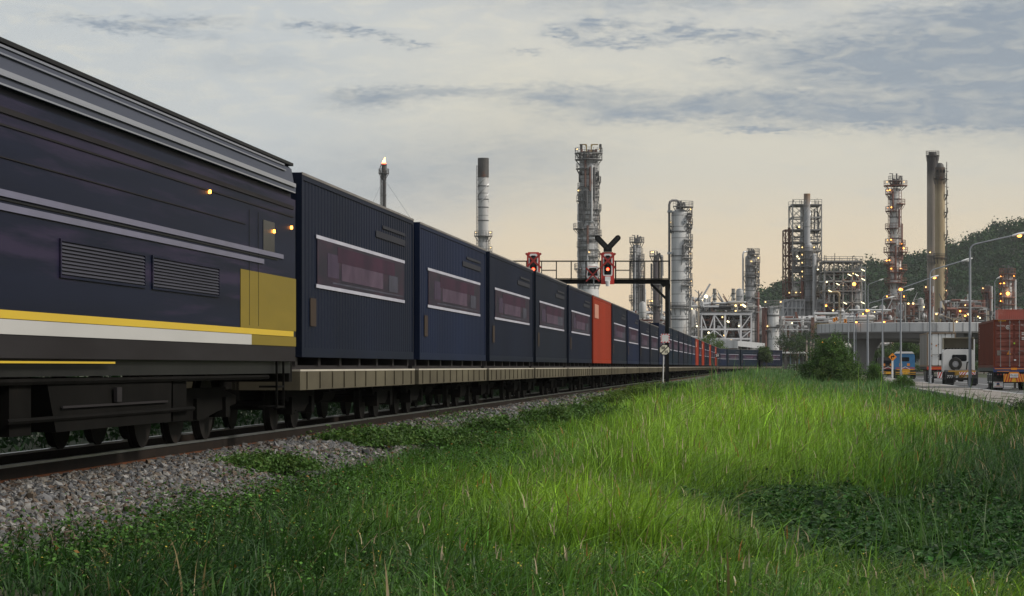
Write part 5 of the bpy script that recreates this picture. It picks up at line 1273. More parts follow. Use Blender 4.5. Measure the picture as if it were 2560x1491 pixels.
def twin_lamp(label, pxp, pyt, pxa, pya, pxb, pyb, Y):
    X = (pxp - 1280) / F * Y; e = empty('twin_lamp', label, 'street lamp', (X, Y, -.4)); Z = lambda py: EYE + (HZ - py) / F * Y + .4; x = lambda px: (px - pxp) / F * Y
    b = MB(); b.tube((0, 0, 0), (0, 0, Z(pyt)), .09, n=8); b.build('pole', tanp, e)
    for (px, py) in ((pxa, pya), (pxb, pyb)):
        b = MB(); b.tube((0, 0, Z(pyt) - .2), (x(px), 0, Z(py)), .045, n=6); b.build('arm', tanp, e)
        b = MB(); b.bar((x(px) - .25, 0, Z(py)), (x(px) + .25, 0, Z(py) + .02), .22, .12); b.build('lamp_head', MT['white'], e)
        lamp(e, x(px), 0, Z(py) - .12, .12, 'lamp_warm')
tanp = pm('buff_pole', (.34, .27, .19), (.27, .21, .15), 1, .6)
twin_lamp('two armed tan street lamp over the white refrigerated trailer', 2384, 796, 2341, 783, 2421, 784, 300)
for px, pyt, pxh, pyh, lab in ((2170, 712, 2203, 701, 'tall thin unlit lamp against the dark hill right of the boiler frame'), (2487, 703, 2497, 697, 'tall thin unlit lamp against the hill left of the lamp hung column')):
    street_lamp(lab, px, pyt, pxh, pyh, 420, 0, -.4, 'far lamps before the hill')

# metal shed and open shelter behind the train
def shed():
    Y = 480; p0 = at(1712, 917, Y); e = empty('metal_shed', 'white ribbed metal shed with an open eave behind the bend of the train', 'shed', (0, 0, 0))
    cm = banded('shed_cladding', (.50, .51, .53), (.43, .44, .46), 50, .01)
    nt = cm.node_tree; z = lambda py, Y_=480: EYE + (HZ - py) / F * Y_; x = lambda px, Y_=480: (px - 1280) / F * Y_
    A, B, D_ = (x(1700), 480), (x(1845), 480), (x(1912, 545), 545)
    b = MB(); b.prism([(A[0], A[1], 0 + z(839)), (B[0], B[1], z(852)), (B[0], B[1], z(871)), (A[0], A[1], z(871))], (0, .12, 0))
    n = 60
    for k in range(n):
        t = k / n; xx = A[0] + (B[0] - A[0]) * t; b.box(xx, xx + .06, A[1] - .05, A[1], z(871), z(839) + (z(852) - z(839)) * t - .05)
    b.build('gable_wall', cm, e)
    b = MB(); zt, zb = z(852), z(866); b.add([(B[0] + .01, B[1], zt), (D_[0], D_[1], zt + .1), (D_[0], D_[1], zt - 1.2), (B[0] + .01, B[1], zb)], [(0, 1, 2, 3)]); b.add([(B[0] + .01, B[1] + .12, zt - .02), (D_[0] - .1, D_[1], zt + .08), (D_[0] - .1, D_[1], zt - 1.2), (B[0] + .01, B[1] + .12, zb)], [(3, 2, 1, 0)]); b.build('fascia', pm('fascia_white', (.40, .41, .43), (.34, .35, .37), .4, .6), e)
    b = MB(); b.add([(A[0], A[1], z(839)), (B[0], B[1], z(852) + .05), (D_[0], D_[1], zt + .12), (A[0] + 6, 545, z(836) + .6)], [(0, 1, 2, 3)]); b.build('roof', pm('shed_roof', (.46, .46, .47), (.38, .38, .4), .2, .6), e)
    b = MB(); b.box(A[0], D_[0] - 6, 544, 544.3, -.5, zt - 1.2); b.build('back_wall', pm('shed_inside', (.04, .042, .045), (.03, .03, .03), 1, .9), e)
    b = MB()
    for t in (.0, .33, .66, .99): b.bar((B[0] + (D_[0] - B[0]) * t, B[1] + (D_[1] - B[1]) * t + .3, -.5), (B[0] + (D_[0] - B[0]) * t, B[1] + (D_[1] - B[1]) * t + .3, zb), .25)
    b.build('post', pm('shed_post', (.2, .2, .2), (.15, .15, .15), 1, .7), e)
shed()
e = empty('rail_shelter', 'low flat white roof on thin blue posts beyond the tail of the train', 'shelter', at(1985, 917, 560)); z = lambda py: (HZ - py) / F * 560; x = lambda px: (px - 1985) / F * 560
b = MB(); b.box(x(1938), x(2040), -3, 3, z(884), z(880)); b.build('roof', MT['white'], e)
bp = pm('pale_blue_post', (.25, .35, .42), (.2, .28, .34), 1, .6)
for px in (1950, 1976, 1998, 2022, 2038):
    b = MB(); b.bar((x(px), 0, -1.4), (x(px), 0, z(884)), .28 if px != 1962 else .5); b.build('post', bp, e)
def fence(label, pxa, pxb, py0, py1, Y):
    e = empty('wire_fence', label, 'fence', at(pxa, 917, Y)); e.location.z = -.35; L_ = (pxb - pxa) / F * Y; n = int(L_ / 2.2); H = EYE + (HZ - py0) / F * Y + .35
    for k in range(n + 1):
        b = MB(); b.bar((k * L_ / n, 0, 0), (k * L_ / n, 0, H), .12); b.build('post', MT['concrete'], e)
    b = MB()
    for q in range(5): b.bar((0, 0, H * (.15 + .19 * q)), (L_, 0, H * (.15 + .19 * q)), .03)
    for k in range(n * 4): b.bar((k * L_ / n / 4, .02, .1), (k * L_ / n / 4, .02, H * .95), .025)
    b.build('wire_mesh', MT['steel'], e)
fence('wire fence with pale posts behind the track beyond the tail of the train', 1938, 2066, 903, 925, 535)
for px, py0, Y, w, lab in ((1746.5, 727, 470, .34, 'tall bare concrete pole with a spike top left of the white portal frame'), (1964, 876, 500, .5, 'short dark post under the low white shelter roof'), (2017, 838, 450, .3, 'leftmost of three pale poles behind the big bush'), (2027, 841, 450, .3, 'middle of three pale poles behind the big bush'), (2034, 846, 450, .3, 'rightmost of three pale poles behind the big bush'), (2101, 741, 420, .3, 'tall tan concrete pole above the left end of the flyover'), (2470, 752, 420, .36, 'tan concrete pole with a bent bracket behind the red container')):
    e = empty('utility_pole', lab, 'pole', at(px, 917, Y)); e.location.z = -.4; H = EYE + (HZ - py0) / F * Y + .4; b = MB(); dk = 'dark' in lab
    b.prism([(-w * .5, -w * .5, 0), (w * .5, -w * .5, 0), (w * .5, w * .5, 0), (-w * .5, w * .5, 0)], (0, 0, H * .86)); b.build('shaft', MT['darksteel'] if dk else pm('pole_concrete', (.36, .31, .25), (.28, .24, .2), .6, .9), e)
    b = MB(); b.bar((0, 0, H * .86), (0, 0, H), w * .45); b.bar((-.7, -.2, H * .8), (.5, -.2, H * .8), .12); b.build('bracket', MT['darksteel'], e)
wires = MB()
def sag(b, p, q, s, n=10, r=.03):
    P_ = [(p[0] + (q[0] - p[0]) * t / n, p[1] + (q[1] - p[1]) * t / n, p[2] + (q[2] - p[2]) * t / n - s * 4 * (t / n) * (1 - t / n)) for t in range(n + 1)]; b.path(P_, r, 4)

# warning sign
def diamond():
    Y = 205; c = at(2231.5, 893, Y); e = empty('warning_sign', 'yellow diamond sign with a black right turn arrow on a white post', 'sign', (c[0], Y, -.25)); z = c[2] + .25; r = 10.3 / F * Y
    b = MB(); b.prism([(0, 0, z - r), (r, 0, z), (0, 0, z + r), (-r, 0, z)], (0, .02, 0)); b.build('board', MT['orange'], e)
    b = MB(); t = r * .13; b.box(-r * .38, -r * .38 + 2 * t, -.006, 0, z - r * .42, z + r * .28); b.box(-r * .38 + 2 * t, r * .2, -.006, 0, z + r * .28 - 2 * t, z + r * .28)
    b.prism([(r * .15, -.006, z + r * .15 - 2.6 * t), (r * .55, -.006, z + r * .28 - t), (r * .15, -.006, z + r * .28 + 1.4 * t)], (0, .006, 0)); b.build('arrow', MT['black'], e)
    b = MB(); b.box(-.07, .07, .025, .16, 0, z); b.build('post', MT['white'], e)
diamond()
# ------------------------------------------------------------------ hill with its forest
def ridge_z(x):
    px = np.array([1500, 1690, 1790, 1850, 1900, 1921, 1960, 2040, 2109, 2162, 2214, 2261, 2316, 2364, 2384, 2424, 2450, 2489, 2528, 2560, 2640, 2760, 2900, 3200])
    py = np.array([925, 915, 800, 765, 742, 733, 722, 705, 690, 677, 671, 658, 654, 634, 621, 611, 599, 581, 571, 566, 545, 525, 560, 700])
    D_ = 1450.0; return np.interp(x, (px - 1280) / F * D_, EYE + (HZ - py) / F * D_)
def hill_z(x, y):
    r = ridge_z(np.asarray(x) * 1450.0 / 1450.0); t = smooth(930, 1450, y) * (1 - smooth(1500, 2300, y) * .9)
    n = (fnoise(np.asarray(x) / 60., np.asarray(y) / 80., 9) - .5) * 22 * np.clip(t * (1 - t) * 4, 0, 1)
    return np.maximum(-3, r * t ** 1.25 + n * np.clip(r / 40, 0, 1) - 4.5 - 2 * (1 - t))
hs = grid_mesh('hill', np.arange(60, 700, 10.0), np.arange(880, 2400, 20.0), hill_z, pm('hill_soil', (.018, .030, .014), (.026, .034, .018), .05, .95)); hs['kind'] = 'structure'
lf_hill = leafmat('forest_leaf', .7, .15, .1)
def leaves_mesh(name, pos, size, nrm, col, mat, aspect=.5, parent=None, loc=None):
    """one rhombic leaf per entry: pos (n,3), size (n), nrm (n,3) rough facing"""
    n = len(pos); a = np.cross(nrm, R.normal(size=(n, 3))); a /= np.linalg.norm(a, axis=1, keepdims=True) + 1e-9
    nn = nrm / (np.linalg.norm(nrm, axis=1, keepdims=True) + 1e-9); b = np.cross(nn, a)
    s = size[:, None]; V = np.stack([pos - a * s * .5, pos + b * s * aspect * .5 + nn * s * .06, pos + a * s * .5, pos - b * s * aspect * .5 + nn * s * .06], 1)
    k = np.arange(n)[:, None] * 4; T = np.stack([k + [0, 1, 2], k + [0, 2, 3]], 1).reshape(-1, 3)
    o = tri_mesh(name, V.reshape(-1, 3), T, np.repeat(col, 4, 0), mat)
    if parent: o.parent = parent
    if loc: o.location = loc
    return o
def forest():
    n = 3400; x = R.uniform(70, 360, n); y = R.uniform(960, 1500, n)
    z = hill_z(x, y); ok = (z > 3) & (x < y * .235); x, y, z = x[ok], y[ok], z[ok]; n = len(x)
    rad = R.uniform(3.0, 6.5, n); tall = R.uniform(.7, 1.35, n); m = 78
    u = R.normal(size=(n, m, 3)); u /= np.linalg.norm(u, axis=2, keepdims=True); u[:, :, 2] = np.abs(u[:, :, 2]) * 1.1 - .25
    rr = R.uniform(.55, 1.12, (n, m, 1)); P = u * rr * rad[:, None, None] * np.stack([np.ones(n), np.ones(n), tall], 1)[:, None, :]
    # each crown made of a few lobes
    lob = R.normal(size=(n, 5, 3)) * .42 * rad[:, None, None]; which = R.integers(0, 5, (n, m)); P = P * .72 + np.take_along_axis(lob, which[:, :, None], 1)
    P += np.stack([x, y, z + rad * .55], 1)[:, None, :]
    base = np.array([(.022, .062, .020), (.032, .078, .024), (.018, .052, .022), (.042, .086, .026), (.026, .068, .030)])[R.integers(0, 5, n)] * R.uniform(.55, .8, (n, 1))
    c = np.repeat(base[:, None, :], m, 1) * R.uniform(.85, 1.15, (n, m, 1))
    o = leaves_mesh('hill_forest', P.reshape(-1, 3), R.uniform(1.0, 2.1, n * m), (u + R.normal(size=u.shape) * .28).reshape(-1, 3), c.reshape(-1, 3), lf_hill, .75); o['kind'] = 'stuff'
forest()

# ------------------------------------------------------------------ grass
lf_grass = leafmat('grass_blade', .45, .42, .28); lf_weed = leafmat('weed_leaf', .5, .3, .18)
def blades(name, x, y, z, h, w, lean, az, col, seg=3):
    n = len(x); V = np.zeros((n, 2 * seg + 1, 3)); fx, fy = np.cos(az), np.sin(az); sx, sy = -fy, fx
    tw = R.uniform(-1, 1, n)
    sx = sx * np.cos(tw) - fx * np.sin(tw) * .6; sy = sy * np.cos(tw) - fy * np.sin(tw) * .6
    for k in range(seg + 1):
        t = k / seg; dx = lean * h * t ** 2.0; up = h * (t - .32 * np.minimum(lean, 1.4) * t ** 3); ww = w * (1 - t ** 1.6) * .5 if k < seg else 0
        cx, cy, cz = x + fx * dx, y + fy * dx, z + up
        if k < seg:
            V[:, 2 * k] = np.stack([cx - sx * ww, cy - sy * ww, cz], 1); V[:, 2 * k + 1] = np.stack([cx + sx * ww, cy + sy * ww, cz], 1)
        else: V[:, 2 * seg] = np.stack([cx, cy, cz], 1)
    T = []
    for k in range(seg - 1): T += [(2 * k, 2 * k + 1, 2 * k + 3), (2 * k, 2 * k + 3, 2 * k + 2)]
    T.append((2 * seg - 2, 2 * seg - 1, 2 * seg)); T = np.array(T)
    T = (T[None] + (np.arange(n) * (2 * seg + 1))[:, None, None]).reshape(-1, 3)
    o = tri_mesh(name, V.reshape(-1, 3), T, np.repeat(col, 2 * seg + 1, 0), lf_grass); o['kind'] = 'stuff'; return o
def gs(x, y, cx, cy, rx, ry): return np.exp(-((x - cx) / rx) ** 2 - ((y - cy) / ry) ** 2)
def field(x, y):
    """what grows where: height, painted sunlit tint, painted shade with plant darkness, and share of creeping vines"""
    t = lat(x, y); n1 = fnoise(x * .5, y * .28, 21); n2 = fnoise(x * 1.3, y * .7, 33); n3 = fnoise(x * .18, y * .08, 44); n4 = fnoise(x * 2.6, y * 1.1, 55, 2)
    h = .10 + .20 * smooth(2.6, 5.2, t + (n1 - .5) * 2) + .42 * smooth(4.6, 8.5, t + (n1 - .5) * 2.5 + smooth(22, 60, y) * 1.6)
    h = h * (1 - .72 * np.clip(gs(x - .08 * (y - 27), y, 5.2, 27, 3.8, 9), 0, 1)) * (1 - .35 * smooth(12, 4, edge(y) - x) * smooth(60, 110, y))
    vine = np.clip(1.9 * gs(x - .10 * (y - 32), y, 5.3, 32, 2.9, 9.5) + 1.1 * gs(x, y, 10.0, 53, 2.6, 4.5) + .6 * gs(x, y, 4.8, 24, 1.8, 3) + (n2 - .5) * .7, 0, 1); vine = smooth(.25, 1.15, vine + (n4 - .5) * .55)
    h = h * (1 - .62 * vine); h = np.where(y < 21.5, np.minimum(h, .24 + .12 * n2), h)
    yel = .85 * gs(x, y, 1.3, 27, 2.2, 7) + .95 * gs(x, y, 3.6, 46, 3.2, 13) + 1.15 * gs(x, y, 8.3, 62, 4.2, 8) + .7 * gs(x, y, 5.5, 82, 6, 16) + .55 * gs(x, y, 4.6, 18.5, 2.5, 2) + .35 * gs(x, y, 13, 120, 6, 30)  # sunlit patches painted into the blade colour at fixed spots
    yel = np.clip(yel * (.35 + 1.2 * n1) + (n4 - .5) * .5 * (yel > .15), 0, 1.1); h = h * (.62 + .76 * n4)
    dark = np.clip(.9 * vine + .75 * smooth(-6.5, -2.2, x - edge(y)) * smooth(140, 60, y) + .55 * smooth(4.5, 2.4, t) * smooth(90, 40, y) + .8 * smooth(.6, -3.0, x) * smooth(40, 22, y) + .45 * smooth(24, 17.5, y) + (n3 - .5) * .9 + (n4 - .5) * .8 + .65 * gs(x - .1 * (y - 32), y, 6.4, 31, 4.6, 13), 0, 1)  # vines' own dark green, plus shade painted round the hollow and foreground
    return h, yel, dark, vine, n1, n2
def sample(y0, y1, dens, margin=1.5):
    area = (y1 - y0) * (.4236 * (y0 + y1) / 2 + 2 * margin); n = int(area * dens); y = R.uniform(y0, y1, n); x = (R.random(n) - .5) * (.4236 * y + 2 * margin)
    # even ground density across the widening view
    keep = R.random(n) < (.4236 * y + 2 * margin) / (.4236 * y1 + 2 * margin); x, y = x[keep], y[keep]
    return x, y
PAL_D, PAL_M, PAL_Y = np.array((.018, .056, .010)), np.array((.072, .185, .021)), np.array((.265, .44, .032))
def grass():
    for (y0, y1, dens, seg) in ((15.5, 26, 540, 4), (26, 40, 350, 4), (40, 65, 215, 3), (65, 110, 110, 3), (110, 200, 42, 2), (200, 430, 8.5, 2)):
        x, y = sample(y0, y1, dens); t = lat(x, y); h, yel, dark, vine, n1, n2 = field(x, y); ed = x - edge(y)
        keep = (t > 2.35 + (n1 - .5) * 1.4 - .8 * smooth(36, 60, y)) & (ed < -.05) & (R.random(len(x)) < (1 - .6 * vine))
        edge_b = smooth(2.2, 3.0, t - (fnoise(x * .9, y * .5, 71) - .5) * 2.2 + .9 * smooth(36, 60, y)); keep &= R.random(len(x)) < edge_b
        s0 = (x + TC * NX) * DX + (y + TC * NY) * DY
        keep &= ~((y > 385) & (s0 > S0 - 20) & (np.hypot(x - (-TC * NX + S0 * DX + RAD * NX), y - (-TC * NY + S0 * DY + RAD * NY)) > RAD - 4))
        x, y, h, yel, dark, n1, n2 = (a[keep] for a in (x, y, h, yel, dark, n1, n2)); n = len(x)
        hh = h * R.lognormal(0, .28, n) * (1 + .25 * smooth(60, 160, y)); w = np.maximum(.0150, .00043 * y) * R.lognormal(0, .38, n)
        az = R.normal(.25, 1.3, n) + (n2 - .5) * 4; lean = np.abs(R.normal(.65, .5, n)) + .15 * dark
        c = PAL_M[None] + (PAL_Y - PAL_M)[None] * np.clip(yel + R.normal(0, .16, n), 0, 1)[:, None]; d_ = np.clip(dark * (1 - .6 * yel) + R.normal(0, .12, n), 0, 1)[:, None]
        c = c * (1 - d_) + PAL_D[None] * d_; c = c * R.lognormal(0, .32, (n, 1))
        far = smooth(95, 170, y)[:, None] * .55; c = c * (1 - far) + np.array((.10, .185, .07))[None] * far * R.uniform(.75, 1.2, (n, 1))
        dry = R.random(n) < .045; c[dry] = np.array((.26, .20, .09)) * R.uniform(.6, 1.1, (dry.sum(), 1))
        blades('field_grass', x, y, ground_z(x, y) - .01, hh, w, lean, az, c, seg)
    # grass on the far side of the line
    x = R.uniform(-60, 10, 90000); y = R.uniform(14, 420, 90000); t = lat(x, y); k = (t < -2.6) & (t > -14); x, y = x[k], y[k]; n = len(x)
    blades('verge_grass', x, y, np.full(n, -.62), R.uniform(.3, .8, n), R.uniform(.02, .06, n), R.uniform(.2, .8, n), R.uniform(0, 6.3, n), PAL_D[None] * R.uniform(.3, 1.0, (n, 1)), 2)
    # leaf strip added beyond the line to block light under the train
    n = 70000; s = R.uniform(4, 300, n) ** 1.0; t = R.normal(-5.2, .8, n); u = R.random(n); hh = (.9 + 1.3 * fnoise(s * .35, s * .02, 81)) * u
    px_, py_ = -TC * NX + s * DX + t * NX, -TC * NY + s * DY + t * NY
    leaves_mesh('verge_light_screen', np.stack([px_, py_, -.65 + hh], 1), R.uniform(.10, .24, n), R.normal(size=(n, 3)), PAL_D[None] * R.uniform(.3, .9, (n, 1)), lf_weed, .5)['kind'] = 'stuff'
    # pale seed heads standing over the field
    X, Y_, S_ = [], [], []
    for (y0, y1, dens) in ((17, 40, 5.0), (40, 90, 2.6), (90, 190, 1.2)):
        x, y = sample(y0, y1, dens); X.append(x); Y_.append(y)
    x = R.normal(11.8, 3.2, 900); y = R.normal(140, 22, 900); X.append(x); Y_.append(y)
    x, y = np.concatenate(X), np.concatenate(Y_); h, yel, dark, vine, n1, n2 = field(x, y); t = lat(x, y); k = (t > 5) & (x < edge(y) - 1) & (vine < .4) & (h > .26); x, y, h = x[k], y[k], h[k]; n = len(x)
    z = ground_z(x, y); az = R.uniform(0, 6.3, n); ln = R.uniform(.05, .45, n); hh = h * R.uniform(1.0, 1.3, n)
    blades('seed_stalks', x, y, z, hh, np.maximum(.004, .00009 * y), ln, az, np.tile(np.array((.12, .13, .05)), (n, 1)), 3)
    pk = gs(x, y, 11.8, 140, 6, 40)[:, None]; c = (np.array((.50, .41, .27)) * (1 - pk) + np.array((.34, .215, .17)) * pk) * R.uniform(.6, 1.15, (n, 1)); br = R.random(n) < .2; c[br & (pk[:, 0] < .3)] = (.36, .17, .05)
    tx, ty = x + np.cos(az) * ln * hh * .8, y + np.sin(az) * ln * hh * .8
    blades('seed_heads', tx, ty, z + hh * .72, hh * R.uniform(.2, .3, n) + .04, np.maximum(.016, .00042 * y), ln * 1.4, az, c, 3)
    # reed tuft in the hollow and tall wisps by the wall
    P_ = []
    for cx, cy, r, m, hm in ((4.45, 26.5, .28, 70, .85), (4.75, 27.2, .3, 45, .7), (5.9, 24.5, .4, 60, .6), (4.9, 21.2, .4, 60, .42), (8.8, 57, .6, 60, .9), (12.2, 63, .9, 80, .8), (6.9, 47, .5, 40, .6)):
        P_.append(np.stack([R.normal(cx, r, m), R.normal(cy, r * 1.6, m), hm * R.lognormal(0, .22, m)], 1))
    for q, (px, Y) in enumerate(((2190, 178), (2210, 182), (2330, 160), (2345, 150), (2372, 128), (2395, 120), (2420, 110), (2160, 150), (2290, 150))):
        m = 70; cx = min((px - 1280) / F * Y, float(edge(Y)) - .5); P_.append(np.stack([R.normal(cx, .45, m), R.normal(Y, 1.5, m), (.62 + .12 * (q % 3)) * R.lognormal(0, .25, m)], 1))
    P_ = np.concatenate(P_); P_[:, 0] = np.minimum(P_[:, 0], edge(P_[:, 1]) - .1); n = len(P_)
    blades('reeds', P_[:, 0], P_[:, 1], ground_z(P_[:, 0], P_[:, 1]), P_[:, 2], R.uniform(.011, .019, n) * np.maximum(1, P_[:, 1] / 48), np.abs(R.normal(.4, .25, n)), R.uniform(0, 6.3, n), (np.array((.045, .10, .02)) * R.uniform(.7, 1.7, (n, 1))), 5)
grass()

def ground_cover():
    # creeping vine leaves in the hollow, small round weeds along the stones
    L_ = []
    for (y0, y1, dens) in ((15.5, 28, 620), (28, 46, 520), (46, 70, 240)):
        x, y = sample(y0, y1, dens); h, yel, dark, vine, n1, n2 = field(x, y); t = lat(x, y)
        k = (R.random(len(x)) < vine) & (x < edge(y) - .1); L_.append((x[k], y[k], np.full(k.sum(), 1), n2[k]))
    for (y0, y1, dens) in ((16, 30, 900), (30, 55, 420), (55, 110, 120)):
        x, y = sample(y0, y1, dens); t = lat(x, y); n = fnoise(x * .9, y * .5, 71); n2 = fnoise(x * 2.5, y * 1.4, 72)
        p = smooth(2.1, 2.8, t - (n - .5) * 3.4 + .95 * smooth(34, 58, y)) * smooth(9.0, 5.0, t) * (.35 + .65 * (n2 > .45)); k = R.random(len(x)) < p; L_.append((x[k], y[k], np.full(k.sum(), 2), n2[k]))
    x, y, ty, nn = (np.concatenate([l[i] for l in L_]) for i in range(4)); n = len(x); v = ty == 1
    hh = np.where(v, R.uniform(.02, .16, n) + .42 * np.clip(nn - .38, 0, 1) * R.random(n), R.random(n) ** 1.6 * .22); z = ground_z(x, y) + hh
    sz = np.where(v, R.uniform(.04, .085, n) * R.lognormal(0, .3, n), R.uniform(.022, .055, n)) * (1 + .008 * (y - 20)); nr = R.normal(0, .55, (n, 3)); nr[:, 2] = 1
    c = np.where(v[:, None], np.array((.018, .058, .010)), np.array((.042, .100, .016))) * R.lognormal(-.05, .45, (n, 1)); lt = (R.random(n) < .10) & v; c[lt] = np.array((.07, .13, .035)); rd = (R.random(n) < .02) & ~v; c[rd] = (.20, .10, .02)
    leaves_mesh('creeping_weeds', np.stack([x, y, z], 1), sz, nr, c, lf_weed, .62)['kind'] = 'stuff'
    # tiny yellow and white flowers in the short grass
    x, y = sample(16, 30, 26); t = lat(x, y); k = (t > 3.0) & (R.random(len(x)) < np.where(y < 21, 1, .5)); x, y = x[k], y[k]; n = len(x); h, *_ = field(x, y)
    c = np.where(R.random((n, 1)) < .6, np.array((.5, .40, .06)), np.array((.45, .42, .30))); nr = R.normal(0, .4, (n, 3)); nr[:, 2] = 1
    leaves_mesh('small_flowers', np.stack([x, y, ground_z(x, y) + h * R.uniform(.5, 1.0, n)], 1), R.uniform(.012, .022, n), nr, c, lf_weed, .9)['kind'] = 'stuff'
ground_cover()

bark = pm('bark', (.085, .06, .04), (.05, .036, .026), 3, .9, stretch=(1, 1, .2))
def sprays(n_spray, m, rad, hgt, droop, leaf, col, cone=1.0, fill=.35, shape='bush'):
    """feathery twigs: leaves strung along curved lines that leave the plant's middle"""
    az = R.uniform(0, 6.283, n_spray); el = np.arcsin(R.uniform(-.05 if shape == 'bush' else -.35, 1, n_spray)); st = R.uniform(fill, .72, n_spray)
    d = np.stack([np.cos(el) * np.cos(az), np.cos(el) * np.sin(az), np.sin(el)], 1); lump = 1 + .30 * (fnoise(az * 1.3 + 3, el * 2.2, 90) - .5) * 2 + R.normal(0, .10, n_spray)
    S = d * (st * lump)[:, None]; E = d * (R.uniform(.86, 1.08, n_spray) * lump)[:, None]; E[:, :2] += R.normal(0, .10, (n_spray, 2))
    t = R.uniform(0, 1, (n_spray, m)); P = S[:, None] * (1 - t[..., None]) + E[:, None] * t[..., None]; P[:, :, 2] -= droop * t ** 2 * np.cos(el)[:, None]
    P = P * np.array([rad, rad, hgt])[None, None]; P += R.normal(0, leaf * .9, P.shape)
    nr = d[:, None] * .5 + R.normal(0, .7, P.shape); nr[:, :, 2] += .5
    c = np.array(col)[None, None] * R.uniform(.55, 1.5, (n_spray, 1, 1)) * R.uniform(.7, 1.3, (n_spray, m, 1)) * np.ones((1, 1, 3))
    yel = (R.random((n_spray, 1, 1)) < .22) * np.ones((1, m, 1)); c = c * (1 - yel * .35) + yel * .35 * np.array((.12, .17, .03))
    return P.reshape(-1, 3), nr.reshape(-1, 3), c.reshape(-1, 3)
def shrub(name, label, cat, x, y, z, rad, hgt, n_spray, m, leaf, col, droop=.25, aspect=.42, stems=7, group=None, zc=None, shape='bush', kind_part='foliage'):
    e = empty(name, label, cat, (x, y, z), 0, group); P, nr, c = sprays(n_spray, m, rad, hgt, droop, leaf, col, shape=shape); zc = hgt * .12 if zc is None else zc
    P[:, 2] += zc; P[:, 2] = np.maximum(P[:, 2], .03)
    leaves_mesh(kind_part, P, leaf * R.uniform(.7, 1.4, len(P)), nr, c, lf_weed, aspect, e)
    b = MB()
    for k in range(stems):
        a = k * 6.283 / stems + rng.uniform(-.3, .3); q = rng.uniform(.35, .65); p1 = (rad * .25 * math.cos(a) * q, rad * .25 * math.sin(a) * q, zc + hgt * .25 * q); p2 = (rad * .75 * math.cos(a) * q, rad * .75 * math.sin(a) * q, zc + hgt * .8 * q)
        r0 = max(.012, hgt * .012); b.tube((0, 0, -.05), p1, r0 * 1.5, r0, 6); b.tube(p1, p2, r0, r0 * .4, 6)
    b.build('stems', bark, e, 50); return e
def tree(name, label, x, y, z, H, rad, ch, n_spray, m, leaf, col, group=None):
    """trunk with limbs, crown of leafy clumps with gaps between"""
    e = empty(name, label, 'tree', (x, y, z), 0, group); b = MB(); th = H - ch * .75; r0 = H * .022; b.tube((0, 0, -.2), (.1, 0, th), r0, r0 * .7, 8); P_, N_, C_ = [], [], []
    nb = 8
    for k in range(nb):
        a = k * 6.283 / nb + rng.uniform(-.4, .4); ro = rad * rng.uniform(.30, .72) if k else 0; zz = th + ch * rng.uniform(.1, .62) if k else th + ch * .62; tip = (ro * math.cos(a), ro * math.sin(a), zz)
        b.tube((.1, 0, th * rng.uniform(.75, 1)), tip, r0 * .5, r0 * .15, 6); q = rng.uniform(.34, .5); P, nr, c = sprays(n_spray // nb, m, rad * q, ch * q * .85, .15, leaf, col, shape='ball'); P_.append(P + np.array(tip)); N_.append(nr); C_.append(c * rng.uniform(.75, 1.2))
    b.build('trunk', bark, e, 50); P, nr, c = np.concatenate(P_), np.concatenate(N_), np.concatenate(C_)
    leaves_mesh('crown', P, leaf * R.uniform(.7, 1.4, len(P)), nr, c, lf_weed, .5, e); return e
def gp(px, Y): x = (px - 1280) / F * Y; return x, Y, float(ground_z(x, Y))
shrub('bush', 'big feathery dark green bush standing in the grass before the flyover', 'bush', *gp(2080, 200), 2.6, 3.9, 1300, 50, .15, (.05, .105, .02), .32, .42, 9, zc=.35)
shrub('bush', 'low grass green skirt bush at the right foot of the big feathery bush', 'bush', *gp(2150, 190), 1.0, .8, 220, 40, .09, (.06, .11, .022), .3)
shrub('shrub', 'small bright upright shrub left of the yellow arrow sign', 'shrub', *gp(2186, 205), .9, 2.0, 240, 44, .12, (.055, .12, .02), .25, .36)
shrub('shrub', 'low bright shrub at the pavement edge below the yellow arrow sign', 'shrub', *gp(2258, 160), 1.1, 1.15, 260, 44, .09, (.055, .115, .016), .3, .36)
shrub('shrub', 'dark low shrub against the stained wall at the right edge', 'shrub', *gp(2505, 63), .95, .62, 300, 40, .05, (.022, .050, .014), .25)
shrub('shrub', 'dark leafy shrub below the end of the stained wall', 'shrub', *gp(2575, 72), .9, .9, 220, 40, .06, (.020, .045, .014), .2)
for px, Y, r, h, lab in ((1480, 66, .95, .55, 'leafy green weed bush spreading over the stones left of the speed board'), (1390, 60, .8, .5, 'feathery weed bush by the rail, nearest to the orange container'), (1545, 84, 1.0, .55, 'yellowish green weed bush on the bank below the gantry'), (1600, 105, 1.2, .7, 'weed bush between the gantry post and the yellowish weeds'), (1700, 128, 1.3, .7, 'weed bush right of the white sign post'), (1640, 128, 1.1, .6, 'weed bush at the foot of the gantry post'),
                         (1240, 50, .55, .42, 'thin feathery weed by the rail under the wagons'), (900, 39, .55, .24, 'dark leafy weed patch on the stones beside the rail'), (1010, 42, .7, .25, 'dark green creeping patch crossing the stones'), (660, 30.5, .5, .12, 'low green weed patch on the stones, left part'), (1120, 43, .55, .3, 'grassy weed tuft where the stones end')):
    x, Y_, z = gp(px, Y); yl = 'yellowish' in lab
    shrub('trackside_weed', lab, 'weed bush', x, Y_, z, r * 1.35, h * .8, 230, 34, .045 + .0004 * Y, (.075, .13, .018) if yl else (.05, .105, .02), .25, .5, 6, 'weeds beside the track', zc=.05)
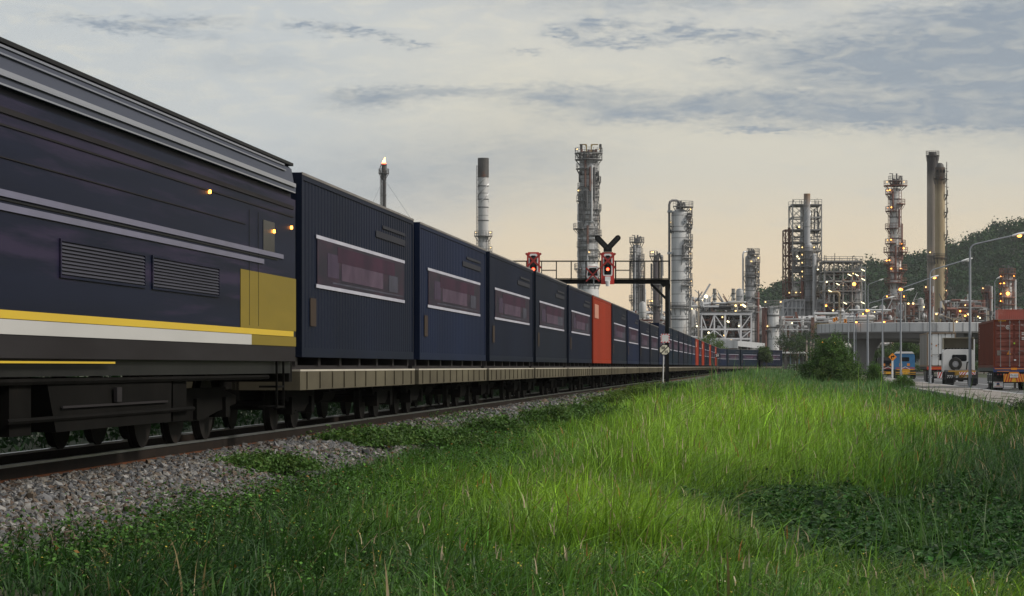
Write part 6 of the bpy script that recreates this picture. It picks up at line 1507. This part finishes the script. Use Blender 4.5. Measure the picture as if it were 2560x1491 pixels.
for px, Y, H, rad, ch, cl, lab in ((1778, 440, 6.6, 3.4, 4.6, (.075, .13, .03), 'light green tree in front of the white metal shed'), (1992, 470, 7.4, 4.2, 5.6, (.034, .062, .024), 'leafy tree left of the pale poles behind the big bush'), (2042, 480, 8.6, 4.6, 5.8, (.030, .056, .024), 'dark leafy tree behind the big bush under the pipe rack'), (1915, 440, 4.4, 1.9, 2.6, (.05, .09, .024), 'small tree leaning over the tail of the train'), (1935, 480, 3.6, 1.8, 2.4, (.05, .085, .025), 'low tree just past the tail of the train'),
                                   (2212, 430, 4.2, 2.6, 3.2, (.05, .09, .026), 'bushy tree seen under the flyover right of the pier'), (2262, 440, 5.6, 3.4, 3.6, (.055, .10, .028), 'tree seen under the flyover above the blue lorry'), (2310, 445, 5.0, 3.0, 3.4, (.05, .09, .026), 'tree under the flyover behind the white trailer'), (2085, 425, 4.6, 2.6, 3.4, (.04, .075, .024), 'tree under the left end of the flyover behind the big bush'), (2140, 450, 4.6, 2.6, 3.2, (.045, .085, .026), 'tree behind the flyover pier'),
                                   (2390, 440, 5.0, 3.2, 3.6, (.04, .08, .024), 'tree under the flyover behind the lorries at right'), (2460, 445, 5.2, 3.4, 3.6, (.04, .075, .024), 'tree behind the red container lorry'), (2540, 440, 5.0, 3.2, 3.6, (.04, .08, .024), 'tree at the right edge behind the red container')):
    x = (px - 1280) / F * Y; tree('tree', lab, x, Y, -.4, H, rad, ch, 260, 26, .24, cl, 'trees behind the track and road')
hx = R.uniform(40, 110, 26000); hy = R.uniform(540, 552, 26000); nrm = R.normal(size=(26000, 3)); hh = (.8 + 2.2 * fnoise(hx * .22, hy * .1, 61)) * R.random(26000)
leaves_mesh('far_hedge', np.stack([hx, hy, -.4 + hh], 1), R.uniform(.3, .6, 26000), nrm, np.array((.05, .085, .028))[None] * R.uniform(.5, 1.5, (26000, 1)), lf_weed, .6)['kind'] = 'stuff'
# ------------------------------------------------------------------ lorries (local frame: x right, y forward, z over the road; rear end at y = 0)
RZ = -math.atan(EDGEK); ROADZ = -.392
chrome = pm('bright_trim', (.5, .5, .52), (.4, .4, .42), 2, .25, .7)
def wheel(parent, x, y, r=.5, w=.26, rim=True, name='wheel'):
    s = 1 if x > 0 else -1; b = MB()
    prof = [(r * .56, -w / 2), (r * .9, -w / 2), (r, -w / 2 + .05), (r, w / 2 - .05), (r * .9, w / 2), (r * .56, w / 2)]
    t = MB(); t.lathe(prof, 22); t.f = t.f[:-2]; b.add([(z, xx, yy) for xx, yy, z in t.v], t.f); ty = b.build(name, MT['rubber'], parent, 40, loc=(x, y, r))
    b = MB(); b.disc((s * w * .3, 0, 0), 'x', r * .57, .05, 18); b.disc((s * w * .36, 0, 0), 'x', r * .22, .12, 12); b.build('rim', chrome if rim else MT['darksteel'], ty, 40); return ty
def chev_panel(e, x0, x1, z0, z1, y, n=6, ca='red', cb='yellow', name='chevron_panel'):
    b = MB(); b.box(x0, x1, y, y + .02, z0, z1); p = b.build(name, MT[cb], e); b = MB(); w = (x1 - x0) / n; h = z1 - z0; xm = (x0 + x1) / 2
    for k in range(n // 2):
        for s in (-1, 1):
            xa = xm + s * w * (k + .15); xb = xm + s * w * (k + .65); sl = s * min(w * .9, h * .8)
            q = [(xa, y - .004, z1), (xb, y - .004, z1), (max(x0, min(x1, xb + sl)), y - .004, z0), (max(x0, min(x1, xa + sl)), y - .004, z0)]
            b.prism(q, (0, .004, 0))
    b.build('stripes', MT[ca], p); return p
def box_container(e, x, z0, y0, L_, H, mats, doors=True, text_mat=None):
    """shipping box: corrugated sides, framed rear with two doors and lock bars"""
    W = 1.22; wall, frame, door, bar = mats; b = MB()
    corrugated_side(b, x - W + .02, -1, y0 + .12, y0 + L_ - .12, z0 + .16, z0 + H - .12, .28, .03); corrugated_side(b, x + W - .02, 1, y0 + .12, y0 + L_ - .12, z0 + .16, z0 + H - .12, .28, .03)
    b.box(x - W + .06, x + W - .06, y0 + .2, y0 + L_ - .04, z0 + H - .06, z0 + H - .02); b.box(x - W + .1, x + W - .1, y0 + L_ - .08, y0 + L_ - .04, z0 + .1, z0 + H - .1); w_ = b.build('side_wall', wall, e)
    b = MB()
    for s in (-1, 1):
        xa, xb = sorted((x + s * W, x + s * (W - .10)))
        for yy_ in (y0, y0 + L_ - .12): b.box(xa, xb, yy_, yy_ + .12, z0, z0 + H)
        b.box(xa, xb, y0 + .12, y0 + L_ - .12, z0, z0 + .16); b.box(xa, xb, y0 + .12, y0 + L_ - .12, z0 + H - .12, z0 + H)
    for zz in (z0, z0 + H - .11): b.box(x - W + .10, x + W - .10, y0, y0 + .1, zz, zz + .11)
    b.build('frame', frame, e)
    for s in (-1, 1):
        xa, xb = (x - W + .11, x - .012) if s < 0 else (x + .012, x + W - .11); d = MB(); d.box(xa, xb, y0 + .05, y0 + .09, z0 + .115, z0 + H - .115)
        if doors == 'ribbed':
            zs = np.linspace(z0 + .25, z0 + H - .25, 6)
            for k in range(5): d.prism([(xa + .06, y0 + .05, zs[k] + .06), (xa + .06, y0 + .018, zs[k] + .11), (xa + .06, y0 + .018, zs[k + 1] - .11), (xa + .06, y0 + .05, zs[k + 1] - .06)], (xb - xa - .12, 0, 0))
        dr = d.build('door', door, e)
        for q in (.28, .78):
            bx = xa + (xb - xa) * q; b = MB(); b.tube((bx, y0 - .005, z0 + .05), (bx, y0 - .005, z0 + H - .05), .02, n=8)
            for zz in (.12, .9, 1.9, H - .15): b.box(bx - .045, bx + .045, y0 - .02, y0 + .045, z0 + zz - .04, z0 + zz + .04)
            b.bar((bx, y0 - .03, z0 + 1.02), (bx + (.34 if q < .5 else -.34), y0 - .03, z0 + 1.0), .03); b.build('lock_bar', bar, dr, 40)
    return w_
def rear_lamp_row(e, xs_, z, y, mats):
    for x, m in zip(xs_, mats):
        b = MB(); b.disc((x, y, z), 'y', .05, .03, 12); b.build('tail_lamp', MT[m] if isinstance(m, str) else m, e)
dull_red = pm('unlit_red_lens', (.14, .015, .012), (.1, .01, .01), 2, .3); MT['dull_red'] = dull_red
def trailer(e, L_, axles, deckz, beam, side, stripes=True):
    b = MB()
    for s in (-1, 1): b.box(s * .45 - .07, s * .45 + .07, .1, L_, deckz - .42, deckz - .16)
    for y in np.arange(.3, L_, 1.6): b.box(-1.15, 1.15, y - .05, y + .05, deckz - .28, deckz - .16)
    for s in (-1, 1): b.box(*sorted((s * 1.15, s * 1.22)), .1, L_, deckz - .22, deckz - .0025)
    b.box(-1.145, 1.145, .1, L_ - .1, deckz - .158, deckz - .0025); b.build('chassis', side, e)
    b = MB(); b.box(-1.22, 1.22, -.02, .09, deckz - .27, deckz - .01); rb = b.build('rear_beam', beam, e)
    for y in axles:
        for s in (-1, 1):
            wheel(e, s * 1.03, y, rim=False); wheel(e, s * .72, y, rim=False)
        b = MB(); b.tube((-1.0, y, .5), (1.0, y, .5), .07, n=8); b.build('axle', MT['darksteel'], e)
    b = MB()
    for s in (-1, 1): b.box(s * .8 - .07, s * .8 + .07, L_ * .66, L_ * .66 + .14, .08, deckz - .3); b.box(s * .8 - .18, s * .8 + .18, L_ * .66 - .1, L_ * .66 + .24, .02, .08)
    b.build('landing_leg', MT['darksteel'], e); return rb
fl_black = pm('mud_flap_rubber', (.012, .012, .013), (.018, .018, .018), 4, .6)
def place(px, Y): return ((px - 1280) / F * Y, Y, ROADZ)

def red_lorry():
    X, Y, Z = place(2535, 146); e = empty('container_lorry', 'lorry trailer with blue beam and yellow red chevrons carrying a rusty red container', 'lorry', (X, Y, Z), RZ)
    blue = pm('beam_blue', (.02, .045, .16), (.016, .03, .11), 1, .45); rb = trailer(e, 12.6, (.95, 2.25, 3.55), 1.36, blue, pm('dark_green_chassis', (.014, .03, .022), (.02, .02, .022), 1, .6))
    b = MB(); b.box(-1.15, 1.15, -.03, -.02, 1.27, 1.315); b.box(-.18, .18, -.04, -.0301, 1.22, 1.35); b.box(-1.0, -.28, -.03, -.02, 1.12, 1.155); b.build('reflector_stripe', MT['orange'], rb)
    b = MB(); b.box(-1.2, 1.2, .0, .08, .82, 1.08); b.build('lamp_bar', MT['black'], e)
    rear_lamp_row(e, (-.95, -.78, -.6), .95, -.015, ('dull_red', 'dull_red', chrome)); rear_lamp_row(e, (.95, .78, .6), .95, -.015, ('dull_red', 'dull_red', chrome))
    chev_panel(e, -.62, .62, .50, .98, -.05, 8); b = MB(); b.prism([(-.34, -.06, .98), (.34, -.06, .98), (.26, -.06, 1.10), (-.26, -.06, 1.10)], (0, .03, 0)); b.build('chevron_panel', MT['orange'], e)
    b = MB(); b.box(-.24, .24, -.075, -.061, .76, 1.0); pl = b.build('number_plate', MT['white'], e); text('70-1023', .13, MT['black'], pl, (0, -.078, .90)); b = MB(); b.box(-.18, .18, -.078, -.075, .79, .81); b.build('plate_line', pm('plate_line', (.25, .05, .05), (.2, .04, .04), 1, .5), pl)
    for s in (-1, 1):
        b = MB(); b.box(s * .92 - .33, s * .92 + .33, .30, .33, .12, .9); f = b.build('mud_flap', fl_black, e); b = MB(); b.box(s * .92 - .29, s * .92 + .29, .285, .3, .16, .5); p = b.build('flap_print', MT['white'], f)
        b = MB(); b.disc((s * .92, .28, .36), 'y', .09, .008, 14); b.build('flap_emblem', blue, p); b = MB(); b.box(s * .92 - .1, s * .92 + .1, .276, .284, .27, .33); b.build('flap_emblem', MT['yellow'], p); b = MB(); b.box(s * .92 - .24, s * .92 + .24, .28, .285, .2, .225); b.box(s * .92 - .2, s * .92 + .2, .28, .285, .455, .475); b.build('flap_emblem', MT['red'], p)
    for y in (1.6, 2.9, 4.25):                                           # side fenders with pale stripes between the wheels
        for s in (-1, 1):
            b = MB(); b.box(*sorted((s * 1.19, s * 1.225)), y - .42, y + .42, .38, 1.05); f = b.build('side_guard', fl_black, e)
            b = MB(); x0, x1 = sorted((s * 1.225, s * 1.235)); b.box(x0, x1, y - .36, y + .36, .92, .98); b.box(x0, x1, y - .36, y + .36, .46, .52); b.build('guard_stripe', MT['white'], f)
            for q in (-.40, .37): b = MB(); b.box(x0, x1, y + q, y + q + .04, .40, 1.03); b.build('guard_stripe', chrome, f)
    c = empty('shipping_container', 'rusty brown red shipping container with locked rear doors on the nearest lorry', 'container', (X, Y, Z), RZ)
    wall = pm('red_brown_paint', (.155, .036, .020), (.115, .028, .016), .9, .6, stretch=(1, 1, .3), c3=(.085, .03, .018), t3=.6, spec=.1); door = pm('door_red', (.19, .042, .023), (.145, .033, .019), .9, .5, stretch=(1, 1, .3), c3=(.24, .09, .06), t3=.66)
    box_container(c, 0, 1.36, .0, 12.19, 2.9, (wall, wall, door, pm('grey_lock_bar', (.22, .21, .21), (.17, .16, .16), 3, .5, .2)), 'ribbed')
    lt = pm('letter_white', (.55, .52, .5), (.48, .46, .44), 3, .6); b = MB(); b.box(-1.21, 1.21, -.012, .12, 4.262, 4.275); b.build('roof_edge', pm('pale_roof_edge', (.42, .32, .27), (.34, .24, .2), 2, .6), c)
    text('TCNU', .17, lt, c, (.62, .008, 3.92)); text('TRITON', .13, lt, c, (-.78, .008, 3.88))
    b = MB(); b.disc((-.36, .004, 3.80), 'y', .13, .01, 18, .085); b.build('round_emblem', lt, c); b = MB(); b.disc((-.36, .005, 3.80), 'y', .05, .01, 10); b.build('round_emblem', lt, c)
    for zz in (3.46, 3.36, 3.18, 3.08): b = MB(); b.box(.46, .46 + .3 + .1 * (int(zz * 10) % 2), .006, .016, zz - .03, zz + .03); b.build('weight_lines', lt, c)
    for k in range(9): b = MB(); b.box(-1.232, -1.224, 11.2, 11.35, 3.9 - k * .16 - .05, 3.9 - k * .16 + .05); b.build('side_lettering', lt, c)
    b = MB(); b.prism([(-.44, .008, 2.15), (-.16, .008, 2.15), (-.30, .008, 2.42)], (0, .006, 0)); b.build('warning_triangle', MT['orange'], c); b = MB(); b.box(-1.0, -.78, .006, .016, 2.1, 2.4); b.build('data_plate', pm('plate_grey', (.24, .2, .17), (.2, .16, .14), 2, .5), c)
    b = MB(); b.box(-.02, .06, -.03, .0, 2.78, 2.88); b.build('green_tag', pm('lime_tag', (.35, .6, .02), (.3, .5, .02), 2, .5), c); b = MB(); b.box(.0, .12, -.03, .0, 1.78, 1.86); b.build('seal', MT['white'], c)
    for k in range(6): b = MB(); b.prism([(-.95 + k * .08, -.014, 4.16), (-.91 + k * .08, -.014, 4.16), (-.87 + k * .08, -.014, 4.22), (-.91 + k * .08, -.014, 4.22)], (0, .006, 0)); b.build('yellow_tick', MT['yellow'], c)
red_lorry()
def white_trailer():
    X, Y, Z = place(2353.5, 206); e = empty('trailer_lorry', 'red framed trailer carrying the white and grey box beside the white tractor', 'lorry', (X, Y, Z), RZ)
    rb = trailer(e, 12.6, (.95, 2.25, 3.55), 1.42, MT['red'], MT['black']); b = MB(); b.box(-1.15, 1.15, -.03, -.02, 1.26, 1.31); b.build('reflector_stripe', MT['orange'], rb)
    chev_panel(e, -.35, 1.05, .45, .95, -.03, 6, 'red', 'white')
    for s in (-1, 1):
        b = MB(); b.box(s * .92 - .3, s * .92 + .3, .30, .33, .12, .9); f = b.build('mud_flap', fl_black, e); text('777', .28, MT['white'], f, (s * .92, .295, .55))
    for y in (1.6, 2.9, 4.2):
        b = MB(); b.box(-1.225, -1.19, y - .42, y + .42, .2, .98); f = b.build('side_guard', fl_black, e)
        for q in (-.40, .36): b = MB(); b.box(-1.235, -1.225, y + q, y + q + .04, .2, .98); b.build('guard_stripe', chrome, f)
    c = empty('refrigerated_box', 'tall white box with grey dirty side and orange warning stickers', 'container', (X, Y, Z), RZ)
    gw = pm('grey_dirty_side', (.25, .235, .215), (.19, .175, .16), .7, .6, stretch=(1, 1, .25), c3=(.13, .11, .095), t3=.62); wd = pm('white_door', (.74, .74, .73), (.66, .66, .66), 1, .5, c3=(.5, .48, .44), t3=.66); brn = pm('brown_edge', (.16, .10, .065), (.2, .15, .1), 2, .7)
    box_container(c, 0, 1.42, 0, 12.19, 2.9, (gw, brn, wd, MT['darksteel']), True)
    b = MB(); b.box(-1.21, 1.21, -.012, .12, 4.322, 4.335); b.build('roof_edge', pm('orange_roof_edge', (.5, .33, .2), (.55, .5, .45), 3, .6), c)
    for x0, x1, z0, z1, m in ((-1.0, -.78, 3.28, 3.44, 'orange'), (-.48, -.38, 3.14, 3.28, 'orange'), (-.98, -.8, 2.85, 3.05, 'steel')): b = MB(); b.box(x0, x1, .03, .045, z0, z1); b.build('sticker', MT[m], c)
    b = MB(); b.prism([(-1.0, .03, 2.3), (-.78, .03, 2.3), (-.89, .03, 2.48)], (0, .012, 0)); b.build('warning_triangle', MT['orange'], c)
white_trailer()
def tractor(px, Y, name, label, cabm, framem, w=2.36, deflector=True, detail=True, hz=2.75):
    X, Y, Z = place(px, Y); e = empty(name, label, 'lorry', (X, Y, Z), RZ); hw = w / 2
    b = MB(); y0 = 3.4
    prof = [(-hw, 1.05), (-hw, hz - .25), (-hw + .12, hz - .06), (-hw + .3, hz), (hw - .3, hz), (hw - .12, hz - .06), (hw, hz - .25), (hw, 1.05)]
    b.prism([(x, y0, z) for x, z in prof], (0, 2.0, 0)); cab = b.build('cab', cabm, e, 30)
    b = MB(); c = .08; x0, x1, z0, z1 = -.52, .58, hz - .92, hz - .42
    b.prism([(x0 + c, y0 - .012, z0), (x1 - c, y0 - .012, z0), (x1, y0 - .012, z0 + c), (x1, y0 - .012, z1 - c), (x1 - c, y0 - .012, z1), (x0 + c, y0 - .012, z1), (x0, y0 - .012, z1 - c), (x0, y0 - .012, z0 + c)], (0, .011, 0)); b.build('rear_window', MT['glass'], cab)
    for s in (-1, 1):
        b = MB(); b.box(s * (hw + .1) - .09, s * (hw + .1) + .09, y0 + 1.75, y0 + 1.85, 1.9, 2.4); b.bar((s * hw, y0 + 1.8, 2.35), (s * (hw + .1), y0 + 1.8, 2.35), .03); b.build('mirror', MT['black'], cab)
    if deflector:
        b = MB(); cr = pm('deflector_cream', (.30, .27, .20), (.24, .21, .15), 1, .6); z1 = 3.62
        b.box(-hw + .02, hw - .02, y0 + .2, y0 + 1.7, z1 - .04, z1); b.box(-hw + .02, -hw + .06, y0 + .2, y0 + 1.7, hz + .002, z1 - .042); b.box(hw - .06, hw - .02, y0 + .2, y0 + 1.7, hz + .002, z1 - .042)
        b.prism([(-hw + .07, y0 + 1.3, hz + .003), (hw - .07, y0 + 1.3, hz + .003), (hw - .07, y0 + 1.2, z1 - .044), (-hw + .07, y0 + 1.2, z1 - .044)], (0, .04, 0)); df = b.build('roof_deflector', cr, cab)
        b = MB()
        for k in range(9): x = -hw + .25 + k * (w - .5) / 8; b.tube((x, y0 + .3, hz + .01), (x, y0 + 1.2, hz + .01), .09, n=8)
        b.build('bed_roll', MT['black'], df, 50)
    b = MB()
    for s in (-1, 1): b.box(s * .42 - .06, s * .42 + .06, 0, 5.2, .78, 1.02)
    b.box(-.36, .36, -.03, .06, .80, 1.0); b.box(-.36, .36, 1.2, 1.3, .80, 1.0); b.box(-1.0, 1.0, -.02, .10, 1.03, 1.13); b.build('chassis', framem, e)
    b = MB(); b.prism([(-.45, .5, 1.04), (.45, .5, 1.04), (.45, 1.6, 1.12), (-.45, 1.6, 1.12)], (0, 0, .08)); b.build('coupling_plate', MT['darksteel'], e)
    for y in (.75, 2.0):
        for s in (-1, 1): wheel(e, s * 1.0, y, .5, .26, False); wheel(e, s * .70, y, .5, .26, False)
        b = MB(); b.tube((-1, y, .5), (1, y, .5), .08, n=8); b.disc((0, y, .5), 'x', .2, .3, 12); b.build('axle', MT['darksteel'], e)
    for s in (-1, 1): wheel(e, s * 1.02, 4.6, .5, .28, True)
    for s in (-1, 1):
        b = MB(); b.box(s * .88 - .3, s * .88 + .3, .06, .10, .12, 1.02); f = b.build('mud_flap', fl_black, e)
        b = MB(); b.box(s * .88 - .24, s * .88 + .24, .04, .06, .2, .55); b.build('flap_panel', MT['glass'] if s > 0 else MT['black'], f)
        if detail and s < 0: text('777', .30, MT['white'], f, (s * .88, .03, .66))
        b = MB()
        for q in range(7): a0, a1 = math.pi * q / 7, math.pi * (q + 1) / 7; b.bar((s * .88, 1.37 - 1.2 * math.cos(a0), .55 + .62 * math.sin(a0)), (s * .88, 1.37 - 1.2 * math.cos(a1), .55 + .62 * math.sin(a1)), .6, .03)
        b.build('mudguard', fl_black, e)
    if detail:
        chev_panel(e, -.2, 1.0, .82, 1.02, -.06, 6, 'red', 'white'); rear_lamp_row(e, (-.1, .1, .3), .70, -.02, ('dull_red', 'dull_red', chrome)); b = MB(); b.box(-.2, .45, -.005, .05, .62, .79); b.build('lamp_bar', framem, e)
        b = MB(); b.box(-.02, .9, 1.8, 1.9, 1.14, 1.2); b.build('air_hose', MT['darkred'], e); s_ = MB(); t = MB(); t.lathe([(.24, -.13), (.46, -.13), (.5, -.06), (.5, .06), (.46, .13), (.24, .13)], 24); t.f = t.f[:-2]; s_.add([(x - .28, z + 3.1, y + 1.62) for x, y, z in t.v], t.f); sp = s_.build('spare_tyre', MT['rubber'], e, 40)
        b = MB(); b.disc((-.28, 3.1, 1.62), 'y', .25, .08, 18); b.disc((-.28, 3.04, 1.62), 'y', .1, .1, 12); b.build('rim', chrome, sp, 40)
        b = MB(); b.path([(.55, 3.2, 1.2), (.6, 3.15, 1.75), (.85, 3.1, 1.8), (.9, 3.2, 1.5)], .05); b.build('air_hose', MT['black'], e, 50); b = MB(); b.bar((-1.15, 3.25, 1.1), (-1.15, 3.25, 1.55), .1); b.bar((1.13, 3.25, 1.1), (1.13, 3.25, 3.5), .09); b.build('stack_pipe', MT['white'], e)
    else:
        b = MB(); b.box(-1.15, 1.15, -.05, -.025, .72, .80); b.box(-1.15, 1.15, -.05, -.025, .52, .58); b.build('yellow_bar', MT['yellow'], e); b = MB(); b.box(-.3, .3, -.08, -.052, .5, .7); b.build('number_plate', MT['yellow'], e)
        for x in (-.45, .45): b = MB(); b.box(x - .16, x + .16, 2.6, 2.7, 1.5, 1.8); b.build('amber_lamp', MT['orange'], e)
        b = MB(); b.box(-1.1, 1.1, .7, .76, 1.12, 1.2); b.box(-1.1, 1.1, .7, .76, 1.3, 1.35); b.build('red_bar', MT['red'], e); b = MB(); b.bar((-.7, .69, 1.05), (.0, .69, 1.4), .06); b.bar((.7, .69, 1.05), (0, .69, 1.4), .06); b.build('white_bar', MT['white'], e)
    return e
tractor(2405, 180, 'tractor_lorry', 'white lorry tractor without trailer, spare wheel behind its cab', pm('cab_white', (.66, .66, .66), (.58, .58, .58), 1.2, .4, c3=(.5, .48, .44), t3=.68), pm('frame_ochre', (.45, .25, .03), (.36, .2, .03), 1.5, .6))
e = tractor(2264, 280, 'tractor_lorry', 'bright blue lorry tractor with yellow rear bars under the flyover', pm('cab_blue', (.03, .17, .36), (.025, .13, .29), 1.2, .4), MT['yellow'], 2.45, False, False, 2.95)
b = MB(); b.prism([(-1.15, 3.3, 2.96), (1.15, 3.3, 2.96), (.9, 3.3, 3.18), (-.9, 3.3, 3.18)], (0, 1.6, 0)); b.build('roof_box', MT['white'], e)
tractor(2221, 300, 'tractor_lorry', 'dark lorry half hidden behind the yellow arrow sign', pm('cab_dark', (.02, .02, .022), (.03, .03, .03), 1, .5), MT['black'], 2.4, False, False, 2.6)
def flyover_lorry():
    Y = 353.5; X = at(2496, 900, Y)[0]; z = deckz + .01; e = empty('lorry', 'lorry with a faded red container driving on the flyover at the right edge', 'lorry', (X, Y, z)); b = MB(); L_ = 12.2; z0 = EYE + (HZ - 803) / F * Y - z; z1 = EYE + (HZ - 774) / F * Y - z
    z0 = max(1.15, z1 - 2.6); rd = pm('faded_red', (.36, .075, .05), (.28, .06, .04), .6, .6, c3=(.42, .17, .13), t3=.58)
    b = MB(); b.box(.05, L_ - .05, .06, 2.38, z0 + .1, z1 - .05); corr = b.build('container_wall', rd, e); b = MB()
    for k in range(40): x = .2 + k * (L_ - .4) / 40; b.box(x, x + .14, .02, .0599, z0 + .16, z1 - .12)
    for zz in (z0, z1 - .11): b.box(0, L_, 0, .0595, zz, zz + .11)
    for xx in (0, L_ - .12): b.box(xx, xx + .12, 0, .0595, z0 + .11, z1 - .11)
    b.build('container_frame', rd, corr); b = MB(); b.box(0, L_, .4, 2.0, .7, z0 - .002); b.build('chassis', MT['darksteel'], e)
    for x in (1.2, 2.5, 3.8, 11.0):
        for y in (.25, 2.2): w = MB(); w.disc((x, y, .5), 'y', .5, .3, 18); w.build('wheel', MT['rubber'], e, 40)
    cabm = pm('cab_cream', (.5, .48, .44), (.42, .4, .38), 1, .5); b = MB(); b.prism([(L_ + .3, 0, .7), (L_ + 2.3, 0, .7), (L_ + 2.2, 0, 2.0), (L_ + 1.9, 0, 2.9), (L_ + .3, 0, 2.9)], (0, 2.4, 0)); b.build('cab', cabm, e)
    for y in (.25, 2.2): w = MB(); w.disc((L_ + 1.4, y, .5), 'y', .5, .3, 18); w.build('wheel', MT['rubber'], e, 40)
flyover_lorry()
# wagon glimpsed under the flyover where the line bends away
x, y, h = trk(S0 + 92); w = dup(wag0); w.location = (x, y, 0); w.rotation_euler = (0, 0, -h); w['label'] = 'flat wagon glimpsed under the flyover behind the blue lorry'
c = make_container('blue', 2.6); c.location = (x, y, 0); c.rotation_euler = (0, 0, -h); c['label'] = 'dark blue container glimpsed under the flyover above the blue lorry'; c['group'] = 'blue containers of the train'
# litter on the pavement
b = MB()
for k in range(26):
    y = rng.uniform(80, 150); x = float(edge(y)) + rng.uniform(.4, 3.4); b.bar((x, y, -.25), (x + rng.uniform(-.5, .5), y + rng.uniform(-.8, .8), -.245), rng.uniform(.02, .06), .02)
b.build('dry_twigs', bark)['kind'] = 'stuff'

# ------------------------------------------------------------------ evening haze: one closed box of thin air
HAZE = 0.00007
def haze():
    b = MB(); b.box(-1200, 1200, -60, 2600, -6, 240); m = bpy.data.materials.new('haze'); m.use_nodes = True; nt = m.node_tree; nt.nodes.clear()
    o = nt.nodes.new('ShaderNodeOutputMaterial'); v = nt.nodes.new('ShaderNodeVolumePrincipled'); v.inputs['Density'].default_value = HAZE; v.inputs['Color'].default_value = (.84, .86, .88, 1); v.inputs['Anisotropy'].default_value = 0
    nt.links.new(v.outputs[0], o.inputs['Volume']); ob = b.build('haze', m); ob['kind'] = 'stuff'
if HAZE: haze()
